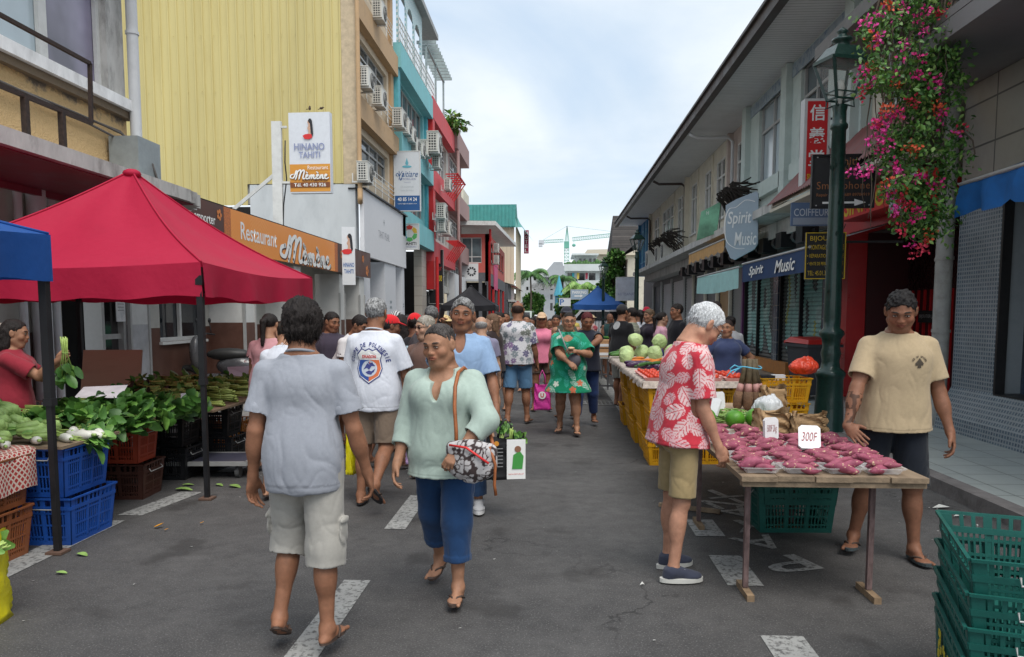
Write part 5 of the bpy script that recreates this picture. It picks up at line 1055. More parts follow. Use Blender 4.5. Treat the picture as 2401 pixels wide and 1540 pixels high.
for y in(31.0,23.0,41.9):
 b=MB();b.tube([(3.97,y,6.84),(4.2,y,6.72),(RX0-.25,y,6.72),(RX0-.12,y,6.60),(RX0-.12,y,3.9)],.05,8);b.build('downpipe',M_GUT if y!=23.else M_PIPE,RBd)
WG2=RW(5.12);hs=[(17.6,19.7,4.75,6.7),(14.9,16.5,4.75,6.7)];b=MB();WG2.panel(b,13.3,21.0,3.85,6.95,hs,.45);b.build('upper_wall',M_SAGE,RBd)
for h in hs:WG2.window(RBd,h[0],h[1],h[2],h[3],2,6.05,M_ALU,M_PALE if h[0]>17 else M_GLASS,.12,.06,False)
b=MB();WG2.bx(b,17.4,19.9,4.40,4.74,0,.14);WG2.bx(b,14.7,16.7,4.40,4.74,0,.14);b.build('sill_panel',M_SAGE,RBd)
for u in(13.4,17.05,20.5):b=MB();WG2.bx(b,u,u+.4,3.86,6.94,0,.14);b.build('pilaster',M_SAGE,RBd)
b=MB();WG2.bx(b,13.3,21,6.62,6.9,.002,.02);b.build('peeling_strip',mat('peeling_blue',(.30,.36,.40),.8,dirt=.9,dscale=7,dcol=(.02,.08,.2)),RBd)
WU=RW(5.3);b=MB();WU.panel(b,8.8,13.3,3.3,6.95,[(10.2,12.9,4.85,6.5)],.3);b.build('upper_wall',M_CRM,RBd);WU.window(RBd,10.2,12.9,4.85,6.5,4,5.9,M_WFRAME,glass('pattern_glass',(.34,.38,.40),.3,.3),.12,.07)
b=MB();b.bb((4.3,9.9,5.75),(5.3,13.2,5.95));b.build('balcony_beam',mat('grey_concrete',(.20,.19,.18),.85,dirt=.4),RBd)  # beam in even dark grey concrete with random dirt patches
b=MB();b.bb((4.4,15.7,3.66),(5.6,42.4,3.84));b.build('canopy_slab',M_GREYW,RBd)
b=MB();b.bb((5.0,15.8,3.3),(5.6,42,3.65));b.build('canopy_beam',M_GREYW,RBd)
WS=RW(5.55);b=MB();bays=[(39.2,42.2,(.05,.055,.06)),(36.0,39.0,(.46,.46,.45)),(32.6,35.8,(.50,.50,.49)),(30.6,32.4,(.42,.42,.42)),(28.3,30.3,(.20,.20,.20)),(26.2,27.9,(.16,.16,.16)),(24.3,25.9,(.36,.22,.10)),(22.6,24.0,(.24,.24,.23))]
WS.panel(b,8.6,47,.1,3.65,[(a,c,.1,3.05)for a,c,_ in bays]+[(19.4,22.3,.1,2.9),(15.9,18.9,.1,2.9),(10.2,14.6,.1,3.0)],.25);b.build('ground_floor_wall',mat('shop_wall',(.16,.155,.15),.7,nscale=2,namt=.15,dirt=.3),RBd)
for i,(a,c,col)in enumerate(bays):
 WS.shutter(RBd,a,c,.12,3.05,shutter_mat('shutter_%d'%i,col,rust=.35),.11 if i<6 else.08,.06)
 b=MB();WS.bx(b,c,c+.14,.12,3.2,-.02,.08);b.build('door_post',M_ALU if i<4 else M_CRM,RBd)
M_SPRAY=attr_mat('sprayed_metal',.5,6.,.25,.1,40.,spec=.4)
def sprayed(u0,u1,strokes,accents):
 rows=60;cols=170;U=np.linspace(u1,u0,cols);Zs=np.linspace(.12,2.9,rows*2+1);P=np.array([[5.55+.06-(.022 if i%4<2 else 0),y,z]for i,z in enumerate(Zs)for y in U]);n=cols;Q=np.array([[i*n+j,i*n+j+1,(i+1)*n+j+1,(i+1)*n+j]for i in range(rows*2)for j in range(n-1)])
 s=(u1-P[:,1])/(u1-u0)*3.;z=P[:,2];s=s+.03*vnoise(P,3.,1);C=np.tile(np.array((.13,.135,.13)),(len(P),1))*(1+.3*vnoise(P,1.7,3))[:,None]
 def dist(paths):
  d=np.full(len(P),9.)
  for p in paths:
   q=spline(p,6)
   for(ax,az),(bx_,bz)in zip(q[:-1],q[1:]):
    l2=(bx_-ax)**2+(bz-az)**2+1e-9;t=np.clip(((s-ax)*(bx_-ax)+(z-az)*(bz-az))/l2,0,1);d=np.minimum(d,np.hypot(s-ax-t*(bx_-ax),z-az-t*(bz-az)))
  return d
 d=dist(strokes);C[d<.27]=(.012,.015,.02);C[d<.20]=(.27,.50,.47);hl=(d<.20)&(vnoise(P,2.5,6)>.25);C[hl]=(.42,.60,.57);a=dist(accents);C[a<.055]=(.45,.42,.05);C[(np.arange(len(P))//n)%4==3]*=.45
 return arr_mesh('graffiti_shutter',P,Q,M_SPRAY,RBd,C)
sprayed(19.4,22.3,[[(.3,2.4),(.35,.9)],[(.35,.9),(.7,1.5),(1.0,.9)],[(1.0,.9),(1.1,2.4)],[(1.6,.8),(1.6,2.3),(2.1,2.4),(2.2,1.7),(1.7,1.5)],[(2.0,1.5),(2.5,.8)]],[[(1.3,2.5),(1.35,.6)]])
sprayed(15.9,18.9,[[(.5,.9),(.45,1.6),(.6,2.5)],[(.6,2.5),(.9,1.3),(1.1,.9)],[(1.1,.9),(1.25,2.5)],[(1.6,1.0),(1.5,1.8),(1.8,2.4)],[(1.8,2.4),(2.1,1.6),(1.9,.9),(1.6,1.0)],[(2.4,.9),(2.6,2.4)],[(2.2,1.9),(2.75,1.6)]],[[(.3,1.4),(.5,2.0),(.4,2.6)],[(1.35,.7),(1.4,2.3)],[(2.25,.8),(2.3,1.4)]])
for u in(15.9,17.35,18.85,19.4,20.9,22.25):b=MB();WS.bx(b,u,u+.06,.12,2.9,-.05,.04);b.build('shutter_rail',M_BLKM,RBd)
b=MB();WS.bx(b,18.97,19.36,.1,3.0,0,.06);WS.bx(b,15.0,15.85,.1,3.0,0,.06);b.build('tiled_pier',tile_mat('blue_pier_tile',(.07,.095,.14),(.05,.07,.10),.3,.3,.012,(.22,.23,.24),.2,.3,axis='YZ'),RBd)
b=MB();WS.bx(b,14.75,14.98,.1,3.2,0,.08);b.build('magenta_post',mat('magenta_paint',(.52,.02,.14),.5),RBd);b=MB();WS.bx(b,22.35,22.5,.1,3.1,0,.08);b.build('purple_post',mat('purple_paint',(.16,.05,.16),.5),RBd)
b=MB();WS.bx(b,18.1,22.1,.13,.45,-.02,.09);b.build('orange_plinth',mat('orange_paint',(.55,.22,.06),.6),RBd)
for i,y in enumerate(np.linspace(15.6,29.5,11)):
 r=empty('wall_floodlight',(5.1,y,3.18),0,'black floodlight in the row under the right hand canopy','light fixture','black floodlights under the canopy');b=MB();b.box((-.05,0,0),(.32,.42,.34));b.bar((0,-.4,.05),(0,.55,.05),.06);b.build('housing',M_BLKM,r);b=MB();b.cyl((-.12,.24,-.02),(-.12,.40,-.02),.13,.13,14);b.build('drum',M_BLKM,r)
def awning(lab,X0,z0,X1,z1,ya,yb,val,m_top,m_val,wav=.02,n=26,sag=0.,scal=.05):
 r=empty('awning',(0,0,0),0,lab,'awning');b=MB();vs=[]
 for i in range(n+1):
  y=ya+(yb-ya)*i/n;s_=sag*math.sin(PI*i/n);vs+=[(X0,y,z0),((X0+X1)/2,y,(z0+z1)/2-s_*.7),(X1,y,z1-s_)]
 b.add(vs,[(i*3+k,i*3+k+1,i*3+k+4,i*3+k+3)for i in range(n)for k in(0,1)],True);b.build('canvas',m_top,r)
 b=MB();vs=[]
 for i in range(n+1):
  y=ya+(yb-ya)*i/n;s_=sag*math.sin(PI*i/n);x=X1+wav*math.sin(i*1.9);vs+=[(X1-.004,y,z1-s_),(x,y,z1-val/2-s_),(x+wav*.5*math.sin(i*1.1),y,z1-val-s_-scal*abs(math.sin(i*PI/4)))]
 b.add(vs,[(i*3+k,i*3+k+1,i*3+k+4,i*3+k+3)for i in range(n)for k in(0,1)],True);v=b.build('valance',m_val,r);b=MB();b.cyl((X1,ya,z1+.01),(X1,yb,z1+.01),.022,n=8);b.build('front_bar',M_ALU,r);return r,v
M_NAVY=mat('navy_canvas',(.02,.05,.13),.8,nscale=5,namt=.2,bump=.2);M_AQ=mat('aqua_canvas',(.38,.64,.62),.7,nscale=3,namt=.08,dirt=.2)
r,v=awning('navy canvas awning with white music shop lettering over the graffiti shutters',5.4,3.05,3.9,2.60,11.9,16.0,.36,mat('faded_canvas',(.24,.26,.27),.85,dirt=.3),M_NAVY,.0,scal=0);letters('Spirit',RM(3.888,14.9,2.41),1.05,.22,INKW,v,shear=.35,bold=.02,off=.006);letters('Music',RM(3.888,13.1,2.41),1.15,.22,INKW,v,shear=.35,bold=.02,off=.006)
awning('pale aqua canvas awning sagging beside the navy one',5.4,3.05,3.85,2.55,16.1,20.6,.42,M_AQ,M_AQ,.02,sag=.05,scal=0)
awning('small faded orange awning under the green sign',4.9,3.52,4.0,3.32,18.2,22.8,.22,mat('orange_canvas',(.52,.30,.12),.85,dirt=.3),mat('orange_canvas',(.5,.3,.1)),.01,scal=.07)
r,v=awning('bright blue canvas awning over the mosaic tiled shop',5.2,3.30,4.3,2.95,4.6,8.42,.27,mat('blue_canvas',(.012,.085,.22),.8,nscale=4,namt=.15),mat('blue_valance',(.01,.11,.34),.8,nscale=5,namt=.2,bump=.3),.05,scal=.07)
AW=empty('awning',(0,0,0),0,'red brown corrugated metal awning sloping above the jeweller sign','awning');b=MB();vs=[];n=90
for i in range(n+1):y=10.3+(15.8-10.3)*i/n;h=.035*(1 if(i//1)%2 else 0);vs+=[(5.16,y,4.66+h),(4.3,y,3.74+h)]
b.add(vs,[(2*i,2*i+1,2*i+3,2*i+2)for i in range(n)]);b.build('corrugated_sheet',mat('brown_sheet',(.19,.055,.05),.45,nscale=3,namt=.2,dirt=.35,dcol=(.2,.15,.13)),AW);b=MB();b.add([(5.16,10.3,4.6),(5.16,15.8,4.6),(4.36,15.8,3.70),(4.36,10.3,3.70)],[(0,1,2,3)]);b.bb((4.36,10.3,3.62),(5.4,15.8,3.68));b.build('awning_soffit',M_CRM,AW)
RD=empty('jewellery_shop',(0,0,0),0,'deep red shop front with a dark recessed doorway behind the man in beige','shop front');M_RSH=mat('red_shop_paint',(.52,.016,.02),.35,nscale=2,namt=.12,dirt=.15)
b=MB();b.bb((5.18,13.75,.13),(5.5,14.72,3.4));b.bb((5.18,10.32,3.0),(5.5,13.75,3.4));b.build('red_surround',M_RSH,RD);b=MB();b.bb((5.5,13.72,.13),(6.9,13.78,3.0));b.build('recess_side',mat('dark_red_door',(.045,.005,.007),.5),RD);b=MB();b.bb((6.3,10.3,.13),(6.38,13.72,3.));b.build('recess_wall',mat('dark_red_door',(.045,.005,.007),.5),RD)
b=MB();b.bb((5.5,10.2,3.02),(6.9,14.6,3.1));b.bb((6.5,10.1,.1),(6.6,14.7,3.1));b.build('recess_ceiling',M_DARK,RD)
for y in np.arange(10.6,13.7,.22):b=MB();b.bb((6.26,y,.15),(6.30,y+.03,2.0));b.build('door_batten',M_RSH,RD)
b=MB()
for i in range(26):y=10.3+i*.14;b.bar((6.2,y,2.0),(6.2,y+.95,2.95),.012);b.bar((6.2,y,2.95),(6.2,y+.95,2.0),.012)
b.build('door_lattice',mat('lattice_dark',(.05,.02,.02),.5,.3),RD);b=MB();b.bb((4.75,10.4,3.12),(5.17,13.1,3.5));sb=b.build('sign_box',INKR,RD);letters('SINI TONG',RM(4.75,11.75,3.31),2.2,.30,em('ink_yellow',(.65,.45,.03)),sb,bold=.02,off=.006);b=MB();b.bb((4.73,10.4,3.02),(4.748,11.15,3.56));b.build('pale_panel',em('panel_pale',(.50,.46,.56)),sb)
pl=board('door_plate',frame((6.16,12.9,1.55),(0,-1,0),(0,0,1)),.62,.20,.02,M_DARK,RD);letters('BIJOUTIER J.S.',frame((6.16,12.9,1.55),(0,-1,0),(0,0,1)),.5,.07,em('ink_dim',(.3,.3,.3)),pl)
NB=empty('shop_building',(0,0,0),0,'nearest right hand shop with blue grey mosaic tiles under a concrete balcony','building');M_MOS=tile_mat('mosaic_tile',(.12,.165,.205),(.075,.105,.14),.052,.052,.010,(.26,.29,.31),.18,.7,axis='YZ',dirt=.3)
WN=RW(5.2);b=MB();WN.panel(b,3,10.15,.66,3.2,[(4.5,9.2,.64,2.95)],.3);b.build('mosaic_wall',M_MOS,NB);b=MB()
for y0,y1 in((3,10.15),):b.add([(5.20,y0,.66),(5.20,y1,.66),(5.02,y1,.30),(5.02,y0,.30),(5.0,y0,.11),(5.0,y1,.11)],[(0,1,2,3),(3,2,5,4)]);b.add([(5.2,y1,.66),(5.02,y1,.30),(5.0,y1,.11),(5.3,y1,.11)],[(0,1,2,3)])
b.build('mosaic_plinth',M_MOS,NB);b=MB();WN.bx(b,4.5,9.2,.64,2.95,-.75,-.70);WN.bx(b,9.15,9.2,.64,2.95,-.70,-.30);WN.bx(b,4.4,9.3,2.96,3.0,-.8,-.31);WN.bx(b,4.4,9.3,.55,.6,-.8,-.31);WN.bx(b,4.42,4.48,.6,2.95,-.8,-.31);b.build('display_back',glass('display_dark',(.02,.035,.06),.1,.6),NB);b=MB();WN.bx(b,4.5,9.2,.62,.66,-.3,.01);WN.bx(b,9.16,9.2,.66,2.95,-.1,.012);b.build('display_frame',M_BLKM,NB)
for k in range(5):
 b=MB();WN.bx(b,7.2+k*.06,8.3,1.2+k*.26,1.38+k*.26,-.5,-.46);b.build('display_shelf',mat('display_green',(.10,.14,.10),.6),NB)
b=MB();WN.panel(b,3,10.15,3.2,4.42,[],.3);b.build('stone_panel',tile_mat('stone_cladding',(.33,.31,.27),(.30,.285,.25),1.05,.52,.012,(.08,.075,.07),.4,.4,axis='YZ',dirt=.35),NB)
b=MB();b.bb((4.05,3,4.43),(5.2,10.2,4.62));b.bb((4.05,3,4.63),(4.15,10.2,4.72));b.bb((5.2,3,4.43),(6,10.2,6.9));b.build('balcony_slab',mat('slab_concrete',(.25,.24,.24),.8,nscale=2,namt=.1,dirt=.3,dscale=2),NB)
b=MB()
for z in(4.95,5.25,5.55):b.bar((4.1,3,z),(4.1,10.1,z),.035)
for y in np.arange(3.2,10.2,.5):b.bar((4.1,y,4.7),(4.1,y,5.6),.03)
b.build('balcony_rail',M_BLKM,NB)
for(x,y,r_,m_)in((5.12,10.32,.10,M_PIPE),(5.22,10.62,.07,M_CREAM)):
 b=MB();b.cyl((x,y,.12),(x,y,4.4),r_,n=14);b.cyl((x,y,2.3),(x,y,2.34),r_*1.15,n=14);b.cyl((x,y,1.35),(x,y,1.39),r_*1.15,n=14);o_=b.build('drainpipe',mat('grimy_pipe',(.36,.36,.34),.5,dirt=.5,dscale=4),NB)
b=MB();b.tube([WX(2245,430,5.1),WX(2262,440,5.05),WX(2300,415,5.05),WX(2340,400,5.1),WX(2390,402,5.1)],.010,5);b.build('cable',M_PIPE,NB)
def psign(name,px0,px1,py0,py1,Y,m,lab,th=.06,rim=None,rm=None,yaw=0.):
 a,c=WY(px0,py0,Y),WY(px1,py1,Y);M=frame(((a.x+c.x)/2,Y,(a.z+c.z)/2),(math.cos(yaw),math.sin(yaw),0),(0,0,1));w,h=(c.x-a.x)/math.cos(yaw),a.z-c.z;r=empty(name,(0,0,0),0,lab,'sign');o=board('panel',M,w,h,th,m,r,rim,rm or m)
 b=MB();b.bar(M@Vector((w/2,h*.3,-th)),(5.3,Y+.05,(M@Vector((0,h*.3,0))).z),.035);b.build('bracket',M_BLKM,r);return M,w,h,o
M,w,h,o=psign('hanging_sign',1887,1941,231,438,13.9,em('box_frame_white',(.56,.56,.55)),'tall narrow red sign with white Chinese characters in a white box frame',.22)
flat('red_panel',M,[(-w*.39,-h*.455),(w*.39,-h*.455),(w*.39,h*.47),(-w*.39,h*.47)],em('lacquer_red',(.58,.018,.02)),o,.003)
for i,ch in enumerate('信義堂'):letters(ch,M,w*.60,w*.62,INKW,o,dy=h*(.34-.255*i),bold=.015,off=.009)
letters('SINI TONG',M,w*.68,h*.06,em('ink_yellow',(.65,.45,.03)),o,dy=-h*.38,off=.009,bold=.03)
M,w,h,o=psign('hanging_sign',1906,2047,362,487,11.3,em('board_black',(.02,.02,.022)),'black square phone repair sign with copper letters and a white arrow',.07,.03,M_BLKM,R_(-3))
CP=em('ink_copper',(.30,.12,.05));letters('Tahiti',M,w*.42,.11,CP,o,dy=h*.37,off=.009);letters('Smartphone',M,w*.84,.14,CP,o,dy=-h*.10,off=.009,space=1.1);letters('Repair & Sale  +689 89700919',M,w*.84,.055,CP,o,dy=-h*.26,off=.009,bold=.01)
flat('arrow',M,[(-.28,-h*.40-.014),(.16,-h*.40-.014),(.16,-h*.40-.05),(.32,-h*.40),(.16,-h*.40+.05),(.16,-h*.40+.014),(-.28,-h*.40+.014)],INKW,o,.005);b=MB();b.M=M
for x0,y0,x1,y1 in((-.07,.04,.07,.04),(.07,.04,.07,.24),(.07,.24,-.07,.24),(-.07,.24,-.07,.04),(.03,.10,.03,.18),(-.03,.10,.03,.10),(-.03,.18,.03,.18),(-.03,.1,-.03,.18)):b.bar((x0,y0,.005),(x1,y1,.005),.012,.004,up=(0,0,1))
b.build('emblem',CP,o)
for sx in(-1,1):
 for sy_ in(-1,1):flat('screw',M,disc(sx*w*.42,sy_*h*.45,.012,8),M_ALU,o)
M,w,h,o=psign('hanging_sign',1855,1948,475,529,12.4,mat('blue_fade_panel',(.10,.15,.25),.4,namt=.2,nscale=2),'small blue hairdresser sign below the black square sign',.04)
letters('COIFFEUR',M,w*.86,h*.32,em('ink_pale',(.50,.54,.58)),o,dy=h*.08);flat('grey_bar',M,[(-w*.45,-h*.45),(w*.45,-h*.45),(w*.45,-h*.15),(-w*.45,-h*.15)],em('sign_greyblue',(.25,.29,.35)),o)
M,w,h,o=psign('hanging_sign',1890,1978,545,654,11.9,em('board_black',(.02,.02,.022)),'black jeweller sign lettered in yellow beside the green lamp post',.05,.012,em('ink_yellow',(.65,.45,.03)),R_(-4))
IY=em('ink_yellow',(.62,.43,.03))
for i,(t,f)in enumerate([('BIJOUTIER',.78),('• MONTAGES sur PLACE',.90),('• RÉPARATION sur PLACE',.90),('• VENTE DE PERLES de QUALITÉ',.90),('TEL: 45.01.30',.5)]):letters(t,M,w*f,h*(.13 if i==0 else.10),IY,o,dy=h*(.36-.175*i-(.03 if i==4 else 0)),dx=-w*.18 if i==4 else 0,bold=.0,off=.008)
flat('yellow_bar',M,[(w*.12,-h*.40),(w*.44,-h*.40),(w*.44,-h*.35),(w*.12,-h*.35)],IY,o)
a=WY(1735,530,17.4);M=frame((a.x,17.4,a.z),(math.cos(.45),-math.sin(.45),0),(0,0,1));r=empty('hanging_sign',(0,0,0),0,'grey blue shield shaped sign with white music shop letters','sign');b=MB();b.M=M
sh=[(-.36,.48),(-.1,.60),(.36,.74),(.40,.70),(.42,-.40),(.34,-.52),(-.12,-.74),(-.22,-.70),(-.34,-.44)];b.poly([(x*.92,y,0)for x,y in sh],(0,0,-.08));o=b.build('panel',em('shield_grey',(.34,.41,.47)),r)
for t,x,y,w_,h_ in(('Spirit',-.02,.15,.52,.36),('Music',.12,-.28,.48,.30)):letters(t,M,w_,h_,INKW,o,dx=x,dy=y,shear=.15,bold=.012,off=.012)
stroke('swash',M,[[(.30,.52),(.1,.56),(-.1,.42),(-.26,.38),(-.34,.1),(-.30,-.3),(-.1,-.48),(.1,-.5)]],.022,INKW,o,.01)
a=WY(1658,518,21.4);M=frame((a.x,21.4,a.z),(math.cos(.5),math.sin(.5)*-1,0),(0,0,1));r=empty('hanging_sign',(0,0,0),0,'green and turquoise picture sign leaning above the orange awning','sign');b=MB();b.M=M;b.poly([(-.30,-.52,0),(.26,-.34,0),(.36,.50,0),(-.18,.26,0)],(0,0,-.04));o=b.build('panel',mat('green_print',(.16,.38,.24),.5,nscale=1.6,namt=.6),r);letters('H',M,.06,.10,INKW,o,dy=.22);b=MB();b.bar(M@Vector((.36,.5,-.03)),M@Vector((.75,-.45,-.3)),.035);b.bar(M@Vector((.36,.5,-.03)),M@Vector((.2,-.4,-.4)),.035);b.build('stay',M_ALU,r)
r=empty('hanging_sign',(0,0,0),0,'white pale banner hung at the far end of the right building','sign');a,c=WX(1462,648,4.3),WX(1491,690,4.3);M=frame((4.2,43.6,3.0),(.8,-.6,0),(0,0,1));o=board('panel',M,1.5,1.35,.05,mat('banner_pale',(.52,.55,.62),.6,nscale=3,namt=.15),r,.03,M_WFRAME);letters('ARTISANAT',M,1.2,.16,em('ink_steel',(.24,.27,.42)),o,dy=-.3)
for px,py,s,lab in((1526,606,1.3,'air conditioner standing at the far end of the right canopy'),(1548,595,1.2,'air conditioner in the middle of the right canopy row'),(1562,588,1.2,'air conditioner nearest on the right canopy by the twigs')):
 p=WX(px,py,4.8);o=copy_tree(AC0);o.location=(4.8,p.y,4.22);o.rotation_euler=(0,0,PI);tag(o,lab,'air conditioner','air conditioners on the right canopy');o.scale=(s,s,s)
for y0,y1,lab in((29.5,36,'far heap of dry dark palm fronds lying over the right air conditioners'),(19.3,21.2,'near bundle of dry dark palm fronds beside the green sign')):
 b=MB()
 for i in range(90):y=rng.uniform(y0,y1);b.bar((4.42,y,4.75+rng.uniform(-.1,.1)),(4.95+rng.uniform(-.2,.2),y+rng.uniform(-.3,.3),3.95+rng.uniform(0,1.0)),.03)
 tag(b.build('dry_fronds',mat('dry_frond',(.03,.024,.02),.9)),lab,'dry fronds')
M_GRN=mat('lamp_green',(.008,.036,.028),.36,nscale=25,namt=.3,bump=.25,bscale=30,coat=.3,dirt=.15,dcol=(.05,.09,.07))
def lamp_post():
 r=empty('street_lamp');b=MB();b.lathe([(.22,0),(.22,.05),(.185,.09),(.175,.42),(.165,.55),(.16,.78),(.175,.82),(.19,.86),(.165,.90),(.12,.93),(.105,1.02),(.125,1.12),(.105,1.20),(.115,1.30),(.155,1.36),(.15,1.40),(.10,1.44),(.105,1.55),(.098,2.2),(.092,3.0),(.084,3.9),(.105,3.92),(.105,3.96),(.084,3.99),(.080,4.12),(.09,4.16),(.09,4.20)],n=20);p_=b.build('post',M_GRN,r)
 b=MB()
 for k in range(16):
  t=rng.uniform(0,6.28);z=rng.uniform(1.6,3.8);p0=Vector((math.cos(t)*.093,math.sin(t)*.093,z));leaf(b,p0,(math.cos(t)*.3,math.sin(t)*.3,1),.02,.07,up=(math.cos(t),math.sin(t),0),curl=-.1)
 b.build('relief_leaf',M_GRN,p_)
 q=lambda a,z,rr:Vector((rr*1.32*math.cos(a+PI/4),rr*math.sin(a+PI/4),z));b=MB();A=[k*PI/2 for k in range(4)]
 for a in A:
  b.bar(q(a,4.27,.13),q(a,4.72,.27),.034);b.bar(q(a,4.27,.13),q(a+PI/2,4.27,.13),.022);b.bar(q(a,4.72,.27),q(a+PI/2,4.72,.27),.042);b.bar(q(a,4.35,.155),q(a+PI/2,4.35,.155),.014)
  m0=(q(a,4.27,.13)+q(a+PI/2,4.27,.13))/2;b.tube([(q(a,4.2,.07)),q(a,4.17,.14),q(a,4.27,.13)],.012,6)
 b.build('lantern_frame',M_GRN,r);b=MB()
 for a in A:b.add([q(a,4.73,.28),q(a+PI/2,4.73,.28),q(a+PI/2,4.90,.15),q(a,4.90,.15)],[(0,1,2,3)])
 b.add([q(a,4.73,.28)for a in A],[(0,1,2,3)]);b.add([q(a,4.90,.15)for a in A],[(0,1,2,3)]);b.lathe([(.10,4.90),(.09,4.95),(.13,4.97),(.12,5.0),(.06,5.02),(.05,5.06),(.075,5.08),(.03,5.12),(.001,5.14)],n=14);b.build('lantern_roof',M_GRN,r)
 m,nt,bs=new_mat('lantern_glass')if 'lantern_glass' not in bpy.data.materials else(bpy.data.materials['lantern_glass'],None,None)
 if nt:bs.inputs['Transmission Weight'].default_value=.0;bs.inputs['Alpha'].default_value=.16;bs.inputs['Roughness'].default_value=.05;n_=nd(nt,'ShaderNodeTexNoise',{'Scale':20.});nt.links.new(mixA(nt,n_.outputs[0],(.5,.52,.5),(.7,.72,.7)),bs.inputs['Base Color'])
 for k,a in enumerate(A):b=MB();b.add([q(a,4.28,.125),q(a+PI/2,4.28,.125),q(a+PI/2,4.71,.262),q(a,4.71,.262)],[(0,1,2,3)]);b.build('lantern_pane',m,r)
 b=MB();b.lathe([(.02,4.21),(.03,4.3),(.05,4.42),(.035,4.5),(.001,4.52)],n=12);b.build('bulb',em('bulb_white',(.6,.6,.56)),r)
 return r
L0=lamp_post();L0.location=(3.50,9.75,.0);L0.rotation_euler=(0,0,R_(18));L0.scale=(.98,.98,.985);tag(L0,'nearest green cast iron street lamp beside the bougainvillea','street lamp','green street lamps on the right')
for(x,y,s,lab)in((3.55,32.6,1.0,'green street lamp standing below the far end of the long roof'),(3.0,45.5,.93,'farthest green street lamp behind the blue market tent')):o=copy_tree(L0);o.location=(x,y,0);o.scale=(s,s,s);tag(o,lab,'street lamp')
T=empty('wheelie_bin',(4.55,13.55,.12),R_(12),'dark grey wheeled bin with red lid behind the lamp post','bin');b=MB();pr=lambda s,z:[(-.29*s,-.36*s,z),(.29*s,-.36*s,z),(.29*s,.36*s,z),(-.29*s,.36*s,z)]
b.add(pr(.80,.08)+pr(1.,.92),[(3,2,1,0),(0,1,5,4),(1,2,6,5),(2,3,7,6),(3,0,4,7),(4,5,6,7)]);b.box((0,0,.93),(.66,.80,.05));M_BIN=mat('bin_plastic',(.045,.05,.06),.45,nscale=8,namt=.1,dirt=.2);b.build('bin_body',M_BIN,T);b=MB();b.add([(-.33,-.42,.96),(.33,-.42,.96),(.33,.40,.98),(-.33,.40,.98),(-.26,-.3,1.03),(.26,-.3,1.03),(.26,.3,1.07),(-.26,.3,1.07)],[(3,2,1,0),(0,1,5,4),(1,2,6,5),(2,3,7,6),(3,0,4,7),(4,5,6,7)]);b.cyl((-.3,.42,.98),(.3,.42,.98),.03);b.build('lid',mat('bin_red',(.50,.03,.025),.4,nscale=4,namt=.12,bump=.2,bscale=8),T)
for s in(-1,1):b=MB();b.cyl((s*.26,-.30,.10),(s*.32,-.30,.10),.11,n=16);b.build('wheel',mat('tyre',(.02,.02,.02),.8),T)
BG=empty('bougainvillea',(4.1,8.9,4.6),0,'large flowering pink bougainvillea cascading from the right balcony','climbing plant');BG.location=(0,0,0)
env=[(0,2025,2262),(60,2022,2232),(150,2030,2235),(250,2035,2255),(330,2058,2262),(400,2080,2245),(450,2100,2235),(500,2118,2228),(540,2135,2210),(560,2140,2180)]
def benv(y):
 ys=[e[0]for e in env];return np.interp(y,ys,[e[1]for e in env]),np.interp(y,ys,[e[2]for e in env])
Yb=8.75;b=MB();fl=MB();rr=np.random.default_rng(5);cl=[]
for k in range(105):
 y=-90+640*rr.random();a,c=benv(max(0,y));x=rr.uniform(a+8,c-8);cl.append((x,y,rr.uniform(-.35,.35)))
for i in range(7400):
 x,y,dz=cl[rr.integers(len(cl))];p=WY(x,y,Yb+dz)+Vector(rr.normal(0,[.075,.12,.095]));
 if y<40 and rr.random()<.3:continue
 b.mi=int(rr.choice([0,1,2,3],p=[.4,.28,.1,.22]));leaf(b,p,(rr.normal(),rr.normal(),-abs(rr.normal())*.8-.2),rr.uniform(.013,.022),rr.uniform(.04,.068),up=rr.normal(0,1,3),curl=.3,n=2)
b.build('foliage',M_LEAF,BG)
M_FL=[mat('bract_%d'%i,c,.6,nscale=20,namt=.2,sss=.0)for i,c in enumerate([(.62,.02,.20),(.58,.03,.07),(.66,.10,.04),(.72,.06,.32)])]
def bract(fl,p,n,s):
 for k in range(n):d=rr.normal(0,1,3);leaf(fl,Vector(p)+Vector(d)*s*.5,d,s*.42,s*.9,up=rr.normal(0,1,3),curl=.2,n=2)
heads=[(2028,60),(2062,35),(2085,15),(2110,30),(2160,30),(2205,30),(2170,75),(2040,100),(2020,170),(2038,195),(2022,215),(2058,95),(2105,160),(2150,135),(2145,170),(2190,185),(2200,200),(2100,205),(2075,255),(2065,275),(2048,290),(2110,265),(2090,270),(2135,240),(2190,258),(2205,262),(2062,300),(2068,320),(2050,325),(2090,338),(2128,350),(2138,355),(2014,398),(2040,402),(2072,350),(2098,395),(2108,412),(2085,430),(2092,455),(2108,468),(2100,490),(2150,420),(2125,480),(2142,510),(2118,540),(2160,500),(2185,545),(2170,570),(2135,575),(2195,430),(2215,310),(2245,300),(2150,590),(2120,445),(2060,150),(2130,100)]
for i,(x,y)in enumerate(heads):
 y2=y if y<300 else 300+(y-300)*1.0;p=WY(x,y2,Yb-.3);fl.mi=int(rr.choice([0,1,2,3],p=[.4,.24,.14,.22]))
 for k in range(int(rr.integers(2,5))):bract(fl,p+Vector(rr.normal(0,[.028,.05,.028])),8,.038)
fl.build('flowers',M_FL,BG);b=MB()
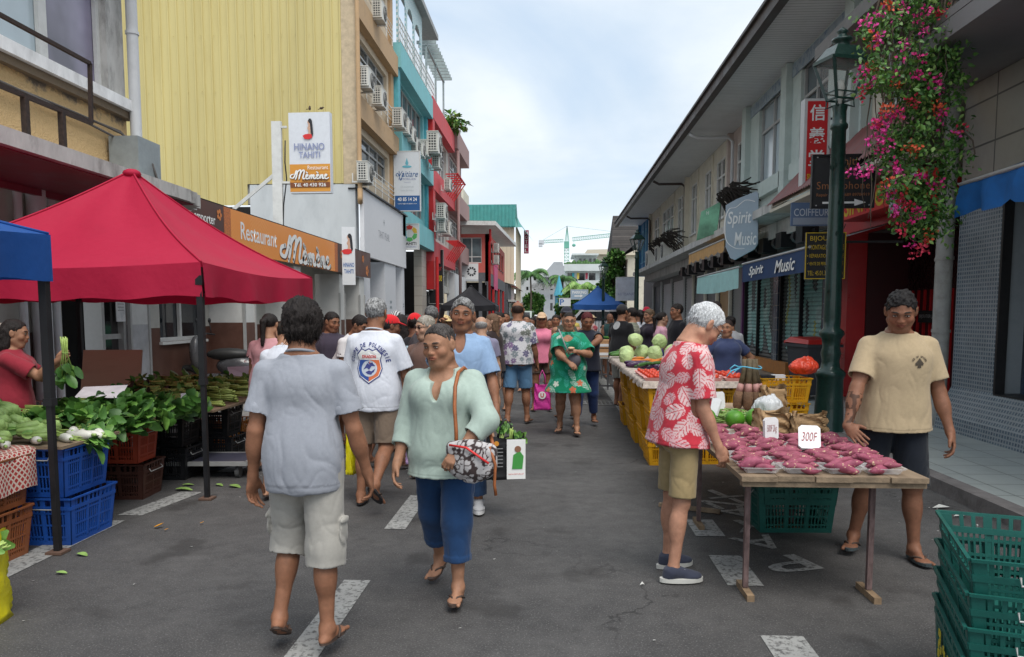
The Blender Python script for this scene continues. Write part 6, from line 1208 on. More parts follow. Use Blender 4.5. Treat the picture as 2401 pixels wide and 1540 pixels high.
for i in range(26):
 x=rr.uniform(2060,2235);p=WY(x,-20,Yb+rr.uniform(-.2,.3));n=12;pts=[p];L=rr.uniform(1.,2.6)
 for k in range(n):pts.append(pts[-1]+Vector((rr.normal(0,.035)-.012,rr.normal(0,.03),-L/n)))
 b.tube(pts,[.012*(1-.7*k/n)for k in range(n+1)],4)
for pts in([(2240,80),(2215,150),(2225,230),(2210,320),(2220,420),(2205,500)],[(2250,300),(2280,330),(2285,360),(2270,380)]):b.tube([WY(x,y,Yb)for x,y in pts],.009,4)
b.build('stems',mat('vine_stem',(.13,.10,.075),.9),BG)
TM=empty('shop_building',(0,0,0),0,'red and grey corner building with a wide white eave behind the black tent','building');FWl=Wall((-7.4,56,0),(1,0,0),(0,-1,0));xa,xb=0.,2.75
M_CORAL=mat('faded_coral',(.50,.10,.08),.75,nscale=2,namt=.1,dirt=.2);M_DGR=mat('dark_grey_paint',(.10,.10,.11),.75,dirt=.2)
b=MB();FWl.panel(b,0,2.75,4.6,7.4,[(0,2.2,5.3,7.15)],.3);b.build('upper_wall',M_CORAL,TM);b=MB();FWl.bx(b,0,2.75,3.95,4.6,-.3,0);b.build('grey_band',M_DGR,TM);FWl.window(TM,0,2.2,5.3,7.15,3,5.75,M_WFRAME,glass('office_glass',(.10,.13,.14),.1,.5),.15,.06,False)
SW=LW(-4.65);b=MB();SW.panel(b,56,74,4.6,7.4,[(57.5+3*i,59.5+3*i,5.4,6.9)for i in range(5)],.3);b.build('side_wall',M_CORAL,TM);b=MB();SW.bx(b,56,74,3.7,4.6,-.3,.02);b.build('grey_band',M_DGR,TM);b=MB();SW.bx(b,60,64,3.5,5.6,-.3,.06);b.build('magenta_panel',mat('magenta_paint',(.52,.02,.14),.5),TM)
for i in range(5):SW.window(TM,57.5+3*i,59.5+3*i,5.4,6.9,2,None,M_BLKM)
b=MB();b.add([(-9,55.0,8.0),(-4.1,55.0,7.9),(-3.6,76,8.2),(-9,76,8.2),(-9,55,8.3),(-4.1,55,8.2),(-3.6,76,8.5),(-9,76,8.6)],[(0,1,2,3),(4,5,6,7),(0,1,5,4),(1,2,6,5),(2,3,7,6)]);b.build('eave',mat('white_eave',(.60,.60,.58),.7,dirt=.3),TM);b=MB();b.add([(-9,55.2,8.35),(-4.4,55.3,8.25),(-4.6,76,9.0),(-9,76,9.4)],[(0,1,2,3)]);b.build('roof',mat('rusty_roof',(.32,.27,.24),.7,dirt=.5),TM)
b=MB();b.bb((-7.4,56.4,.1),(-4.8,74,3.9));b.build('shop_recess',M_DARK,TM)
for x in(-7.3,-5.3,-4.7):b=MB();b.bb((x-.12,55.9,.1),(x+.12,56.1,3.95));b.build('column',M_DGR,TM)
for k,y in enumerate((60,63,66,69,72)):b=MB();b.bb((-4.75,y,.1),(-4.6,y+.4,3.7));b.build('column',M_RED2 if k%2==0 else M_DGR,TM)
b=MB();b.tube([(-4.55,55.7,7.7),(-4.55,55.85,6.9),(-4.62,55.9,6.8),(-4.62,55.9,.2)],.09,8);b.build('drainpipe',M_RED2,TM)
bn=board('shop_banner',FWl.M(1.0,4.62,.03),1.9,1.3,.03,em('banner_white',(.66,.66,.66)),TM);Mx=FWl.M(1.0,4.62,.03);letters('Fenua sMart',Mx,.72,.16,INKK,bn,dx=-.45,dy=-.25,bold=.01);flat('bowl',Mx,disc(-.45,.08,.2,10,PI,2*PI),INKK,bn);
for k in range(6):flat('bowl_leaf',Mx,disc(-.57+.05*k,.17+.07*(k%3),.035,6),em('ink_red',(.5,.1,.08)),bn)
for k in range(10):flat('ring_mark',Mx@Matrix.Translation((.45,.05,0))@Matrix.Rotation(k*PI/5,4,'Z'),[(.16,-.05),(.32,-.07),(.36,0),(.32,.07),(.16,.05),(.22,0)],INKK,bn)
flat('footer',Mx,[(-.95,-.65),(.95,-.65),(.95,-.52),(-.95,-.52)],em('ink_grey2',(.45,.46,.48)),bn)
for px,py,lab in((1193,580,'air conditioner up under the white eave, upper one'),(1195,606,'air conditioner under the white eave, lower one')):p=WX(px,py,-4.45);o=copy_tree(AC0);o.location=(-4.3,58.5,6.6 if py<600 else 5.7);tag(o,lab,'air conditioner')
for k in range(4):
 y0=77+k*6.2;r=empty('shop_building',(0,0,0),0,['dark fronted low shop beyond the white eaved corner','narrow low shop with a red awning box beyond the dark one','pale low shop with a small sign further down the left side','last low shop before the side street on the left'][k],'building',None);b=MB();b.bb((-8,y0,.1),(-4.5,y0+6,4.6-.3*k));b.build('wall',[M_DGR,M_GREYW,M_CRM,M_GREYW][k],r);b=MB();b.add([(-8,y0,5.6),(-3.9,y0,4.5),(-3.9,y0+6,4.5),(-8,y0+6,5.6)],[(0,1,2,3)]);b.bb((-4.6,y0,2.8),(-3.9,y0+6,3.0));b.build('roof',[M_GREYW,mat('awning_red',(.45,.04,.03),.7),M_GREYW,M_MAUVE][k],r)
 b=MB();b.bb((-4.5,y0+.6,.2),(-4.44,y0+5.4,2.7));b.build('shopfront',M_DKGLASS,r)
GH=empty('hotel_building',(0,0,0),0,'cream corrugated hotel block with teal metal mansard roof','building');b=MB();corr(b,(-14,90,0),(-4.35,90,0),.1,13.0,.5,.06,(0,-1,0));corr(b,(-4.35,90,0),(-4.35,104,0),.1,12.0,.6,.06,(1,0,0));b.build('wall',mat('cream_cladding',(.50,.44,.33),.7,nscale=1,namt=.06,dirt=.15),GH)
b=MB();n=46;vs=[]
for i in range(n+1):x=-14+(-4.2+14+.6)*i/n;vs+=[(x,89.4,11.6),(min(x,-4.9)if i>n-3 else x,90.6,14.4)]
b.add(vs,[(2*i,2*i+1,2*i+3,2*i+2)for i in range(n)]);b.add([(-3.6,89.4,11.6),(-4.9,90.6,14.4),(-4.9,104,14.4),(-2.6,104,11.3)],[(0,1,2,3)]);corr(b,(-14,89.35,0),(-4.0,89.35,0),11.7,14.2,.42,.07,(0,-1,0));b.build('roof',mat('teal_roofing',(.06,.27,.25),.45,nscale=1.5,namt=.15,dirt=.2),GH)
b=MB();b.bb((-14,91,14.4),(-10.6,97,16.3));b.build('rooftop_block',M_CRM,GH)
sg=board('sign',frame((-3.45,100,10.9),(1,0,0),(0,0,1)),.62,3.0,.2,mat('sign_plum',(.28,.02,.06),.5),GH)
for i,ch in enumerate('HOTEL'):letters(ch,frame((-3.45,100,10.9),(1,0,0),(0,0,1)),.36,.42,INKW,sg,dy=1.12-.56*i)
def block(name,lab,x0,x1,Y,z0,z1,m,rows,depth=12.,cols=4,wm=M_GLASS,wh=.55,ww=.5,pr=.0):
 """far facade facing the camera: rows = list of (z0,z1) window bands, each window a real recess"""
 r=empty(name,(0,0,0),0,lab,'building');Wf=Wall((x0,Y,0),(1,0,0),(0,-1,0));L=x1-x0;hs=[]
 for(a,c)in rows:
  for k in range(cols):u=L*(k+.5)/cols;hs.append((u-L/cols*ww/2,u+L/cols*ww/2,a,c))
 b=MB();Wf.panel(b,0,L,z0,z1,hs,.4);b.bb((x0,Y+.5,z0),(x1,Y+depth,z1-.05));b.build('wall',m,r)
 for h in hs:f=MB();Wf.bx(f,h[0],h[1],h[2],h[3],-.38,-.32);f.build('window',wm,r)
 return r,Wf
M_GB=mat('grey_building',(.36,.38,.40),.85,nscale=.6,namt=.1,dirt=.35,dscale=.6,dcol=(.2,.2,.2));M_WB=mat('white_building',(.58,.62,.62),.8,nscale=.6,namt=.07,dirt=.2,dscale=.5)
X_=lambda x,Y:WY(x,700,Y).x;Z_=lambda y,Y:WY(1350,y,Y).z
Y=150.
r,Wf=block('apartment_building','grey unfinished looking apartment block with scaffold mesh at the street end',X_(1261,Y),X_(1324,Y),Y,0,Z_(648,Y),M_GB,[(Z_(728,Y),Z_(710,Y)),(Z_(702,Y),Z_(690,Y)),(Z_(680,Y),Z_(665,Y)),(Z_(661,Y),Z_(650,Y))],14,3,M_DKGLASS,ww=.28)
b=MB();Yp=Y+1;b.poly([(X_(1268,Y),Yp,Z_(648,Y)),(X_(1298,Y),Yp,Z_(613,Y)),(X_(1318,Y),Yp,Z_(613,Y)),(X_(1320,Y),Yp,Z_(622,Y)),(X_(1332,Y),Yp,Z_(622,Y)),(X_(1332,Y),Yp,Z_(648,Y))],(0,12,0));b.bb((X_(1259,Y),Y-1,Z_(650,Y)),(X_(1326,Y),Y+1,Z_(646,Y)));b.build('gable',M_GB,r)
b=MB();b.add([(X_(1240,Y),Y-1.5,Z_(674,Y)),(X_(1252,Y),Y-1.5,Z_(664,Y)),(X_(1310,Y),Y-1.5,Z_(667,Y)),(X_(1310,Y),Y-1.5,Z_(677,Y)),(X_(1255,Y),Y-1.5,Z_(679,Y))],[(0,1,2,3,4)]);b.build('scaffold_mesh',mat('mesh_grey',(.25,.25,.25),.9,nscale=3,namt=.4),r)
r,Wf=block('apartment_building','long pale concrete block low on the left of the grey one',X_(1210,Y+15),X_(1262,Y+15),Y+15,0,Z_(636,Y+15),mat('pale_concrete',(.44,.45,.45),.85,dirt=.3,dscale=.5),[(Z_(657,Y+15),Z_(645,Y+15)),(Z_(680,Y+15),Z_(672,Y+15))],10,3,M_DARK,ww=.3)
Y=122.
r,Wf=block('apartment_building','white apartment block with rounded balconies and a roof terrace at the street end',X_(1325,Y),X_(1425,Y),Y,0,Z_(622,Y),M_WB,[(Z_(710,Y),Z_(672,Y)),(Z_(664,Y),Z_(640,Y))],14,4,M_DKGLASS,ww=.62)
for(a,c)in((668,660),(632,622)):b=MB();b.bb((X_(1322,Y),Y-1.2,Z_(a+4,Y)),(X_(1428,Y),Y+.1,Z_(c-2,Y)));b.build('balcony_band',M_WB,r)
b=MB();b.bb((X_(1326,Y),Y-.9,Z_(700,Y)),(X_(1424,Y),Y,Z_(670,Y)));b.build('dark_floor',M_DKGLASS,r)
b=MB();b.bb((X_(1348,Y),Y+2,Z_(625,Y)),(X_(1400,Y),Y+10,Z_(598,Y)));b.build('penthouse',M_WB,r);b=MB();b.bb((X_(1340,Y),Y,Z_(598,Y)),(X_(1402,Y),Y+10,Z_(594,Y)));b.build('penthouse_roof',M_WB,r)
for x in(1358,1368,1382,1392):b=MB();b.bb((X_(x,Y),Y+1.9,Z_(620,Y)),(X_(x+5,Y),Y+2,Z_(604,Y)));b.build('window',M_DKGLASS,r)
b=MB()
for i in range(16):x=X_(1326+i*6,Y);b.ell((x,Y-.3,Z_(619,Y)),(.4,.4,rng.uniform(.2,.8)),8,6,bump=.3,seed=i)
b.build('terrace_planting',M_LEAF[3],r)
for x,c in((1340,(.05,.30,.36)),(1351,(.55,.45,.10)),(1371,(.35,.05,.08))):b=MB();b.add([(X_(x,Y),Y-.7,Z_(640,Y)),(X_(x+6,Y),Y-.7,Z_(640,Y)),(X_(x+5.5,Y),Y-.72,Z_(654,Y)),(X_(x+.6,Y),Y-.7,Z_(655,Y))],[(0,1,2,3)]);b.build('hanging_cloth',mat('cloth_%d'%x,c,.9),r)
Y=150.
r,Wf=block('apartment_building','big cream block with sloped roof behind the white apartments',X_(1370,Y),X_(1500,Y),Y,0,Z_(596,Y),mat('cream_block',(.53,.49,.38),.8,dirt=.2,dscale=.4),[(Z_(640,Y),Z_(630,Y))],16,5,M_DKGLASS);b=MB();b.add([(X_(1368,Y),Y-1,Z_(596,Y)),(X_(1502,Y),Y-1,Z_(600,Y)),(X_(1502,Y),Y+8,Z_(575,Y)),(X_(1380,Y),Y+8,Z_(577,Y))],[(0,1,2,3)]);b.build('roof',mat('tan_roof',(.33,.29,.22),.8,dirt=.2),r)
r=empty('shingled_building',(0,0,0),0,'dark shingled gable building past the end of the long roof','building');M_SHG=tile_mat('shingle',(.045,.04,.038),(.08,.07,.065),.35,.25,.02,(.02,.02,.02),.9,.8,axis='YZ',off=.5)
b=MB();b.bb((6.,62,0),(16,86,6.0));b.build('wall',M_CRM,r);b=MB()
for i in range(7):b.bb((5.9,63+3.3*i,3.8),(5.98,64.4+3.3*i,5.5))
b.build('window_row',M_DKGLASS,r);b=MB();b.add([(5.2,61,6.0),(5.2,87,6.0),(10,87,10.0),(10,61,10.0)],[(0,1,2,3)]);b.add([(5.0,66,6.0),(5.0,74,6.0),(5.4,70,10.4)],[(0,1,2)]);b.add([(5.0,66,6.0),(5.4,70,10.4),(10,70,10.4),(9,66,8)],[(0,1,2,3)]);b.build('roof',M_SHG,r);b=MB();b.bb((5.2,61,3.2),(6,87,3.45));b.build('brown_band',mat('timber_brown',(.09,.055,.035),.8),r)
Y=230.;CR=empty('tower_crane',(0,0,0),0,'green tower crane with long lattice jib against the sky','crane');M_CG=mat('crane_green',(.13,.37,.29),.6,nscale=.5,namt=.15)  # crane green is paled, distance haze put into the paint colour
def lattice(name,a,c,w,nseg,m,parent,r_=.09,tri=False):
 a,c=Vector(a),Vector(c);d=(c-a).normalized();s1=d.cross(Vector((0,1,0))).normalized()*w/2;s2=Vector((0,1,0))*w/2;cs=[s1+s2,s1-s2,-s1-s2,-s1+s2];b=MB()
 for q in cs:b.bar(a+q,c+q,r_*1.6)
 for i in range(nseg):
  p,q=a+(c-a)*i/nseg,a+(c-a)*(i+1)/nseg
  for k in range(4):b.bar(p+cs[k],(q if i%2 else q)+cs[(k+1)%4],r_);b.bar(p+cs[k],p+cs[(k+1)%4],r_)
 return b.build(name,m,parent)
P=lambda x,y:WY(x,y,Y)
lattice('mast',P(1328.5,700),P(1328,578),1.35,15,M_CG,CR,.08);lattice('jib',P(1342,561),P(1500,544),1.0,30,M_CG,CR,.045);lattice('counter_jib',P(1320,564),P(1264,567),.8,10,M_CG,CR,.05)
b=MB();b.box(P(1328,574),(1.5,1.5,2.0));[b.bar(P(xx,565),P(1329,530),.16)for xx in(1324.5,1327,1331,1333.5)];b.build('slewing_tower',M_CG,CR)
b=MB();b.box(P(1269,568),(1.6,1.6,1.2));b.box(P(1267,575),(1.1,1.6,.9));b.build('counterweight',mat('crane_grey',(.5,.52,.55),.7),CR);b=MB();b.bar(P(1329,530),P(1272,563),.06);b.bar(P(1329,530),P(1470,547),.06);b.bar(P(1345,562),P(1345,572),.06);b.ell(P(1345,575),(.55,.3,.45));b.build('tie_rod',M_CG,CR)
M_BARK=mat('bark',(.10,.075,.055),.9,nscale=12,namt=.4,bump=.6)
def tree(lab,x,y,h,r,n,sd,size,group='trees beyond the market',conic=False,z0=0,mats=M_LEAF):
 o=empty('tree',(x,y,z0),0,lab,'tree',group);rr=np.random.default_rng(sd);b=MB();b.tube([(0,0,0),(.1,0,h*.35),(-.05,.1,h*.6),(0,0,h*.9)],[.22,.16,.10,.03],8);cs=[]
 for k in range(11):
  t=.3+.65*k/11;a=k*2.4;R=r*(1.15-t if conic else math.sin(PI*min(.95,t))**.6)*rr.uniform(.7,1.1);e=Vector((R*math.cos(a),R*math.sin(a),h*t+R*.2));b.tube([(0,0,h*t*.75),e*.6+Vector((0,0,h*t*.3)),e],[.08,.05,.02],5);cs.append((e,r*rr.uniform(.28,.5)))
 b.build('trunk',M_BARK,o);b=MB();cs.append((Vector((0,0,h*.93)),r*.3))
 for i in range(n):e,R=cs[rr.integers(len(cs))];v=rr.normal(0,1,3);v*=R*rr.random()**.4/np.linalg.norm(v);b.mi=int(rr.choice([0,1,2,3],p=[.4,.2,.08,.32]));leaf(b,e+Vector(v*np.array([1,1,.75])),v+np.array([0,0,-.3*R]),size*.35,size,up=rr.normal(0,1,3),curl=.3,n=2)
 b.build('crown',mats,o);return o
tree('tall conical dark green tree beside the shingled building',X_(1440,64),64,6.9,1.55,3000,1,.34,conic=True,mats=[M_LEAF[3],M_LEAF[0],M_LEAF[1],mat('leaf_olive',(.04,.075,.02),.6)])
tree('broad leafy tree beside the grey apartment block',X_(1248,130),130,4.9,1.5,1500,2,.6);tree('low bright green tree by the parking sign',X_(1337,100),100,4.0,1.5,1300,3,.45);tree('small yellow green tree at the foot of the white apartments',X_(1372,105),105,4.8,1.6,1500,4,.45,mats=[M_LEAF[2],M_LEAF[1],M_LEAF[2],M_LEAF[0]])
def palm(lab,x,y,h,fr,sd,ml):
 o=empty('palm_tree',(x,y,0),0,lab,'palm tree','palms at the street end');rr=np.random.default_rng(sd);b=MB();b.tube([(0,0,0),(.15,0,h*.5),(0,0,h)],[.2,.15,.12],8);b.build('trunk',M_BARK,o);b=MB()
 for k in range(17):
  a=k*2.4+rr.uniform(-.3,.3);el=rr.uniform(.1,1.1);pts=[]
  for i in range(9):t=i/8;pts.append(Vector((fr*t*math.cos(a)*math.cos(el*.6),fr*t*math.sin(a)*math.cos(el*.6),h+fr*(math.sin(el)*t-.75*t*t))))
  b.tube(pts,.02,4)
  for i in range(1,9):
   for s in(-1,1):
    for q in(0,.5):p0=pts[i-1]*(1-q)+pts[i]*q;d=(pts[i]-pts[i-1]).normalized();sd_=d.cross(Vector((0,0,1))).normalized();b.mi=int(rr.integers(2));leaf(b,p0,d*.5+sd_*s+Vector((0,0,-.5)),.05*fr/2,fr*.28,n=2)
 b.build('crown',ml,o)
palm('tall slender coconut palm before the pale concrete block',X_(1243,126),126,8.2,3.4,1,[M_LEAF[0],M_LEAF[3]]);palm('bushy bright palm in front of the white apartments',X_(1362,100),100,5.0,2.9,2,[M_LEAF[2],M_LEAF[1]]);palm('thin palm between the grey and white apartment blocks',X_(1318,118),118,7.0,2.6,3,[M_LEAF[0],M_LEAF[3]])
for(px,py,Yq,w,h,t,c,lab)in((1358,690,76,1.75,1.0,'PARKING','ink_greyblue','pale blue parking direction sign behind the blue tent'),(1448,690,70,1.2,.7,'','ink_greyblue','plain pale blue road sign right of the blue tent'),(1324,708,66,1.0,.7,'P','ink_white2','white and blue parking sign above the crowd')):
 q=WY(px,py,Yq);r=empty('road_sign',(0,0,0),0,lab,'sign');M=frame(q,(1,0,0),(0,0,1));o=board('panel',M,w,h,.05,em(c,(.30,.40,.50)if 'blue' in c else(.6,.62,.65)),r,.03,M_WFRAME);b=MB();b.cyl((q.x,q.y+.08,0),(q.x,q.y+.08,q.z),.04);b.build('pole',M_ALU,r)
 if t:letters(t,M,w*(.8 if len(t)>1 else.35),h*(.3 if len(t)>1 else.7),INKW if 'blue' in c else INKB,o,dy=h*.2 if len(t)>1 else 0,dx=0 if len(t)>1 else-w*.25,bold=.02)
 if len(t)>1:flat('arrow',M,[(-.5,-.22),(.1,-.22),(.1,-.3),(.35,-.15),(.1,0),(.1,-.1),(-.5,-.1)],INKW,o)
q=WY(1395,694,68);r=empty('road_sign',(0,0,0),0,'round red and blue no parking sign on a white plate by the blue tent','sign');M=frame(q,(1,0,0),(0,0,1));o=board('panel',M,.9,.9,.04,em('sign_white2',(.64,.65,.65)),r);flat('red_disc',M,disc(0,.05,.33),INKR,o);flat('blue_disc',M,disc(0,.05,.24),INKB,o,.009);b=MB();b.cyl((q.x,q.y+.08,0),(q.x,q.y+.08,q.z),.04);b.build('pole',M_ALU,r)
def car(lab,x,y,rz,col,van=False,group='vehicles parked at the street end',s=1.):
 o=empty('parked_van' if van else 'parked_car',(x,y,0),rz,lab,'van' if van else 'car',group);H=1.85 if van else 1.45;prof=[(-2.2,.35),(-2.2,.85),(-2.1,H*.62),(-1.75,H),(.55,H),(1.15,H*.66),(2.1,.85),(2.25,.6),(2.2,.32)]if van else[(-2.1,.35),(-2.15,.85),(-1.6,.98),(-1.1,H),(.4,H),(1.1,.98),(2.0,.82),(2.15,.5),(2.1,.32)]
 b=MB();L=[Vector((.82*(1 if z<.9 else.90),yy,z))for yy,z in prof];Rr=[Vector((-p.x,p.y,p.z))for p in L];n=len(L);b.add(L+Rr,[tuple(range(n)),tuple(range(2*n-1,n-1,-1))]+[(i,(i+1)%n,n+(i+1)%n,n+i)for i in range(n)]);b.build('body',mat('car_paint_%02d%02d'%(col[0]*99,col[2]*99),col,.25,nscale=1,namt=.03,coat=.6),o)
 g_=MB();zt,zb=H-.12,H*.62
 for sx in(-1,1):x_=sx*.775;g_.add([(x_,-1.6,zb),(x_,.95,zb),(x_,.45,zt),(x_,-1.45,zt)],[(0,1,2,3)])
 g_.build('side_window',M_DKGLASS,o);g_=MB();yb_=-2.12 if van else-1.55;g_.add([(-.62,yb_-.02,zb),(.62,yb_-.02,zb),(.55,yb_+.3,zt),(-.55,yb_+.3,zt)],[(0,1,2,3)]);g_.build('rear_window',M_DKGLASS,o);g_=MB();g_.add([(-.64,1.17,zb+.04),(.64,1.17,zb+.04),(.58,.62,zt+.02),(-.58,.62,zt+.02)],[(0,1,2,3)]);g_.build('windscreen',M_DKGLASS,o)
 for sx in(-1,1):
  for yy in(-1.35,1.35):w_=MB();w_.cyl((sx*.68,yy,.32),(sx*.85,yy,.32),.32,n=18);w_.mi=1;w_.cyl((sx*.85,yy,.32),(sx*.86,yy,.32),.19,n=14);w_.build('wheel',[mat('tyre',(.02,.02,.02),.8),M_ALU],o)
  l_=MB();l_.box((sx*.68,-2.19,.85),(.16,.05,.25));l_.build('tail_light',INKR,o)
 o.scale=(s,s,s);return o
WHT=(.62,.63,.64);car('white van parked side on behind the blue tent',2.6,52,R_(75),WHT,True);car('white van facing the street beside the far street lamp',4.6,50,R_(12),WHT,True);car('white car far down the road',-1.4,90,0,WHT);car('grey car parked farther down the road on the right',1.9,70,R_(5),(.15,.16,.18));car('dark car crossing the far junction',3.4,80,R_(80),(.05,.06,.07));car('pale green van at the far left of the road',-2.6,75,R_(-4),(.42,.50,.46),True);car('silver car parked at the far right of the junction',5.8,84,R_(10),(.35,.36,.38))
r=empty('blue_kiosk',(X_(1310,112),112,0),0,'pointed turquoise kiosk tower beside the grey apartments','kiosk');b=MB();b.cyl((0,0,0),(0,0,4.2),.6,.6,8,False);b.build('shaft',mat('kiosk_blue',(.05,.20,.28),.6,nscale=3,namt=.4),r);b=MB();b.cyl((0,0,4.2),(0,0,7.2),.8,.02,8,False);b.build('roof',mat('kiosk_roof',(.07,.32,.42),.6),r)
def tent(lab,x0,x1,y0,y1,ze,zp,val,m,mv=None,legs=True,sag=.10,mleg=None,px=None,legdrop=0.,n=14,wrinkle_=.03):
 """canopy with four sagging hips, a valance and legs"""
 r=empty('market_tent',((x0+x1)/2,(y0+y1)/2,0),0,lab,'tent');r.location=(0,0,0);cx_,cy_=(x0+x1)/2 if px is None else px,(y0+y1)/2;b=MB();C_=[(x0,y0),(x1,y0),(x1,y1),(x0,y1)]
 for k in range(4):
  a,c=Vector((*C_[k],ze)),Vector((*C_[(k+1)%4],ze));vs=[]
  for j in range(n+1):
   t=j/n;e0,e1=a+(Vector((cx_,cy_,zp))-a)*t,c+(Vector((cx_,cy_,zp))-c)*t
   for i in range(n+1):
    u=i/n;p=e0*(1-u)+e1*u;p.z-=sag*1.8*math.sin(PI*t)*(.55+.45*math.sin(PI*u))+.05*math.sin(PI*u)*(1-t)*(1-t);p.z+=wrinkle_*math.sin(u*9+t*5+k)*math.sin(PI*t)*math.sin(PI*u);vs.append(p)
  b.add(vs,[(j*(n+1)+i,j*(n+1)+i+1,(j+1)*(n+1)+i+1,(j+1)*(n+1)+i)for j in range(n)for i in range(n)],True)
 b.build('canopy',m,r)
 for(x,y)in C_:
  pts=[]
  for j in range(n+1):t=j/n;p=Vector((x,y,ze))*(1-t)+Vector((cx_,cy_,zp))*t;p.z-=sag*1.8*math.sin(PI*t)*.55-.006;pts.append(p)
  b=MB();b.tube(pts,.011,5);b.build('hip_seam',mv or m,r)
 b=MB();b.ell((cx_,cy_,zp-.03),(.09,.09,.05),10,6);b.build('peak_cap',mv or m,r)
 for k in range(4):
  a,c=Vector((*C_[k],ze)),Vector((*C_[(k+1)%4],ze));out=Vector((c.y-a.y,a.x-c.x,0)).normalized();vs=[];N=28;b=MB()
  for j in range(4):
   for i in range(N+1):u=i/N;t=j/3;p=a*(1-u)+c*u;p.z-=.05*math.sin(PI*u)*(1-t)+val*t+.035*t*math.sin(PI*u)+.012*t*math.sin(u*26+k);p+=out*(.012+.02*t*math.sin(u*17+k*2)+.012*math.sin(u*41)*t);vs.append(p)
  b.add(vs,[(j*(N+1)+i,j*(N+1)+i+1,(j+1)*(N+1)+i+1,(j+1)*(N+1)+i)for j in range(3)for i in range(N)],True);b.build('valance',mv or m,r)
 ml=mleg or M_BLKM
 for(x,y)in C_:
  lx,ly=x+(.03 if x==x0 else-.03),y+(.03 if y==y0 else-.03);b=MB();b.bar((lx,ly,.01),(lx,ly,1.05),.038);b.bar((lx,ly,1.0),(lx,ly,ze-.04),.050);b.box((lx,ly,1.02),(.06,.06,.05));b.box((lx,ly,ze-.15),(.07,.07,.08));l_=b.build('leg',ml,r);b=MB();b.box((lx,ly,.012),(.11,.11,.016));b.build('foot_plate',mat('rusty_plate',(.12,.07,.05),.8),l_)
 b=MB();b.bar((x0,cy_,ze-.25),(cx_,cy_,ze-.1),.02)
 for k in range(4):
  a,c=Vector((*C_[k],0)),Vector((*C_[(k+1)%4],0));
  b.bar(a+(Vector((cx_,cy_,0))-a)*.05+Vector((0,0,ze-.17)),c+(Vector((cx_,cy_,0))-c)*.05+Vector((0,0,ze-.17)),.02)
 b.build('truss',ml,r);return r
def canvas(name,col,tr=.25):
 m=mat(name,col,.7,nscale=1.2,namt=.10,bump=.6,bscale=9,dirt=.3,dscale=1.2,dcol=tuple(c*.5 for c in col));nt=m.node_tree;bs=nt.nodes['Principled BSDF'];t=nd(nt,'ShaderNodeBsdfTranslucent',{'Color':tuple(col)+(1,)});mx=nd(nt,'ShaderNodeMixShader',{0:tr});out=nt.nodes['Material Output']
 nt.links.new(bs.outputs[0],mx.inputs[1]);nt.links.new(t.outputs[0],mx.inputs[2]);nt.links.new(mx.outputs[0],out.inputs['Surface']);return m
c_=canvas('crimson_canvas',(.50,.012,.055));tent('large crimson market tent over the leafy vegetables',-5.90,-2.94,6.27,9.2,2.03,3.06,.28,c_,c_,px=-4.32)
c_=canvas('royal_blue_canvas',(.012,.085,.33));tent('blue market tent cut off by the left edge of the photo',-6.25,-3.27,1.85,4.83,2.11,2.9,.29,c_,c_,px=-4.9)
c_=canvas('black_canvas',(.012,.012,.016),.1);tent('small black market tent in the middle distance on the left',-6.15,-3.17,42,45,2.07,3.2,.30,c_,c_)
c_=canvas('sky_blue_canvas',(.025,.12,.40));tent('distant royal blue market tent beyond the shoppers on the right',.1+1.15,4.2,45,48,2.15,3.25,.30,c_,c_)
def crate_mesh(w,d,h,m,taper=.03,name='crate',solid=False,handle=True):
 """open perforated crate, base at z=0: floor, corner posts, ribs and a lattice of real bars"""
 r=empty(name);b=MB();t=.006;T=taper
 def wall(p0,p1,n,L):
  p0,p1=Vector(p0),Vector(p1);u=(p1-p0).normalized();n=Vector(n)
  def P(x,z):return p0+u*(T*(1-z/h)+x*(L-2*T*(1-z/h))/L)-n*T*(1-z/h)+Vector((0,0,z))
  def plate(x0,x1,z0,z1,th=t,out=0.):
   ps=[P(x,z)+n*o for o in(out,out-th)for z in(z0,z1)for x in(x0,x1)];b.add(ps,[(0,1,3,2),(4,6,7,5),(0,4,5,1),(2,3,7,6),(0,2,6,4),(1,5,7,3)])
  plate(0,L,0,.035);plate(0,L,h-.085,h-.06,.012,.004);plate(0,L,h-.012,h,.014,.012);plate(0,.05,.035,h-.012);plate(L-.05,L,.035,h-.012)
  if solid:plate(.05,L-.05,.035,h-.085)
  zones=3 if L>.45 else 2
  for z in range(zones):
   x0=.05+(L-.1)*z/zones;x1=.05+(L-.1)*(z+1)/zones
   if z:plate(x0-.012,x0+.012,.035,h-.012,t,.003)
   k=max(3,int((x1-x0-.03)/.022))
   if not solid:
    for i in range(k+1):xx=x0+.014+(x1-x0-.028)*i/k;plate(xx-.0045,xx+.0045,.035,h-.085,.005)
    for zz in np.linspace(.06,h-.11,max(2,int((h-.15)/.05))):plate(x0,x1,zz-.006,zz+.006,.0055,.001)
   for i in range(0,k+1,2):xx=x0+.014+(x1-x0-.028)*i/k;plate(xx-.008,xx+.008,h-.062,h-.012,.004)
 hw,hd=w/2,d/2
 wall((-hw,-hd,0),(hw,-hd,0),(0,-1,0),w);wall((hw,-hd,0),(hw,hd,0),(1,0,0),d);wall((hw,hd,0),(-hw,hd,0),(0,1,0),w);wall((-hw,hd,0),(-hw,-hd,0),(-1,0,0),d)
 b.box((0,0,.006),(w-2*T,d-2*T,.010));b.build('crate_body',m,r)
 if handle:
  for s in(-1,1):q=MB();q.tube([(s*(hw+.004),-.11,h-.05),(s*(hw+.022),-.11,h-.075),(s*(hw+.022),.11,h-.075),(s*(hw+.004),.11,h-.05)],.0045,5);q.build('wire_handle',M_ALU,r)
 return r
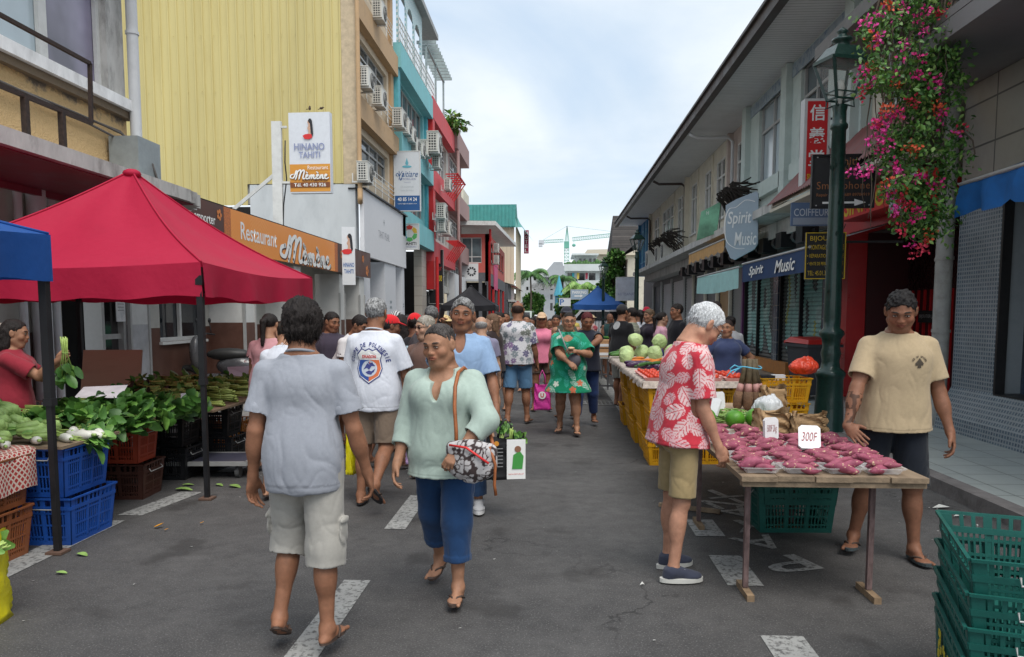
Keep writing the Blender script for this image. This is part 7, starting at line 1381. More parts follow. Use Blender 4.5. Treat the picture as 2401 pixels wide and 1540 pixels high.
def plast(name,c,d=.2):return mat(name,c,.42,nscale=6,namt=.12,dirt=d,dscale=5,dcol=tuple(x*.45 for x in c),bump=.08,bscale=90)
P_BLUE,P_BRN,P_RED,P_DBR,P_BLK,P_ORG,P_YEL,P_GRN=plast('blue_plastic',(.014,.08,.36),.4),plast('tan_plastic',(.26,.085,.03)),plast('brick_plastic',(.36,.055,.025)),plast('brown_plastic',(.065,.025,.018)),plast('black_plastic',(.012,.013,.015)),plast('orange_plastic',(.50,.17,.01)),plast('yellow_plastic',(.68,.33,.008)),plast('green_plastic',(.010,.095,.078),.5)
protos={}
def put_crate(kind,x,y,z,rz,lab,group,dims,m,name='crate',**k):
 if kind not in protos:protos[kind]=o=crate_mesh(*dims,m,name=name,**k)
 else:o=copy_tree(protos[kind])
 o.location=(x,y,z);o.rotation_euler=(0,0,R_(rz));tag(o,lab,'crate',group);return o
GL='crates under the left vegetable stall'
for z,dx,lab in((0,0,'lower royal blue plastic crate beside the black tent leg'),(.345,-.02,'upper royal blue plastic crate under the white radishes')):put_crate('blue',-3.49+dx,5.20+dx,z,90,lab,GL,(.54,.42,.34),P_BLUE)
for z,lab in((0,'lower tan brown plastic crate at the left edge'),(.34,'upper tan brown plastic crate half covered by red patterned cloth')):put_crate('tan',-3.69,4.52,z,90,lab,GL,(.60,.44,.335),P_BRN)
put_crate('dbrown',-3.72,6.42,0,3,'dark brown plastic crate under the brick red one',GL,(.44,.40,.31),P_DBR);put_crate('brick',-3.74,6.41,.315,3,'brick red plastic crate supporting the board of leafy greens',GL,(.42,.38,.33),P_RED)
for i,(x,y,z)in enumerate([(-3.72,7.2,0),(-3.74,7.2,.32),(-3.55,7.85,0),(-3.57,7.83,.32),(-4.1,6.6,0),(-4.1,6.6,.32),(-4.1,5.7,0),(-4.1,5.7,.32)]):
 put_crate('black',x,y,z,0,['lower black plastic crate right of the brown crate','upper black plastic crate right of the brick red crate','lower black crate behind the thin dark tent leg','upper black crate behind the thin dark tent leg','lower black crate in the shade behind the brown one','upper black crate in the shade behind the red one','lower black crate in the shade behind the blue ones','upper black crate in the shade behind the blue ones'][i],GL,(.44,.40,.315),P_BLK)
put_crate('orange',-3.95,8.95,0,0,'orange yellow plastic crate on the ground at the far end of the left stall',GL,(.56,.42,.33),P_ORG)
put_crate('dark',-4.75,6.6,.45,10,'dark maroon crate behind the heap of leafy greens by the seller',GL,(.56,.42,.34),P_DBR)
M_WOOD=mat('weathered_wood',(.22,.16,.105),.85,nscale=9,namt=.35,bump=.5,bscale=40,dirt=.5,dscale=6,dcol=(.07,.05,.035),stretch=(1,.12,1));M_PLY=mat('pale_plywood',(.40,.29,.19),.8,nscale=4,namt=.2,dirt=.35,dscale=4,stretch=(.3,1,1))
def slab(name,x0,x1,y0,y1,z0,z1,lab,cat,m,n=1):
 r=empty(name,(0,0,0),0,lab,cat)
 for i in range(n):b=MB();a=x0+(x1-x0)*i/n;b.bb((a+.002*(i>0),y0+.004*(i%2),z0),(a+(x1-x0)/n-.002,y1,z1));b.build('plank',m,r)
 return r
tag(slab('stall_board',-4.6,-3.49,4.0,4.86,.69,.71,'wooden board behind the patterned cloth on the tan crates','board',M_WOOD,2));tag(slab('stall_board',-4.6,-3.28,4.87,5.55,.69,.71,'wooden board carrying bok choy over the tan and blue crates','board',M_WOOD,3))
slab('stall_board',-4.7,-3.42,5.85,7.0,.66,.68,'dark wooden board under the broad leafy greens','board',M_WOOD,3);slab('stall_board',-4.7,-3.22,7.02,9.0,.66,.68,'dark wooden board under the pale bundled stalks','board',M_WOOD,3)
b=MB();b.box((0,0,0),(.62,.03,.55));o=b.build('plywood_sheet',M_PLY);o.location=(-4.85,8.1,.93);o.rotation_euler=(R_(-14),0,R_(8));tag(o,'bare weathered plywood sheet leaning upright behind the leafy greens','plywood')
m_,nt_,bs_=new_mat('red_lattice_cloth');tc_=nd(nt_,'ShaderNodeTexCoord');mp_=nd(nt_,'ShaderNodeMapping',{'Vector':tc_.outputs['UV'],'Rotation':(0,0,.785)});br_=nd(nt_,'ShaderNodeTexBrick',{'Vector':mp_.outputs[0],'Color1':(.42,.035,.03,1),'Color2':(.34,.02,.02,1),'Mortar':(.62,.50,.42,1),'Scale':1.,'Mortar Size':.006,'Brick Width':.034,'Row Height':.034},offset=0.);nt_.links.new(br_.outputs[0],bs_.inputs['Base Color']);bs_.inputs['Roughness'].default_value=.8
b=MB();vs=[];pr_=[(-4.6,.716),(-4.1,.718),(-3.52,.718),(-3.465,.70),(-3.458,.62),(-3.455,.53),(-3.455,.45)];ac_=[0,.6,1.2,1.26,1.36,1.46,1.53];ny=18
for j in range(ny+1):
 y=3.9+(4.87-3.9)*j/ny
 for(x,z)in pr_:vs.append((x+(.012*math.sin(j*1.3)if z<.7 else 0),y,z+(.01*math.sin(j*.9)if z<.5 else 0)))
b.add(vs,[(j*7+k,j*7+k+1,(j+1)*7+k+1,(j+1)*7+k)for j in range(ny)for k in range(6)],True);o=b.build('patterned_cloth',m_);uv=o.data.uv_layers.new(name='UVMap')
for l in o.data.loops:i=l.vertex_index;uv.data[l.index].uv=((i//7)*1.1/ny,ac_[i%7])
tag(o,'red and white lattice patterned cloth hanging over the tan crates','cloth')
M_STEM=mat('pale_stem',(.34,.46,.12),.45,nscale=20,namt=.25);M_WHV=mat('white_vegetable',(.62,.62,.50),.4,nscale=14,namt=.12,sss=.0);M_LG=mat('light_green_stalk',(.30,.44,.13),.45,nscale=18,namt=.25)
def mk_bokchoy(sd,white=False):
 rr=np.random.default_rng(sd);o=empty('bok_choy');b=MB();
 for k in range(7):
  a=k*PI*2/7+rr.uniform(-.2,.2);c,s=math.cos(a),math.sin(a);b.tube([(.006*c,.006*s,0),(.034*c,.030*s,.03),(.032*c,.028*s,.08),(.022*c,.02*s,.13)],[.014,.026,.020,.011],7)
 b.build('stalk',M_WHV if white else M_LG,o);b=MB()
 for k in range(5):a=k*2.4;b.mi=int(rr.integers(3));leaf(b,(.02*math.cos(a),.02*math.sin(a),.12),(math.cos(a)*.25,math.sin(a)*.25,1),.026,.075,up=(math.cos(a),math.sin(a),0),curl=.3)
 b.build('leaves',[M_LEAF[1],M_LEAF[2],M_LG],o);return o
BK=[mk_bokchoy(1),mk_bokchoy(2),mk_bokchoy(3,True)];bku=[0,0,0]
def put(protos_,used,i,loc,rot,lab,cat,group,s=1.):
 o=protos_[i]if not used[i]else copy_tree(protos_[i]);used[i]=1;o.location=loc;o.rotation_euler=rot;o.scale=(s,s,s);tag(o,lab,cat,group);return o
for i in range(62):
 y=rng.uniform(4.15,5.25);x=rng.uniform(-4.1,-3.36 if y>4.95 else-3.56);z=.74+.16*max(0,1-abs((x+3.9)/.55))*rng.uniform(.3,1)+.02;wht=y<4.62+.15*rng.random()and x>-3.85
 put(BK,bku,2 if wht and i%3==0 else int(rng.integers(2)),(x,y,z),(R_(rng.uniform(60,105)),0,R_(rng.uniform(-130,-40))),'pale green bok choy head heaped on the left stall','bok choy','bok choy heap',rng.uniform(.85,1.2))
def mk_radish(sd):
 o=empty('white_radish');b=MB();rr=np.random.default_rng(sd);b.tube([(0,0,-.10),(0,0,-.06),(.004,0,.0),(.002,.003,.08),(0,0,.13),(0,0,.15)],[.004,.018,.030,.033,.026,.010],10);b.build('root',mat('radish_white',(.68,.67,.60),.4,nscale=12,namt=.08),o);b=MB();b.tube([(0,0,.15),(.004,.0,.18)],[.012,.010],6)
 b.build('leaf_stub',M_LG,o);return o
RDs=[mk_radish(1),mk_radish(2)];rdu=[0,0]
for i in range(30):
 if i<20:x,y,z=rng.uniform(-3.9,-3.54),rng.uniform(4.15,4.85),.745+.035*(i%3)
 else:x,y,z=rng.uniform(-3.60,-3.30),rng.uniform(4.95,5.4),.735
 put(RDs,rdu,i%2,(x,y,z),(R_(90+rng.uniform(-12,12)),0,R_(rng.uniform(20,80))),'white daikon radish lying in the heap above the patterned cloth' if i<20 else 'white radish lying at the edge of the upper blue crate','radish','radishes by the cloth' if i<20 else 'radishes on the blue crate')
def mk_bundle(sd,long_=.34,ns=10,nl=26,lw=.05,ll=.13,stem=M_STEM,ml=None,bulb=False):
 rr=np.random.default_rng(sd);o=empty('greens_bundle');b=MB();ends=[]
 for k in range(ns):
  a=rr.uniform(0,6.3);q=rr.uniform(0,.030);s_=Vector((math.cos(a)*q,-long_*.5+rr.uniform(-.02,.02),math.sin(a)*q));e=Vector((math.cos(a)*q*2.2,long_*.30+rr.uniform(-.03,.08),math.sin(a)*q*1.6));m=Vector((math.cos(a)*q*.7,-long_*.1,math.sin(a)*q*.7));b.tube([s_,m,e],[.006 if not bulb else.013,.005,.004],5);ends.append(e)
 b.build('stem',stem,o);b=MB();b.tube([(.026*math.cos(t),-long_*.12,.026*math.sin(t))for t in np.linspace(0,2*PI,11)],.003,4);b.build('tie',M_LG,o);b=MB()
 for k in range(nl):
  e=ends[k%ns];b.mi=int(rr.choice(3));leaf(b,e+Vector(rr.normal(0,.015,3)),(rr.normal(0,.55),rr.uniform(.2,1),rr.normal(.05,.4)),lw*rr.uniform(.7,1.2),ll*rr.uniform(.7,1.3),up=(rr.normal(0,.3),0,1),curl=rr.uniform(.1,.5))
 b.build('leaves',ml or[M_LEAF[0],M_LEAF[3],M_LEAF[1]],o);return o
GB_=[mk_bundle(k,lw=.042,ll=.11,nl=24)for k in(1,2,3)];gbu=[0]*3
for i in range(34):
 rw=i%3;x=-3.50-.27*rw+rng.uniform(-.05,.05);y=5.55+.13*(i//3)+rng.uniform(-.03,.03);z=.73+.04*(i%2)+.03*rw
 put(GB_,gbu,i%3,(x,y,z),(R_(rng.uniform(-8,4)),R_(rng.uniform(0,360)),R_(-90+rng.uniform(-22,22))),'bundle of broad dark leafy greens on the left stall','greens bundle','leafy greens on the dark board')
for i in range(5):put(GB_,gbu,i%3,(-3.34-.05*i,5.12+.09*i,.72),(R_(-18),R_(70*i),R_(-70+12*i)),'wilting bundle of greens drooping over the blue crate corner','greens bundle','greens over the blue crate',.85)
PB=[mk_bundle(k,.34,12,7,.03,.10,mat('pale_stalk',(.27,.34,.08),.5,nscale=18,namt=.3),None,True)for k in(7,8)];pbu=[0]*2
for i in range(46):put(PB,pbu,i%2,(-3.42-.24*(i%4)+rng.uniform(-.03,.03),7.35+.13*(i//4)+rng.uniform(-.03,.03),.71+.045*((i//4)%3)+.03*(i%4)),(R_(rng.uniform(-6,6)),R_(rng.uniform(0,360)),R_(90+rng.uniform(-14,14))),'bundle of pale stalks with round ends stacked at the far left stall','stalk bundle','pale stalk bundles')
DB=[mk_bundle(k,.30,8,22,.035,.10,M_STEM,[M_LEAF[3],mat('leaf_purple',(.05,.03,.02),.6),M_LEAF[3]])for k in(11,)];dbu=[0]
for i in range(12):put(DB,dbu,0,(-4.1-.2*(i%2),7.2+.14*(i//2),.74+.05*(i%2)),(0,R_(rng.uniform(0,360)),R_(rng.uniform(-120,-60))),'dark purplish green bundle at the back of the left stall','greens bundle','dark bundles at the stall back')
for(x,y,z,rx,rz,w,h,lab)in((-3.42,6.98,.80,-35,25,.17,.13,'small tilted price card stuck in the leafy greens on the left stall'),(-3.9,6.35,.93,-72,15,.36,.26,'flat cardboard lid lying on top of the leafy greens'),(-3.7,8.9,.90,-50,30,.34,.22,'crumpled white paper sheet at the far end of the left stall')):
 b=MB();b.add([(-w/2,0,-h/2),(w/2,.01,-h/2),(w/2,0,h/2),(-w/2,.012,h/2),(0,.02,0)],[(0,1,4),(1,2,4),(2,3,4),(3,0,4)]);o=b.build('price_card',mat('grey_card',(.45,.44,.47),.8,dirt=.3));o.location=(x,y,z);o.rotation_euler=(R_(rx),0,R_(rz));tag(o,lab,'card')
r=empty('platform_trolley',(-3.38,7.35,0),R_(4),'low flat platform trolley on small wheels beside the dark tent leg','trolley');b=MB();b.box((0,0,.15),(.78,.5,.03));b.build('deck',mat('trolley_deck',(.06,.06,.09),.5,dirt=.4),r);b=MB()
for s in(-1,1):b.bar((-.41,s*.26,.15),(.41,s*.26,.15),.03,.04);b.bar((s*.40,-.26,.15),(s*.40,.26,.15),.03,.04)
b.build('rim',M_ALU,r)
for x in(-.3,.3):
 for y in(-.18,.18):b=MB();b.cyl((x-.02,y,.06),(x+.02,y,.06),.06,n=14);b.bar((x,y,.06),(x,y,.14),.03);b.build('wheel',mat('caster',(.10,.10,.10),.5),r)
def soft_bag(name,lab,loc,rz,w,d,h,m,cat='bag',crease=.02,open_=.85,seed=3,handles=None,mh=None,label_=None):
 r=empty(name,loc,R_(rz),lab,cat);rr=np.random.default_rng(seed);b=MB();n=28;k=12;vs=[]
 for j in range(k+1):
  t=j/k;
  for i in range(n):
   a=2*PI*i/n;sx=abs(math.cos(a))**.35*math.copysign(1,math.cos(a));sy=abs(math.sin(a))**.35*math.copysign(1,math.sin(a));q=1-(1-open_)*t;nn=crease*math.sin(a*3+t*7+seed)*math.sin(t*9+a*2)+crease*.6*math.sin(a*7+t*15)
   vs.append((sx*(w/2)*q+nn,sy*(d/2)*(1-.25*t)+nn,h*t+(.02*math.sin(a*2+1)if j==k else 0)))
 b.add(vs,[(j*n+i,j*n+(i+1)%n,(j+1)*n+(i+1)%n,(j+1)*n+i)for j in range(k)for i in range(n)]+[tuple(range(n-1,-1,-1))],True);b.build('bag_body',m,r)
 if handles:
  for s in(-1,1):b=MB();b.tube([(-w*.2,s*d*.3,h-.02),(-w*.14,s*d*.2,h+handles*.6),(0,s*.01,h+handles),(w*.14,s*d*.2,h+handles*.6),(w*.2,s*d*.3,h-.02)],.006,5);b.build('handle',mh or m,r)
 return r
yb=soft_bag('shopping_bag','bright yellow shopping bag of greens standing on the road at the left edge',(-3.02,3.66,0),12,.36,.26,.46,mat('yellow_bag',(.72,.62,.01),.35,nscale=7,namt=.12,bump=.5,bscale=18),crease=.012,open_=.92)
for i in range(4):put(GB_,gbu,i%3,(-3.08+.05*i,3.66,.36),(R_(60),R_(80*i),R_(-30+25*i)),'leafy greens bundle standing in the yellow shopping bag','greens bundle','greens in the yellow bag',.8)
T1=empty('market_table',(1.52,5.0,0),0,'weathered plank table with rusty steel legs under the sweet potatoes','table');T1.location=(0,0,0)
for i in range(5):b=MB();a=1.02+.197*i;b.bb((a,4.08+.012*(i%2),.700),(a+.193,6.0-.02*(i%2),.728));b.build('plank',M_WOOD,T1)
b=MB();b.bb((1.03,4.10,.668),(2.0,4.16,.698));b.bb((1.03,5.92,.668),(2.0,5.98,.698));b.build('cross_batten',M_WOOD,T1);M_RUST=mat('rusty_steel',(.15,.10,.095),.75,.2,nscale=30,namt=.4,bump=.4,dirt=.8,dscale=14,dcol=(.04,.018,.015),stretch=(1,1,.4))
for x,y in((1.11,4.30),(1.80,4.30),(1.11,5.7),(1.80,5.7)):
 b=MB();b.bar((x,y,.04),(x,y,.668),.029);l_=b.build('leg',M_RUST,T1);b=MB();b.bb((x-.02,y-.13,.0),(x+.02,y+.13,.036));b.build('foot_bar',mat('raw_wood',(.22,.15,.09),.85,nscale=20,namt=.3),l_)
b=MB();b.box((0,0,0),(.50,.04,.03));o=b.build('wood_offcut',M_WOOD);o.location=(1.12,6.15,.02);o.rotation_euler=(0,0,R_(-25));tag(o,'short square length of wood lying on the road by the table','wood')
for i,(y,lab)in enumerate(((6.08,'plain pale plank table under the beans and the pomelos'),(0,''))):
 if lab:
  T2=empty('market_table',(0,0,0),0,lab,'table');b=MB();b.bb((1.0,6.02,.700),(2.1,7.5,.728));b.build('table_top',M_PLY,T2)
  for x,yy in((1.1,6.15),(2.0,6.15),(1.1,7.4),(2.0,7.4)):b=MB();b.bar((x,yy,.0),(x,yy,.70),.034);b.build('leg',M_RUST,T2)
m,nt,bs=new_mat('clear_tray_plastic');bs.inputs['Alpha'].default_value=.38;bs.inputs['Roughness'].default_value=.15;n_=nd(nt,'ShaderNodeTexNoise',{'Scale':30.});nt.links.new(mixA(nt,n_.outputs[0],(.6,.6,.6),(.85,.83,.83)),bs.inputs['Base Color']);M_TRAY=m
def potato(sd):
 rr=np.random.default_rng(sd);L=rr.uniform(.052,.088);R=rr.uniform(.018,.027);b=MB();n=9;pts=[];rad=[]
 for i in range(n+1):t=i/n;pts.append((L*(2*t-1),.012*math.sin(t*5+sd),.006*math.sin(t*4+sd*2)));rad.append(max(.002,R*math.sin(PI*min(1,max(0,t)))**.65*(1+.13*math.sin(t*11+sd))))
 b.tube(pts,rad,10);me=b.mesh('sweet_potato');me.materials.append(M_POT);return me
m,nt,bs=new_mat('sweet_potato_skin');tc=nd(nt,'ShaderNodeTexCoord');oi=nd(nt,'ShaderNodeObjectInfo');ad=nd(nt,'ShaderNodeVectorMath',{0:tc.outputs['Object'],1:oi.outputs['Random']},operation='ADD');n1=nd(nt,'ShaderNodeTexNoise',{'Vector':ad.outputs[0],'Scale':28.,'Detail':6.,'Roughness':.7});n2=nd(nt,'ShaderNodeTexNoise',{'Vector':ad.outputs[0],'Scale':55.,'Detail':3.})
c=mixA(nt,nd(nt,'ShaderNodeMapRange',{'Value':n1.outputs[0],'From Min':.35,'From Max':.65}).outputs[0],(.20,.035,.07),(.37,.085,.145));c=mixA(nt,nd(nt,'ShaderNodeMapRange',{'Value':oi.outputs['Random'],'To Max':.5}).outputs[0],c,(.24,.06,.075));c=mixA(nt,nd(nt,'ShaderNodeMapRange',{'Value':n2.outputs[0],'From Min':.62,'From Max':.68}).outputs[0],c,(.58,.42,.26));nt.links.new(c,bs.inputs['Base Color']);bs.inputs['Roughness'].default_value=.68
bp=nd(nt,'ShaderNodeBump',{'Height':n1.outputs[0],'Strength':.4,'Distance':.006});nt.links.new(bp.outputs[0],bs.inputs['Normal']);M_POT=m
PM=[potato(k)for k in range(7)]
def tray_mesh(w,d,h):
 b=MB();ring=lambda s,z:[(sx*(w/2*s),sy*(d/2*s),z)for sx,sy in((-1,-.8),(-.85,-1),(.85,-1),(1,-.8),(1,.8),(.85,1),(-.85,1),(-1,.8))];v=ring(.78,.003)+ring(.96,h)+ring(1.06,h+.002)+ring(1.06,h-.003)
 b.add(v,[tuple(range(7,-1,-1))]+[(k*8+i,k*8+(i+1)%8,(k+1)*8+(i+1)%8,(k+1)*8+i)for k in range(3)for i in range(8)],False);return b.mesh('tray')
TRM=tray_mesh(.212,.155,.034);TRM.materials.append(M_TRAY);ntray=0
for rw in range(8):
 for cl_ in range(4):
  x=1.145+.222*cl_;y=4.215+.175*rw
  if(cl_>=2 and rw>=6)or(cl_==3 and rw>=7):continue
  jx,jy,jr=rng.uniform(-.006,.006),rng.uniform(-.006,.006),rng.uniform(-.06,.06)
  t=bpy.data.objects.new('tray',TRM);COL.objects.link(t);t.location=(x+jx,y+jy,.730);t.rotation_euler=(0,0,jr);tag(t,'clear plastic tray of sweet potatoes on the plank table','tray','clear potato trays');
  for k in range(8):
   o=bpy.data.objects.new('sweet_potato',PM[int(rng.integers(7))]);COL.objects.link(o);lv=0 if k<4 else 1
   o.location=(x+rng.uniform(-.038,.038),y+(-.058+.038*k if lv==0 else-.050+.034*(k-4)),.758+.027*lv+rng.uniform(-.004,.004));o.rotation_euler=(rng.uniform(0,6.3),R_(rng.uniform(-9,9)),R_(rng.uniform(-20,20)+(180 if rng.random()<.5 else 0)));s_=rng.uniform(.85,1.12);o.scale=(s_,s_*rng.uniform(.9,1.2),s_)
   tag(o,'purple pink sweet potato heaped in a clear tray','sweet potato','sweet potatoes on the plank table')
M_FOAM=mat('white_foam',(.72,.72,.73),.6,nscale=40,namt=.04,bump=.1)
def price_foam(x,y,z,rx,rz,w,h,txt,lab):
 o=empty('price_tag',(x,y,z),R_(rz),lab,'price tag');o.rotation_euler=(R_(rx),0,R_(rz));b=MB();pts=[(w/2*sx-(.018*sx if k else 0),h/2*sy-(0 if k else.018*sy))for sx,sy,k in((-1,-1,1),(1,-1,1),(1,-1,0),(1,1,0),(1,1,1),(-1,1,1),(-1,1,0),(-1,-1,0))]
 b.poly([(px,.0,pz)for px,pz in pts],(0,.022,0));f=b.build('foam_plate',M_FOAM,o);M=frame((0,-.001,0),(1,0,0),(0,0,1))
 if txt:letters(txt,M,w*.72,h*.38,em('ink_marker',(.28,.03,.03)),f,off=.002,shear=.25,bold=-.008)
price_foam(1.55,4.62,.86,-38,-14,.125,.16,'300F','tilted white foam price tag reading 300 among the sweet potatoes');price_foam(1.42,4.95,.855,-4,22,.105,.15,'500F 2kg','upright white foam price tag with red writing beside the larger one')
price_foam(1.25,5.98,.87,-30,-45,.12,.16,'','blank white foam tag leaning on the green pomelos');price_foam(1.36,6.2,.90,-8,30,.10,.14,'','second blank foam tag behind the green pomelos')
M_LIME=mat('lime_skin',(.08,.25,.02),.4,nscale=20,namt=.25,bump=.2,bscale=120);
for i,(x,y,r_)in enumerate(((1.17,5.86,.085),(1.40,5.86,.075),(1.56,5.86,.082),(1.16,6.12,.06),(1.19,6.32,.035),(1.02,5.97,.05),(1.60,6.3,.035))):
 b=MB();b.ell((0,0,0),(r_,r_,r_*.92),20,14,bump=.03,seed=i);b.cyl((0,0,r_*.88),(0,0,r_*.96),.008,n=6);o=b.build('green_pomelo',M_LIME);o.location=(x,y,.728+r_*.9);tag(o,['large round green pomelo nearest the red shirted man','round green pomelo in the middle of the row','large green pomelo nearest the paper bags','smaller green fruit behind the left pomelo','tiny green fruit at the back of the pomelos','green fruit half hidden at the left of the pomelos','tiny green fruit at the right by the beans'][i],'pomelo')
b=MB();Mg=mat('bean_green',(.22,.36,.09),.5,nscale=30,namt=.3)
for k in range(260):
 x,y=rng.uniform(1.1,1.78),rng.uniform(6.0,6.45);z=.735+.06*(1-((x-1.45)/.4)**2)*rng.random();a=rng.uniform(0,PI);L=rng.uniform(.05,.09);b.tube([(x-L*math.cos(a),y-L*math.sin(a)*.5,z),(x,y+.01,z+.012),(x+L*math.cos(a),y+L*math.sin(a)*.5,z)],.005,5)
tag(b.build('green_beans',Mg),'loose heap of thin green beans behind the pomelos','beans',kind='stuff')
M_KRAFT=mat('kraft_paper',(.42,.27,.14),.75,nscale=9,namt=.18,bump=1.0,bscale=22,dirt=.2,dscale=8)
for i,(x,y,w,h,rz,lab)in enumerate(((1.60,5.60,.25,.17,10,'left crumpled brown paper bag behind the sweet potatoes'),(1.84,5.50,.22,.16,-8,'right crumpled brown paper bag behind the sweet potatoes'),(1.98,6.9,.22,.22,20,'tall brown paper bag behind the bound taro roots'))):soft_bag('paper_bag',lab,(x,y,.729),rz,w,w*.75,h,M_KRAFT,'paper bag',.022,1.0,5+i)
m=mat('thin_white_plastic',(.66,.68,.70),.3,nscale=9,namt=.1,bump=1.,bscale=16,alpha=.82)
def lump_bag(name,lab,loc,r,m,sd):
 P,Q=sdf_mesh([ellp((0,0,r[2]*.8),r,k=.03),cone((0,0,r[2]*1.2),(r[0]*.3,0,r[2]*1.85),r[0]*.5,r[0]*.16,k=.05)],.008);N=vnormals(P,Q);P=P+N*(.014*(1-np.abs(vnoise(P*np.array([1,1,.4]),30,sd)))**3+.012*vnoise(P,14,sd+1))[:,None];P[:,2]=np.maximum(P[:,2],0);o=arr_mesh(name,P,Q,m);o.location=loc;tag(o,lab,'plastic bag')
lump_bag('plastic_bag','translucent white plastic bag slumped beside the taro roots',(1.78,6.35,.729),(.13,.11,.11),m,1);lump_bag('plastic_bag','bright orange red plastic bag lying on the yellow crates',(2.93,9.0,.90),(.17,.15,.10),mat('red_film',(.75,.07,.03),.3,nscale=8,namt=.2,bump=1.,bscale=16),4)
TR=empty('taro_bundle',(1.78,6.95,.73),0,'upright bundle of brown taro roots tied with blue string','taro bundle')
for i,(x,y)in enumerate(((-.10,0),(-.02,-.05),(.07,-.03),(.13,.03),(0,.07))):
 b=MB();b.tube([(x,y,0),(x,y,.03),(x*.95,y,.11),(x*.85,y,.17)],[.02,.040,.046,.036],10);b.mi=1;b.tube([(x*.85,y,.165),(x*.7,y*.8,.24)],[.035,.027],10);b.mi=2;b.tube([(x*.7,y*.8,.235),(x*.45,y*.6,.36),(x*.42,y*.55,.46)],[.027,.024,.024],9)
 b.build('taro_root',[mat('taro_skin',(.15,.085,.05),.9,nscale=18,namt=.4,bump=.9,bscale=60),mat('taro_pink',(.42,.22,.20),.6,nscale=14,namt=.2),mat('taro_stalk',(.13,.10,.06),.8,nscale=20,namt=.35,bump=.4)],TR)
b=MB();b.tube([(.105*math.cos(t),.075*math.sin(t),.385+.01*math.sin(2*t))for t in np.linspace(0,2*PI,19)],.006,5);b.tube([(-.09,-.05,.385),(-.15,-.07,.41),(-.19,-.07,.38),(-.17,-.08,.33),(-.14,-.07,.36),(-.1,-.06,.385),(-.18,-.08,.36),(-.22,-.08,.31)],.006,5);b.build('string',em('string_blue',(.10,.42,.60)),TR)
gd=(.58,.40,.36)
put_crate('green',1.78,5.72,0,2,'dark green plastic crate on the road under the plank table','green crates',gd,P_GRN);put_crate('green',1.80,5.70,.21,2,'second green crate nested in the one under the plank table','green crates',gd,P_GRN)
M_GR2=P_GRN
put_crate('greenL',1.835,2.95,0,72,'bottom crate with yellow painted patch in the near green stack','green crates in the near stack',(.70,.52,.37),P_GRN,taper=.02)
for k in range(3):put_crate('greenN',1.835,2.95,.125*(k+1)+.005,72,['second crate from the bottom of the near green stack','second crate from the top of the near green stack','topmost open crate of the near green stack'][k],'green crates in the near stack',(.705,.525,.36),P_GRN,taper=.05)
b=MB();M=Matrix.Translation((1.835,2.95,0))@Matrix.Rotation(R_(72),4,'Z');b.M=M
for k in range(26):x=rng.uniform(-.12,.2);z=rng.uniform(.06,.26);b.box((x,.262,z),(.022,.002,.03))
o=b.build('paint_patch',em('patch_yellow',(.5,.4,.02)));o.parent=protos['greenL'];o.matrix_parent_inverse=Matrix.Identity(4)
o.data.transform(M.inverted())
YG='yellow crates under the middle stall';yd=(.58,.40,.285);names=['bottom','middle','top']
for i,y in enumerate((8.25,8.95,9.65,10.4,11.15)):
 for k in range(3):put_crate('yellow',1.20+.03*((i+k)%2),y+.02*k,.285*k,90,'%s yellow plastic crate of the %s stack along the roadside edge of the middle stall'%(names[k],['nearest','second','third','fourth','farthest'][i]),YG,yd,P_YEL)
for k in range(3):put_crate('yellow',1.72-.03*k,8.25,.285*k,0,'%s yellow plastic crate beside the red shirted man facing the camera'%names[k],YG,yd,P_YEL)
for k in range(3):put_crate('yellow',2.62+.02*k,8.98,.29*k,4,'%s yellow plastic crate of the stack behind the taro roots'%names[k],YG,(.62,.40,.29),P_YEL)
b=MB();b.box((0,0,0),(.16,.12,.05));b.mi=1;b.box((.13,.0,.0),(.14,.10,.06));o=b.build('small_carton',[M_BLKM,M_FOAM]);o.location=(2.5,8.98,.86);tag(o,'small black and white carton inside the top yellow crate','carton')
mcl=mat('speckled_cloth',(.52,.44,.38),.85,nscale=30,namt=.35,dirt=.3,dscale=12)
T3=empty('market_table',(0,0,0),0,'cloth covered vegetable table resting on the yellow crates','table');b=MB();b.bb((.98,8.02,.862),(1.98,12.7,.885));b.build('table_top',M_WOOD,T3);b=MB();vs=[]
for j in range(41):
 y=7.98+4.75*j/40;w_=.012*math.sin(j*2.1);vs+=[(2.0,y,.892),(.955,y,.892),(.94+w_,y,.86),(.935-w_,y,.82+.02*math.sin(j*1.7))]
b.add(vs,[(j*4+k,j*4+k+1,(j+1)*4+k+1,(j+1)*4+k)for j in range(40)for k in range(3)],True);b.add([(.955,7.98,.892),(2.0,7.98,.892),(2.0,7.965,.83),(.94,7.965,.82)],[(0,1,2,3)]);b.build('cloth',mcl,T3)
MT=empty('foam_tray',(0,0,0));b=MB();v=[(-.11,-.07,0),(.11,-.07,0),(.11,.07,0),(-.11,.07,0),(-.13,-.09,.035),(.13,-.09,.035),(.13,.09,.035),(-.13,.09,.035)];b.add(v,[(3,2,1,0),(0,1,5,4),(1,2,6,5),(2,3,7,6),(3,0,4,7)]);b.build('tray',mat('pink_foam',(.62,.30,.28),.6,nscale=9,namt=.08),MT);b=MB()
for k in range(16):b.ell((rng.uniform(-.09,.09),rng.uniform(-.06,.06),rng.uniform(.025,.05)),(.022,.022,.02),8,6)
b.build('tomatoes',[mat('tomato_red',(.55,.05,.02),.3,nscale=30,namt=.3)],MT);used=False
for i in range(4):
 for j in range(5):
  if i+j>6:continue
  o=MT if not used else copy_tree(MT);used=True;o.location=(1.10+.28*i,8.12+.215*j,.893);o.rotation_euler=(0,0,rng.uniform(-.1,.1));tag(o,'pink foam tray of small red tomatoes on the middle stall','tomato tray','pink trays of tomatoes')
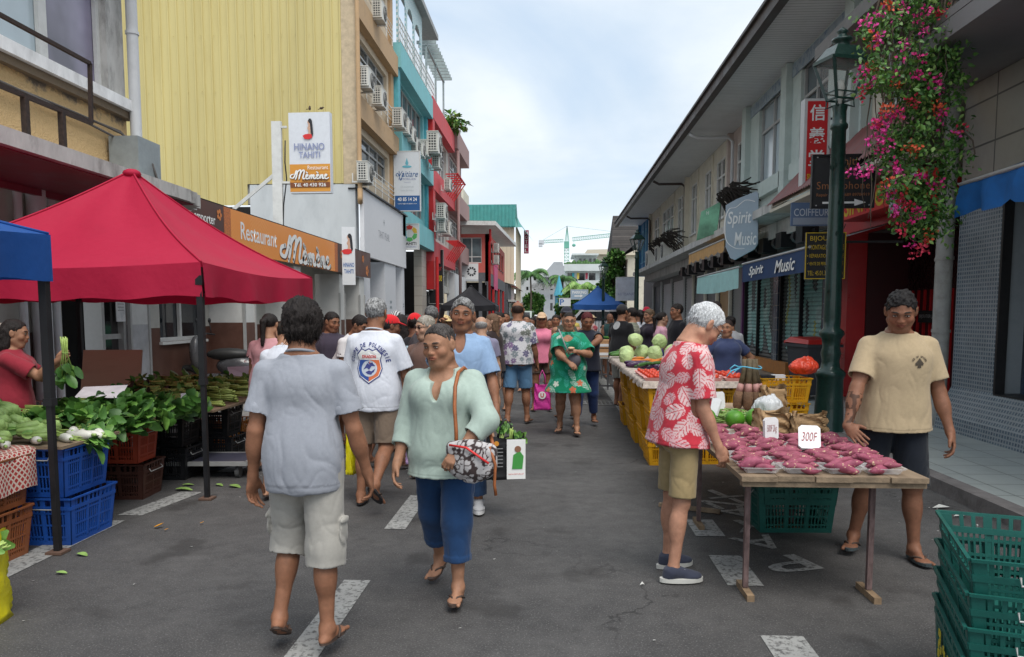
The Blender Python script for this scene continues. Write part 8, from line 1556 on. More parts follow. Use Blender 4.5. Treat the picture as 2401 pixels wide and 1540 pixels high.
def veg(name,lab,cat,group,mesh,n,xr,yr_,z,rot,zj=.03):
 for i in range(n):
  o=bpy.data.objects.new(name,mesh);COL.objects.link(o);o.location=(rng.uniform(*xr),rng.uniform(*yr_),z+rng.uniform(0,zj));o.rotation_euler=(R_(rng.uniform(-8,8)),R_(rng.uniform(-8,8)),R_(rng.uniform(*rot)));s=rng.uniform(.85,1.15);o.scale=(s,s,s);tag(o,lab,cat,group)
def spin(name,L,R,m,n=8,bend=.0,p=.5):
 b=MB();b.tube([(L*(2*i/n-1),bend*math.sin(PI*i/n),0)for i in range(n+1)],[max(.003,R*math.sin(PI*(i+.3)/(n+.6))**p)for i in range(n+1)],10);me=b.mesh(name);me.materials.append(m);return me
veg('eggplant','glossy dark purple eggplant on the middle stall','eggplant','eggplants',spin('eggplant',.13,.042,mat('aubergine',(.045,.008,.05),.2,nscale=9,namt=.2,coat=.4),bend=.03),9,(1.02,1.75),(9.35,10.1),.925,(-60,60))
veg('cucumber','dark green cucumber piled on the middle stall','cucumber','cucumbers',spin('cucumber',.09,.024,M_LEAF[3],bend=.01),26,(1.1,1.9),(9.4,10.0),.915,(-70,70),.07)
veg('carrot','orange carrot in a tray on the middle stall','carrot','carrots',spin('carrot',.09,.022,mat('carrot_orange',(.62,.19,.03),.5,nscale=30,namt=.15)),24,(1.15,2.0),(10.3,10.9),.915,(-40,40),.06)
veg('courgette','green courgette at the far left corner of the middle stall','courgette','courgettes',spin('courgette',.11,.03,M_LEAF[0]),9,(.98,1.2),(12.1,12.6),.93,(-30,30),.08)
def cabb(sd):
 P,Q=sdf_mesh([ellp((0,0,0),(.122,.122,.10),k=.01)],.009);N=vnormals(P,Q);a=np.arctan2(P[:,1],P[:,0]);e=np.arctan2(P[:,2],np.hypot(P[:,0],P[:,1]));P=P+N*(.008*np.abs(np.sin(a*2.5+e*2+sd))**.4-.006*(1-np.abs(vnoise(P,16.,sd)))**5+.006*vnoise(P,9,sd))[:,None];me=arr_mesh('cabbage',P,Q,mat('cabbage_leaf',(.46,.58,.26),.5,nscale=14,namt=.2,bump=.5,bscale=40));return me
cb=cabb(1);cpos=[(1.12,11.55,1.0),(1.38,11.8,1.01),(1.27,11.7,1.20),(1.55,11.6,1.0),(1.82,11.75,1.01),(1.66,11.9,1.17),(1.08,11.15,.97),(1.9,11.4,1.0)]
for i,(x,y,z)in enumerate(cpos):o=cb if i==0 else cb.copy();i and COL.objects.link(o);o.location=(x,y,z);o.rotation_euler=(rng.uniform(0,6),rng.uniform(0,6),0);tag(o,'pale green round cabbage heaped on the middle stall','cabbage','cabbages on the middle stall')
lump_bag('plastic_bag','white plastic bag behind the cabbages',(2.05,12.2,.89),(.16,.13,.11),m,7)
M_STEEL=mat('grey_steel',(.17,.17,.18),.55,.4,nscale=10,namt=.2);M_TOPG=mat('grey_table_top',(.40,.39,.37),.6,dirt=.3)
for i,(x,y,lab)in enumerate(((.62,13.9,'grey steel legged table carrying the cardboard boxes'),(.66,16.6,'second grey steel table beyond the cardboard boxes'),(.80,19.4,'third grey steel table under the pale squashes'),(.9,22.4,'farthest grey steel table of the right hand row'))):
 r=empty('trestle_table',(0,0,0),0,lab,'table','grey trestle tables');b=MB();b.bb((x,y,.78),(x+.6,y+2.2,.81));b.build('table_top',M_TOPG,r)
 for px,py in((x+.05,y+.05),(x+.55,y+.05),(x+.05,y+2.1),(x+.55,y+2.1),(x+.05,y+.35),(x+.05,y+1.8)):b=MB();b.bar((px,py,0),(px,py,.78),.035);b.build('leg',M_STEEL,r)
 b=MB();b.bar((x+.05,y+.05,.25),(x+.05,y+2.1,.25),.03);b.bar((x+.05,y+.35,.25),(x+.55,y+.35,.25),.03);b.build('brace',M_STEEL,r)
M_CARD=mat('cardboard',(.46,.25,.12),.85,nscale=6,namt=.12,dirt=.15)
for z,lab in((.81,'lower orange brown cardboard box on the nearest grey table'),(.97,'upper orange brown cardboard box with a white label')):
 r=empty('cardboard_box',(.93,14.2,z),R_(4),lab,'box');b=MB();b.box((0,0,.072),(.46,.36,.144));b.build('carton',M_CARD,r);b=MB();b.box((0,-.183,.05),(.36,.006,.05));b.build('label',M_FOAM,r)
sq=spin('squash',.17,.042,mat('squash_green',(.34,.46,.16),.45,nscale=12,namt=.3),bend=.03)
veg('squash','long pale green squash piled on the far grey tables','squash','long pale squashes',sq,60,(.75,1.2),(16.8,21.4),.86,(-40,40),.16)
veg('green_gourd','long dark green gourd among the pale squashes','gourd','dark gourds',spin('gourd',.16,.035,M_LEAF[0],bend=.02),24,(.9,1.4),(18.5,22.5),.95,(-40,40),.12)
r=empty('barrier_fence',(0,0,0),0,'black railing section behind the far market tables','railing');b=MB()
for x in np.arange(1.3,3.3,.14):b.bar((x,33,.1),(x,33,1.35),.025)
b.bar((1.3,33,1.35),(3.2,33,1.35),.04);b.bar((1.3,33,.15),(3.2,33,.15),.04);b.build('bars',M_BLKM,r)
S1,S2,S3,S4=(.25,.115,.066),(.32,.165,.10),(.17,.078,.048),(.42,.25,.17)
HB=(.018,.014,.013)
def X0(px,Y):return WY(px,735,Y).x
def hh(py,Y,px=1295):return WY(px,py,Y).z
def col(f,*a):return lambda P,Q,N,C:f(P,N,C,*a)
def hang_bag(name,lab,top,w,d,h,rz,m,drop=.14,seed=2,**k):return soft_bag(name,lab,(top[0],top[1],top[2]-drop-h),rz,w,d,h,m,'shopping bag',.012,.9,seed,handles=drop,**k)
def hand(o,s):r=o['root'];A=o['J']['arms'][s];p=A['wr']+A['Rh']@V(0,0,-.09*o['q']);return r.matrix_basis@Vector(p)if False else Matrix.Translation(r.location)@Matrix.Rotation(r.rotation_euler.z,4,'Z')@Vector(p)
m1=person('m1',(-1.15,3.44),-2,'man in grey T-shirt and pale cargo shorts walking away in the foreground',dict(h=1.645,w=1.03,belly=1.0,vox=.005,cvox=.0065,skin=S1,twist=3,head=(20,2,0),legL=(14,4,32,10,30),legR=(-3,2,3,6,2),armL=(-6,10,16,5,20),armR=(2,14,14,10,0),hair=dict(style='mop',col=HB,vol=1.06,amp=.009,low=-.075,locks=3000,lk=1.25,lr=.0015),glasses=True,sw=1.06,seed=3.),dict(name='t_shirt',col=(.29,.305,.345),hem=-.085,sleeve=.70,ease=.026,flare=.012,off=.020,amp=.008,rib=1),dict(name='cargo_shorts',col=(.34,.325,.295),end=1.22,ease=.034,cuff=.062,pocket=1,amp=.009,off=.012))
EMB=lambda P,Q,N,C:C
def mint(P,Q,N,C):
 d=np.abs(P[:,0]);z=P[:,2];m=(N[:,1]>.1)&(d<.07)&(z>1.02)&(z<1.24)&(vnoise(P,90.,2)>-.1);C[m]*=.86;return C
m2=person('m2',(-.60,4.18),171,'woman in mint green blouse and rolled blue jeans with a patterned shoulder bag',dict(h=1.56,w=1.26,belly=1.16,fem=True,bust=1.05,vox=.005,cvox=.0065,skin=S2,head=(-16,12,3),hs=1.10,fw=1.16,legL=(12,2,8,4,0),legR=(-14,3,14,10,22),armR=(8,12,22,14,0),tgtL=(-.10,.155,.585),armL=(10,20,80,50,0),handL='hold',aw=1.18,sw=1.06,hair=dict(style='bun',col=(.022,.018,.017),line=.058,lz=.084,vol=1.0,amp=.0025,low=-.065,locks=500,lk=.7,lr=.0012,grey=(.20,.18,.17,.35)),brow=(.05,.035,.03),eye=.6),dict(name='blouse',col=(.36,.445,.395),hem=-.095,sleeve=1.50,ease=.020,flare=.02,off=.022,amp=.007,colf=mint,cuts=[((0,.075,.292),(.064,.065,.040)),((0,.11,.245),(.020,.06,.060),-14)]),dict(name='jeans',col=(.016,.048,.125),end=1.60,ease=.020,cuff=.062,turn=1,amp=.008))
def denimish(P,Q,N,C):C*=(1+.10*vnoise(P,5.,3))[:,None];m=(np.abs(P[:,0])<.006)&(N[:,1]>.3);C[m]*=.8;return C
m3=person('m3',(-.72,6.05),176,'man in light blue shirt holding a phone to his ear behind the woman in mint',dict(h=1.735,w=1.08,belly=1.12,vox=.0055,skin=S1,head=(4,2,-4),hs=1.10,fw=1.12,shoe=True,legL=(4,3,6,10,0),legR=(-10,3,18,8,20),tgtR=(.105,.085,.868),armR=(60,4,140,10,30),handR='hold',armL=(8,16,18,10,10),handL='grip',hair=dict(style='short',col=(.06,.058,.056),grey=(.36,.36,.36,.8),vol=1.06,amp=.006,curl=1,line=.066)),dict(name='shirt',col=(.24,.35,.52),hem=-.11,sleeve=.85,ease=.034,off=.026,flare=.02,amp=.009,colf=denimish,cuts=[((0,.085,.275),(.030,.06,.070),-15)]),dict(name='jeans',col=(.02,.045,.10),end=1.9,ease=.018,cuff=.055),shoe=((.35,.35,.36),(.6,.6,.6)))
cl=MB();q=hf(m3['J'],m3['q'])
for s in(1,-1):cl.add([m3['J']['nb']+V(s*.055,.02,.01),m3['J']['nb']+V(s*.085,.045,-.01),m3['J']['nb']+V(s*.06,.105,-.075),m3['J']['nb']+V(s*.015,.095,-.05)],[(0,1,2,3)])
cl.build('collar',mat('collar_blue',(.26,.37,.54),.9,bump=.2),m3['root'])
b=MB();b.box((0,0,0),(.010,.072,.15));o=b.build('mobile_phone',M_BLKM);o.location=hand(m3,1)+Vector((.02,-.01,.04));o.rotation_euler=(R_(-12),R_(8),R_(-20));tag(o,'slim dark phone held at the ear of the man in blue','phone')
hb=hand(m3,-1)+Vector((.06,0,0));bb_=hang_bag('shopping_bag','black and white shopping bag of greens held by the man in blue',hb,.30,.12,.34,10,[mat('bag_black',(.015,.015,.016),.4,bump=.3,bscale=14)],.13);M=frame((0,-.075,.17),(1,0,0),(0,0,1))
for k in range(6):b=MB();b.M=M;b.box((-.075,.08-.028*k,.006),(.09,.006,.002));b.build('text_line',em('print_grey',(.25,.25,.25)),bb_)
flat('white_panel',M,[(.0,-.16),(.145,-.16),(.145,.15),(.0,.15)],INKW,bb_,.006);letters('www.letrade.pf',M,.12,.014,INKR,bb_,off=.012,dx=.07,dy=-.12);flat('print',M,[(.04,-.08),(.12,-.08),(.13,.02),(.10,.06),(.05,.03)],em('print_green',(.06,.30,.06)),bb_,.010);flat('print',M,disc(.085,.075,.026,10),em('print_skin',(.25,.12,.07)),bb_,.011);flat('print',M,disc(-.08,.12,.02,10),em('print_orange',(.6,.25,.03)),bb_,.008)
for i in range(3):put(GB_,gbu,i,(hb.x-.04+.04*i,hb.y,hb.z-.17),(R_(70),R_(90*i),R_(-20+20*i)),'leafy greens sticking out of the black and white shopping bag','greens bundle','greens in the black bag',.6)
sb=empty('shoulder_bag',(-.42,3.90,.72),R_(-18),'black and white patterned slouchy shoulder bag with red zip and tan strap','handbag');P,Q=sdf_mesh([ellp((0,0,.12),(.17,.07,.125),k=.03),cone((-.13,0,.20),(.13,0,.20),.035,.035,k=.06)],.006);N=vnormals(P,Q);P=wrinkle(P,N,.012,3);C=np.tile(np.array((.05,.035,.035)),(len(P),1));w1=np.abs(vnoise(P,26,1));w2=np.abs(vnoise(P,31,7));C[(w1>.16)&(w2>.10)]=(.46,.44,.44);bd=arr_mesh('bag_body',P,Q,M_CLOTH,sb,C)
sb.scale=(.86,.86,.9);b=MB();b.tube([(-.12,-.055,.22),(0,-.075,.215),(.14,-.06,.13)],.007,6);b.build('zip',INKR,bd);b=MB();M_TAN=mat('tan_leather',(.30,.095,.03),.5,nscale=20,namt=.2);rm=Matrix.Diagonal((1/.86,1/.86,1/.9,1))@Matrix.Rotation(R_(18),4,'Z')@Matrix.Translation(-sb.location)@Matrix.Translation(m2['root'].location)@Matrix.Rotation(R_(171),4,'Z');J=m2['J'];h_=m2['S']['h'];tt=lambda x,y,z:rm@Vector(J['pel']+J['Rt']@V(x*h_,(y+(.014 if y>.04 else 0))*h_,z*h_))
b.tube([(-.10,0,.21),tt(-.088,.135,.09),tt(-.080,.125,.17),tt(-.073,.092,.24),tt(-.072,.045,.287),tt(-.075,.0,.300),tt(-.085,-.05,.27),tt(-.12,-.085,.18),tt(-.16,-.02,.09),(.13,.05,.19)],.012,6);b.build('strap',M_TAN,sb);b=MB();b.tube([(.13,-.02,.22),(.17,-.03,.12),(.16,-.02,.0),(.17,-.02,-.06)],.010,5);b.build('tassel',M_TAN,sb)
m4=person('m4',(-1.47,6.25),-6,'man in white team T-shirt with blue arched lettering walking away',dict(h=1.77,w=1.10,belly=1.15,vox=.0055,skin=S1,head=(-4,4,0),hs=1.02,legL=(-4,2,4,8,0),legR=(-12,3,42,10,45),armL=(6,10,22,14,0),armR=(10,16,22,8,0),handL='grip',sole=mat('sandal_dark',(.03,.028,.03),.7),hair=dict(style='short',col=(.10,.10,.10),grey=(.42,.42,.42,.85),vol=1.04,amp=.004,low=-.07)),dict(name='team_shirt',col=(.62,.64,.70),hem=-.075,sleeve=.80,ease=.034,off=.028,flare=.02,amp=.006,rib=1),dict(name='shorts',col=(.155,.115,.085),end=.93,ease=.03,amp=.007))
tp=m4['top'];up=(0,0,1)
def on_back(me,m,x,z,off=.004):me=on_surface(me,tp,(x,-.1,z-.045),(0,-1,0),up,off);return link('print',me,m,tp)
tx='COUPE DE POLYNESIE';R0=.155
for i,ch in enumerate(tx):
 if ch==' ':continue
 a=R_(170-160*i/(len(tx)-1));me=fit_text(ch,.019 if ch!='I' else.006,.034,bold=.03);me.transform(Matrix.Translation((R0*math.cos(a),R0*1.05*math.sin(a),0))@Matrix.Rotation(a-PI/2,4,'Z'));on_back(me,em('print_indigo',(.04,.05,.20)),-.005,1.235)
def pm(pts):b=MB();b.add([(x,y,0)for x,y in pts],[tuple(range(len(pts)))]);return b.mesh('print')
shd=[(0,.135),(.03,.12),(.06,.135),(.10,.09),(.085,.05),(.10,-.02),(.08,-.08),(0,-.135),(-.08,-.08),(-.10,-.02),(-.085,.05),(-.10,.09),(-.06,.135),(-.03,.12)]
on_back(pm([(x*1.08,y*1.08)for x,y in shd]),em('print_indigo',(.04,.05,.20)),0,1.22,.004);on_back(pm(shd),INKW,0,1.22,.0055);on_back(pm([(0,.05),(.08,.05),(.095,-.02),(.075,-.078),(0,-.125)]),em('print_orange2',(.62,.15,.05)),0,1.22,.007);on_back(pm([(0,.05),(-.08,.05),(-.095,-.02),(-.075,-.078),(0,-.125)]),em('print_blue',(.03,.08,.30)),0,1.22,.007)
on_back(pm(disc(0,-.02,.066,20)),em('print_pale',(.5,.55,.62)),0,1.22,.0085);on_back(fit_text('DRAGON',.115,.026,bold=.03),INKR,0,1.297,.009)
for pts in([(-.05,-.03),(-.02,.02),(.03,.03),(.05,.0),(.02,.0),(.0,-.03),(-.02,-.015)],[(-.03,-.05),(.0,-.035),(.04,-.05),(.05,-.02),(.02,-.07),(-.01,-.065)]):on_back(pm(pts),em('print_indigo',(.04,.05,.20)),0,1.22,.010)
hang_bag('shopping_bag','yellow plastic shopping bag swinging between the two men walking away',hand(m4,-1)+Vector((.0,-.05,0)),.24,.07,.38,70,mat('yellow_bag',(.7,.6,.01)),.16,5);hang_bag('shopping_bag','small mauve printed bag glimpsed beside the jeans of the woman in mint',Vector((-.98,5.6,.80)),.22,.08,.24,10,mat('mauve_bag',(.45,.30,.50),.4,bump=.4,bscale=14),.08,6)
m5=person('m5',(-.50,10.95),-3,'tall balding man in white palm print shirt and denim shorts walking away',dict(h=1.80,w=1.15,belly=1.2,vox=.007,skin=S1,legL=(-6,3,8,8,6),legR=(6,3,8,10,0),armL=(4,16,20,8,0),armR=(4,12,14,10,0),handR='grip',hair=dict(style='ring',col=(.04,.025,.02),amp=.002,vol=1.0,ringz=.045)),dict(name='printed_shirt',col=(.56,.55,.57),hem=-.05,sleeve=.8,ease=.03,off=.026,flare=.02,colf=lambda P,Q,N,C:stamps(P,N,C,95,.085,[np.array((.13,.12,.20)),np.array((.16,.17,.15)),np.array((.20,.13,.24)),np.array((.22,.25,.27))],'palm',4)),dict(name='denim_shorts',col=(.09,.19,.32),end=.95,ease=.028))
pk=hang_bag('shopping_bag','bright pink plastic bag with a white roundel carried beside the palm print shirt',hand(m5,1)+Vector((.06,0,0)),.26,.12,.38,0,mat('pink_bag',(.66,.05,.33),.35,bump=.6,bscale=12),.20,4)
M=frame((0,-.075,.22),(1,0,0),(0,0,1));flat('roundel',M,disc(0,0,.055),INKW,pk,.004);letters('U',M,.05,.06,INKR,pk,off=.010,bold=.03)
def tropic(P,Q,N,C):
 C=stamps(P,N,C,70,.10,[np.array((.03,.32,.24)),np.array((.40,.55,.48)),np.array((.06,.40,.30))],'fern',2);C=stamps(P,N,C,26,.085,[np.array((.50,.14,.07)),np.array((.55,.58,.5)),np.array((.55,.20,.10))],'flower',9);return C
m6=person('m6',(.21,9.98),175,'woman in green tropical print dress eating while walking towards the camera',dict(h=1.63,w=1.38,belly=1.15,fem=True,bust=1.1,vox=.0065,cvox=.0075,skin=S2,head=(12,6,0),fw=1.18,hs=1.05,glasses=True,legL=(8,3,6,6,0),legR=(-8,3,12,8,14),tgtL=(-.07,.19,.715),armL=(30,20,110,40,0),handL='hold',tgtR=(-.02,.20,.615),armR=(15,20,90,50,0),handR='hold',aw=1.25,hair=dict(style='pony',col=HB,line=.056,vol=.99,amp=.002,len=.12)),dict(name='dress',col=(.008,.20,.105),skirt=-.20,sleeve=.85,ease=.05,off=.03,colf=tropic,cuts=[((0,.10,.27),(.05,.05,.055))]),None)
b=MB();b.ell((0,0,0),(.085,.05,.095),14,10,bump=.05);o=b.build('crossbody_bag',mat('grey_bag',(.08,.075,.09),.7,bump=.4));o.location=(.28,9.72,1.0);tag(o,'small grey crossbody bag at the waist of the green dress','bag');b=MB();b.tube([(-.07,0,.08),(-.15,.02,.28),(-.20,.12,.40)],.009,5);b.build('strap',mat('grey_strap',(.3,.3,.31),.8),o)
b=MB();b.ell((0,0,0),(.045,.03,.02),10,6,bump=.1);o=b.build('pastry',mat('pastry',(.62,.42,.26),.8,bump=.5));o.location=hand(m6,-1)+Vector((0,-.02,.03));tag(o,'piece of pale pastry held by the woman in the green dress','pastry')
m25=person('m25',(.77,4.60),-74,'grey haired man in red leaf print shirt looking down at the sweet potatoes',dict(h=1.73,w=1.0,belly=1.14,vox=.005,cvox=.0058,skin=(.42,.215,.14),lean=7,head=(-4,42,0),hs=1.08,glasses=True,legL=(1,3,2,8,0),legR=(-4,3,4,8,0),armR=(3,5,20,4,0),armL=(4,8,16,8,0),shoe=True,lw=.86,hair=dict(style='short',col=(.50,.51,.52),grey=(.62,.63,.64,.7),vol=1.05,amp=.004,line=.058,low=-.07,locks=3000,lk=1.,lr=.0015)),dict(name='leaf_print_shirt',col=(.50,.035,.055),hem=-.065,sleeve=.80,ease=.034,off=.028,flare=.03,amp=.006,colf=lambda P,Q,N,C:stamps(P,N,C,90,.076,[np.array((.60,.36,.38)),np.array((.64,.46,.46))],'monstera',3)),dict(name='khaki_shorts',col=(.30,.225,.115),end=.92,ease=.032,amp=.008),shoe=((.045,.05,.075),(.55,.54,.50)))
m26=person('m26',(2.20,4.98),172,'young man in beige T-shirt and black shorts leaning a hand on the potato table',dict(h=1.80,w=1.10,belly=1.05,vox=.005,cvox=.0065,skin=(.215,.098,.058),lean=4,head=(-14,26,0),hs=1.0,fw=1.1,legL=(3,4,4,12,0),legR=(-6,6,10,22,0),tgtR=(.215,.16,.460),armR=(10,25,15,10,0),handR='flat',handRb=50,armL=(2,15,14,12,0),aw=1.08,tattoo=[(1,.15,.95,.2)],sole=mat('sandal_grey',(.05,.065,.07),.7),hair=dict(style='short',col=(.014,.012,.012),curl=1,amp=.009,vol=1.05,line=.064,low=-.03),brow=(.02,.015,.012)),dict(name='t_shirt',col=(.42,.325,.205),hem=-.055,sleeve=.72,ease=.026,off=.024,flare=.014,amp=.006,rib=1),dict(name='shorts',col=(.012,.015,.022),end=1.0,ease=.034,amp=.007))
tp=m26['top'];c_=(-.085,.1,1.30)
def on_chest(me,m,off=.004):me=on_surface(me,tp,c_,(0,1,0),up,off);return link('print',me,m,tp)
for i,ch in enumerate('ACE OF SPADES'):
 if ch==' ':continue
 a=R_(165-150*i/12);me=fit_text(ch,.008,.012,bold=.02);me.transform(Matrix.Translation((.042*math.cos(a),.036*math.sin(a),0))@Matrix.Rotation(a-PI/2,4,'Z'));on_chest(me,em('print_brown',(.06,.045,.03)))
on_chest(pm([(0,.028),(.012,.010),(.026,-.006),(.022,-.020),(.008,-.018),(.012,-.034),(-.012,-.034),(-.008,-.018),(-.022,-.020),(-.026,-.006),(-.012,.010)]),em('print_brown',(.06,.045,.03)))
def C(key,px,py,Y,face,lab,skin,hair,tc,bc,top=None,bot=None,h=None,**k):
 H=h or hh(py,Y,px);S=dict(h=H,skin=skin,hair=hair,vox=.0075 if Y<9.5 else(.010 if Y<15 else.014),seed=px*.1,face=Y<15);S.update(k);s=rng.uniform(-12,12);S.setdefault('legL',(s,3,8,8,0));S.setdefault('legR',(-s,3,10,8,6))
 T=dict(col=tc,ease=.022);T.update(top or{});B=dict(col=bc);B.update(bot or{});return person(key,(X0(px,Y),Y),face,lab,S,T,B if not T.get('skirt')else None)
sh=lambda c=HB,**k:dict(dict(style='short',col=c,vol=1.03,amp=.004),**k)
lg=lambda c=HB,l=.28:dict(style='long',col=c,len=l,amp=.004)
pn=lambda c=HB,l=.16:dict(style='pony',col=c,len=l,amp=.003,line=.058)
FE=dict(fem=True)
TK=dict(sleeve=.1,off=.016)
C(7,1374,727,10.7,178,'person with short dark red hair raising a forearm behind the green dress',S1,sh((.085,.015,.018),line=.062),(.02,.022,.035),(.02,.04,.12),None,dict(end=1.8,name='trousers'),w=1.2,belly=1.2,head=(14,22,0),tgtL=(-.02,.24,.72),armL=(50,30,90,40,0))
C(8,1328,716,11.4,8,'person in olive tank top and backwards dark cap behind the green dress',S2,sh((.10,.06,.03)),(.055,.06,.045),(.05,.05,.06),TK,None,w=1.25,cap=dict(col=(.03,.032,.045),back=True))
C(9,1270,731,12.4,180,'woman in pink vest and beige cap with dark sunglasses walking towards the camera',S1,lg((.22,.13,.07),.16),(.66,.20,.30),(.14,.10,.08),TK,dict(end=.6),w=1.1,shades=True,cap=dict(col=(.55,.38,.24)),**FE)
C(10,1001,735,7.2,168,'grey blond man in brown tinted sunglasses behind the woman in mint',S4,sh((.22,.19,.15),grey=(.42,.40,.36,.7)),(.17,.10,.08),(.10,.09,.08),shades=True,lens=(.10,.03,.01),head=(-38,4,0))
m11=C(11,972,732,8.1,10,'man in red cap and black vest with a dark backpack walking away',S3,sh(),(.02,.02,.025),(.04,.04,.05),TK,None,cap=dict(col=(.56,.015,.02),back=False),head=(-15,0,0),belly=1.05)
b=MB();b.ell((0,0,.0),(.17,.11,.25),18,12,bump=.06,seed=3);b.mi=1;b.ell((0,-.09,-.07),(.13,.05,.12),14,8);o=b.build('backpack',[mat('pack_dark',(.045,.04,.045),.7,nscale=20,namt=.4,bump=.6,bscale=25),mat('pack_panel',(.07,.065,.07),.7,nscale=24,namt=.4,bump=.5)]);o.location=(X0(990,7.9),7.86,1.18);tag(o,'dark grey backpack on the man in the red cap','backpack')
b=MB();b.lathe([(.03,0),(.034,.02),(.034,.15),(.015,.19),(.015,.22),(.001,.22)],n=12);o=b.build('water_bottle',mat('bottle_blue',(.30,.45,.55),.15,alpha=.7));o.location=(X0(955,7.8),7.76,1.05);tag(o,'clear blue capped water bottle in the backpack side','bottle')
C(12,940,729,8.6,5,'woman with very long black hair in a pale top between the red caps',S4,lg(HB,.34),(.42,.42,.40),(.05,.05,.05),None,None,**FE)
C(13,908,735,7.7,-55,'dark skinned man in red cap with yellow sunglasses beyond the team shirt',S3,sh((.03,.03,.03)),(.35,.05,.05),(.04,.04,.05),cap=dict(col=(.58,.02,.025)),head=(-12,8,0))
C(14,927,727,9.8,-10,'person in black and white striped cap behind the long black hair',S4,sh(),(.45,.40,.36),(.05,.05,.05),cap=dict(col=(.5,.5,.5),style='stripe'))
C(15,1011,712,9.3,0,'tall man with dark grey hair behind the man in sunglasses',S2,sh((.06,.06,.06),grey=(.25,.25,.25,.6)),(.06,.06,.08),(.04,.04,.05))
C(16,1043,735,9.9,175,'woman in leopard print sun hat behind the phone',S2,lg(),(.05,.04,.05),(.04,.04,.05),None,None,cap=dict(col=(.60,.45,.22),style='leopard'),**FE)
C(17,1128,739,9.2,5,'bald old man in grey purple T-shirt walking away',S4,dict(style='ring',col=(.35,.34,.33),amp=.002,ringz=.03),(.20,.19,.27),(.10,.10,.12),w=1.1)
C(18,1156,733,10.8,60,'woman with long brown hair in a black floral top by the palm print shirt',S4,lg((.13,.075,.045),.30),(.03,.02,.02),(.04,.04,.05),None,None,head=(30,0,0),**FE)
C(19,1172,727,12.6,160,'person with a dark hair bun beyond the long brown hair',S2,dict(style='bun',col=HB,amp=.002),(.25,.06,.08),(.05,.05,.06))
C(20,628,731,7.5,-12,'woman in pale pink blouse with black ponytail at the far left stall',S2,pn(HB,.22),(.52,.27,.29),(.06,.06,.08),dict(ease=.05,hem=-.04),None,w=1.12,head=(5,10,0),**FE)
C(21,773,727,8.9,-160,'young man in dark plum T-shirt looking right beyond the walking man',S1,sh(line=.066),(.055,.045,.065),(.03,.03,.04),head=(35,14,0))
C(22,800,752,8.7,-115,'young man in white shirt bending forward beside the man in plum',S1,sh(),(.58,.56,.56),(.02,.02,.02),None,None,h=1.66,lean=24,head=(0,25,0))
C(23,655,778,6.4,0,'stooping shopper in white T-shirt behind the man in grey',S2,sh((.03,.025,.02)),(.58,.60,.66),(.10,.10,.12),None,None,h=1.58,lean=14,head=(10,30,0))
m24=person('m24',(-4.42,5.98),-62,'stall seller in dark red T-shirt with clipped black hair holding greens',dict(h=1.585,w=1.12,fem=True,vox=.0055,skin=S2,head=(-6,10,0),hair=dict(style='long',col=HB,amp=.003,len=.22,line=.058),tgtR=(.20,.24,.80),armR=(40,15,100,10,0),handR='grip',tgtL=(-.03,.20,.78),armL=(40,15,100,30,0)),dict(name='t_shirt',col=(.26,.025,.04),hem=-.08,ease=.024,sleeve=.75),dict(col=(.02,.02,.03),end=1.8,name='trousers'))
b=MB();b.box((0,0,0),(.03,.02,.10));o=b.build('hair_clip',mat('clip',(.55,.50,.42),.4));o.parent=m24['root'];o.location=hf(m24['J'],m24['q'])(-.03,-.125,.02);gh=hand(m24,1);put(GB_,gbu,0,(gh.x,gh.y,gh.z-.02),(R_(-80),0,R_(30)),'bundle of greens held up by the seller in red','greens bundle',None,.9)
m27=C(27,1705,747,9.9,182,'woman in navy T-shirt with hands on hips behind the middle stall',S2,dict(style='bun',col=(.03,.02,.018),amp=.004,bun=(-.04,-.09,.03),line=.06),(.045,.06,.13),(.03,.03,.05),None,None,w=1.25,belly=1.15,head=(-30,0,0),tgtR=(.17,.02,.555),armR=(-10,45,70,70,0),tgtL=(-.17,.02,.555),armL=(-10,45,70,70,0),vox=.007,**FE)
C(28,1677,703,11.6,188,'man in white polo shirt standing tall behind the woman in navy',S2,sh((.03,.02,.018),line=.06),(.60,.61,.64),(.05,.05,.06),None,None,w=1.1,head=(-22,0,0))
C(29,1713,738,12.2,10,'woman with messy dark bun and white top by the graffiti shutter',S2,dict(style='bun',col=HB,amp=.006),(.55,.55,.57),(.05,.05,.06),None,None,**FE)
C(30,1588,709,13.0,110,'man in black T-shirt with full dark hair facing left beyond the red shirt',S1,sh(amp=.006,curl=1),(.012,.012,.016),(.04,.04,.05),None,None,w=1.1)
def tied(P,Q,N,C_):z=P[:,2];t=np.clip((1.08-z)/.16,0,1)[:,None];return C_*(1-t)+np.array((.05,.07,.38))*t
C(31,1550,726,13.6,-80,'woman in pink and blue tie dyed T-shirt with a long dark ponytail',S4,pn(HB,.26),(.62,.34,.42),(.55,.55,.57),dict(colf=tied),dict(end=.7),glasses=True,**FE)
C(32,1523,723,14.4,120,'brown haired woman in black T-shirt with a small grey bag',S2,sh((.12,.08,.05),vol=1.08,low=-.08),(.025,.02,.03),(.10,.12,.16),None,None,w=1.2,**FE)
C(33,1500,724,16,10,'woman in white tank top seen from behind near the shutters',S1,pn(),(.55,.57,.62),(.10,.10,.12),TK,None,**FE)
C(34,1516,718,17.5,150,'person in dark red cap beyond the white tank top',S2,sh(),(.10,.09,.10),(.05,.05,.06),None,None,cap=dict(col=(.35,.01,.03)))
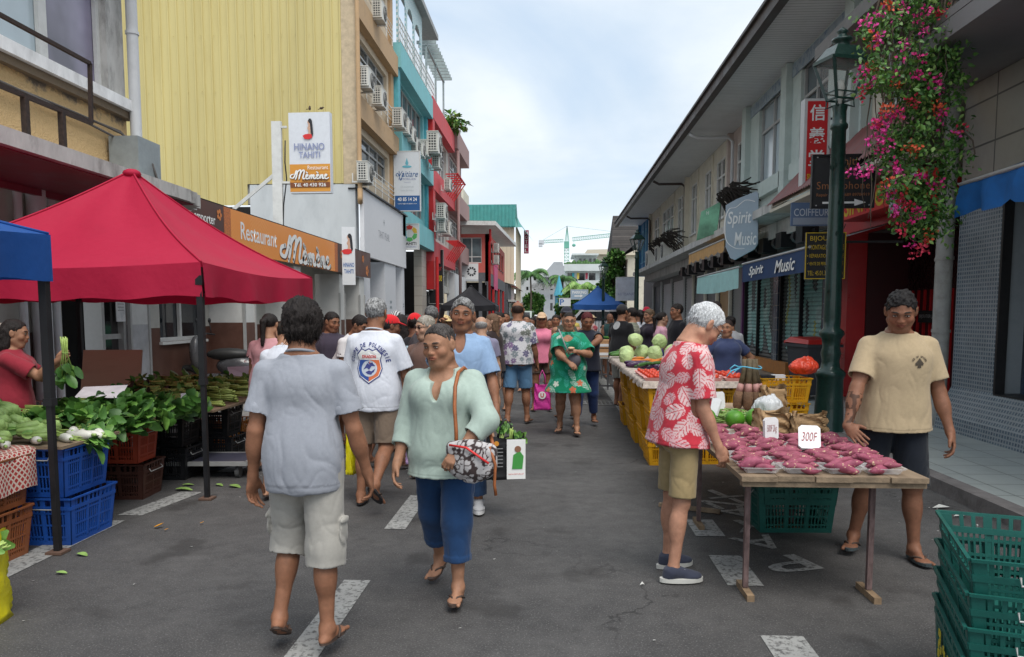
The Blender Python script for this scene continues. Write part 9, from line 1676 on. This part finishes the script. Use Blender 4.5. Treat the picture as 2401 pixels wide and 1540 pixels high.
m35=C(35,1457,709,13.1,-40,'tattooed man in black T-shirt and black cap with a round back print',S1,sh(),(.012,.012,.014),(.28,.28,.25),None,dict(end=1.),w=1.12,cap=dict(col=(.03,.03,.033)),tattoo=[(1,-.3,1,.2),(-1,-.3,1,.2)]);link('print',on_surface(pm(disc(0,0,.07,14)),m35['top'],(-.02,-.1,1.40),(0,-1,0),(0,0,1)),em('print_grey2',(.35,.35,.35)),m35['top'])
def strp(P,Q,N,C_):C_[np.sin(P[:,2]*230)>.2]=(.10,.12,.10);return C_
C(36,1482,719,13.8,60,'man in striped grey green tank top facing the man in the black cap',S2,sh(),(.36,.36,.28),(.10,.12,.10),dict(TK,colf=strp,hem=-.1),None,w=1.1)
C(37,1429,733,19,200,'bald brown man in dark tank top behind the pale squashes',S3,dict(style='ring',col=(.03,.03,.03),ringz=-.01),(.02,.05,.05),(.05,.05,.06),TK,None,w=1.1)
C(38,1409,746,19.8,-120,'woman in tan top bending over the far squash table',S2,dict(style='bun',col=HB),(.40,.28,.20),(.06,.05,.05),TK,None,h=1.62,lean=26,head=(0,15,0),tgtL=(-.2,.4,.55),tgtR=(.1,.42,.55),**FE)
def flor(P,Q,N,C_):C_[vnoise(P,14,2)>.2]=(.40,.08,.10);return C_
C(39,1386,737,22,-60,'woman in straw sun hat and red floral dress by the far tables',S4,lg(),(.50,.32,.30),(.1,.1,.1),dict(colf=flor,hem=-.2),None,cap=dict(col=(.55,.42,.26),style='hat'),**FE)
far=[(1010,741,11.5,5,'shopper in pale yellow behind the tall grey haired man',(.5,.45,.3)),(955,736,12.2,0,'shopper in white beyond the long black hair',(.5,.5,.5)),(893,742,12,175,'shopper in sky blue beyond the dark skinned man',(.2,.35,.5)),(1070,744,12.8,178,'shopper in coral behind the leopard hat',(.5,.15,.12)),(1290,745,17.5,170,'shopper in orange between the pink vest and the olive tank',(.5,.2,.06)),(1198,744,20,0,'shopper in lilac left of the palm print shirt',(.35,.28,.45)),(860,744,13,0,'shopper in beige beyond the team shirt',(.4,.33,.25)),(1092,741,14,0,'shopper in dark blue walking away left of the bald man',(.04,.05,.12)),(1186,730,16,176,'dark haired shopper in grey beyond the palm print shirt',(.25,.25,.26)),(1234,736,15.5,180,'shopper in dark top right of the palm print shirt',(.12,.05,.04)),(1246,742,18,180,'shopper in light blue farther up the road',(.25,.32,.42)),(1255,739,20,5,'shopper in white farther up the middle of the road',(.5,.5,.5)),(1303,736,14.5,178,'shopper with tied black hair behind the pink vest',(.30,.10,.10)),(1222,737,24,0,'distant shopper in black walking away up the road',(.03,.03,.04)),(1208,738,30,180,'distant shopper in red near the left shops',(.4,.05,.05)),(1310,739,26,0,'distant shopper in grey below the parking sign',(.3,.3,.32)),(1063,739,19,0,'distant shopper in green below the black tent',(.05,.2,.12)),(1345,739,27,185,'distant shopper in yellow near the blue tent',(.5,.4,.1)),(1113,738,27,180,'distant shopper in brown on the left of the road',(.2,.12,.08)),(1145,739,33,0,'far shopper in white by the black tent',(.5,.5,.52)),(1100,740,38,180,'farthest shopper in dark grey beneath the black tent',(.08,.08,.09))]
for i,(px,py,Y,f,lab,tc)in enumerate(far):C(100+i,px,py,Y,f,lab,[S1,S2,S3,S4][i%4],[sh(),lg(),pn()][i%3],tc,(.05,.05,.07),None,None,fem=i%2==1)
SC.view_settings.exposure=.62
def split_loose(o):
 me=o.data;n=len(me.vertices);par=list(range(n))
 def f(i):
  while par[i]!=i:par[i]=par[par[i]];i=par[i]
  return i
 for e in me.edges:
  a,c=f(e.vertices[0]),f(e.vertices[1]);par[a]=c
 gr={}
 for p in me.polygons:gr.setdefault(f(p.vertices[0]),[]).append(p)
 if len(gr)<2:return
 for k,ps in enumerate(gr.values()):
  ids=sorted({i for p in ps for i in p.vertices});mp={v:i for i,v in enumerate(ids)};m2_=bpy.data.meshes.new(me.name);m2_.from_pydata([me.vertices[i].co for i in ids],[],[[mp[i]for i in p.vertices]for p in ps])
  for m_ in me.materials:m2_.materials.append(m_)
  if k==0:first=m2_
  else:c=o.copy();c.data=m2_;COL.objects.link(c)
 o.data=first
for o in list(COL.objects):
 if o.type=='MESH' and(o.name.startswith('bracket')and o.parent and o.parent.name.startswith('hanging_sign')):split_loose(o)
 if o.type=='MESH' and o.name.split('.')[0]in('cross_batten','tiled_pier','sign_band_end','shopfront_pillar','fin','chevron_strip','sill_panel'):split_loose(o)
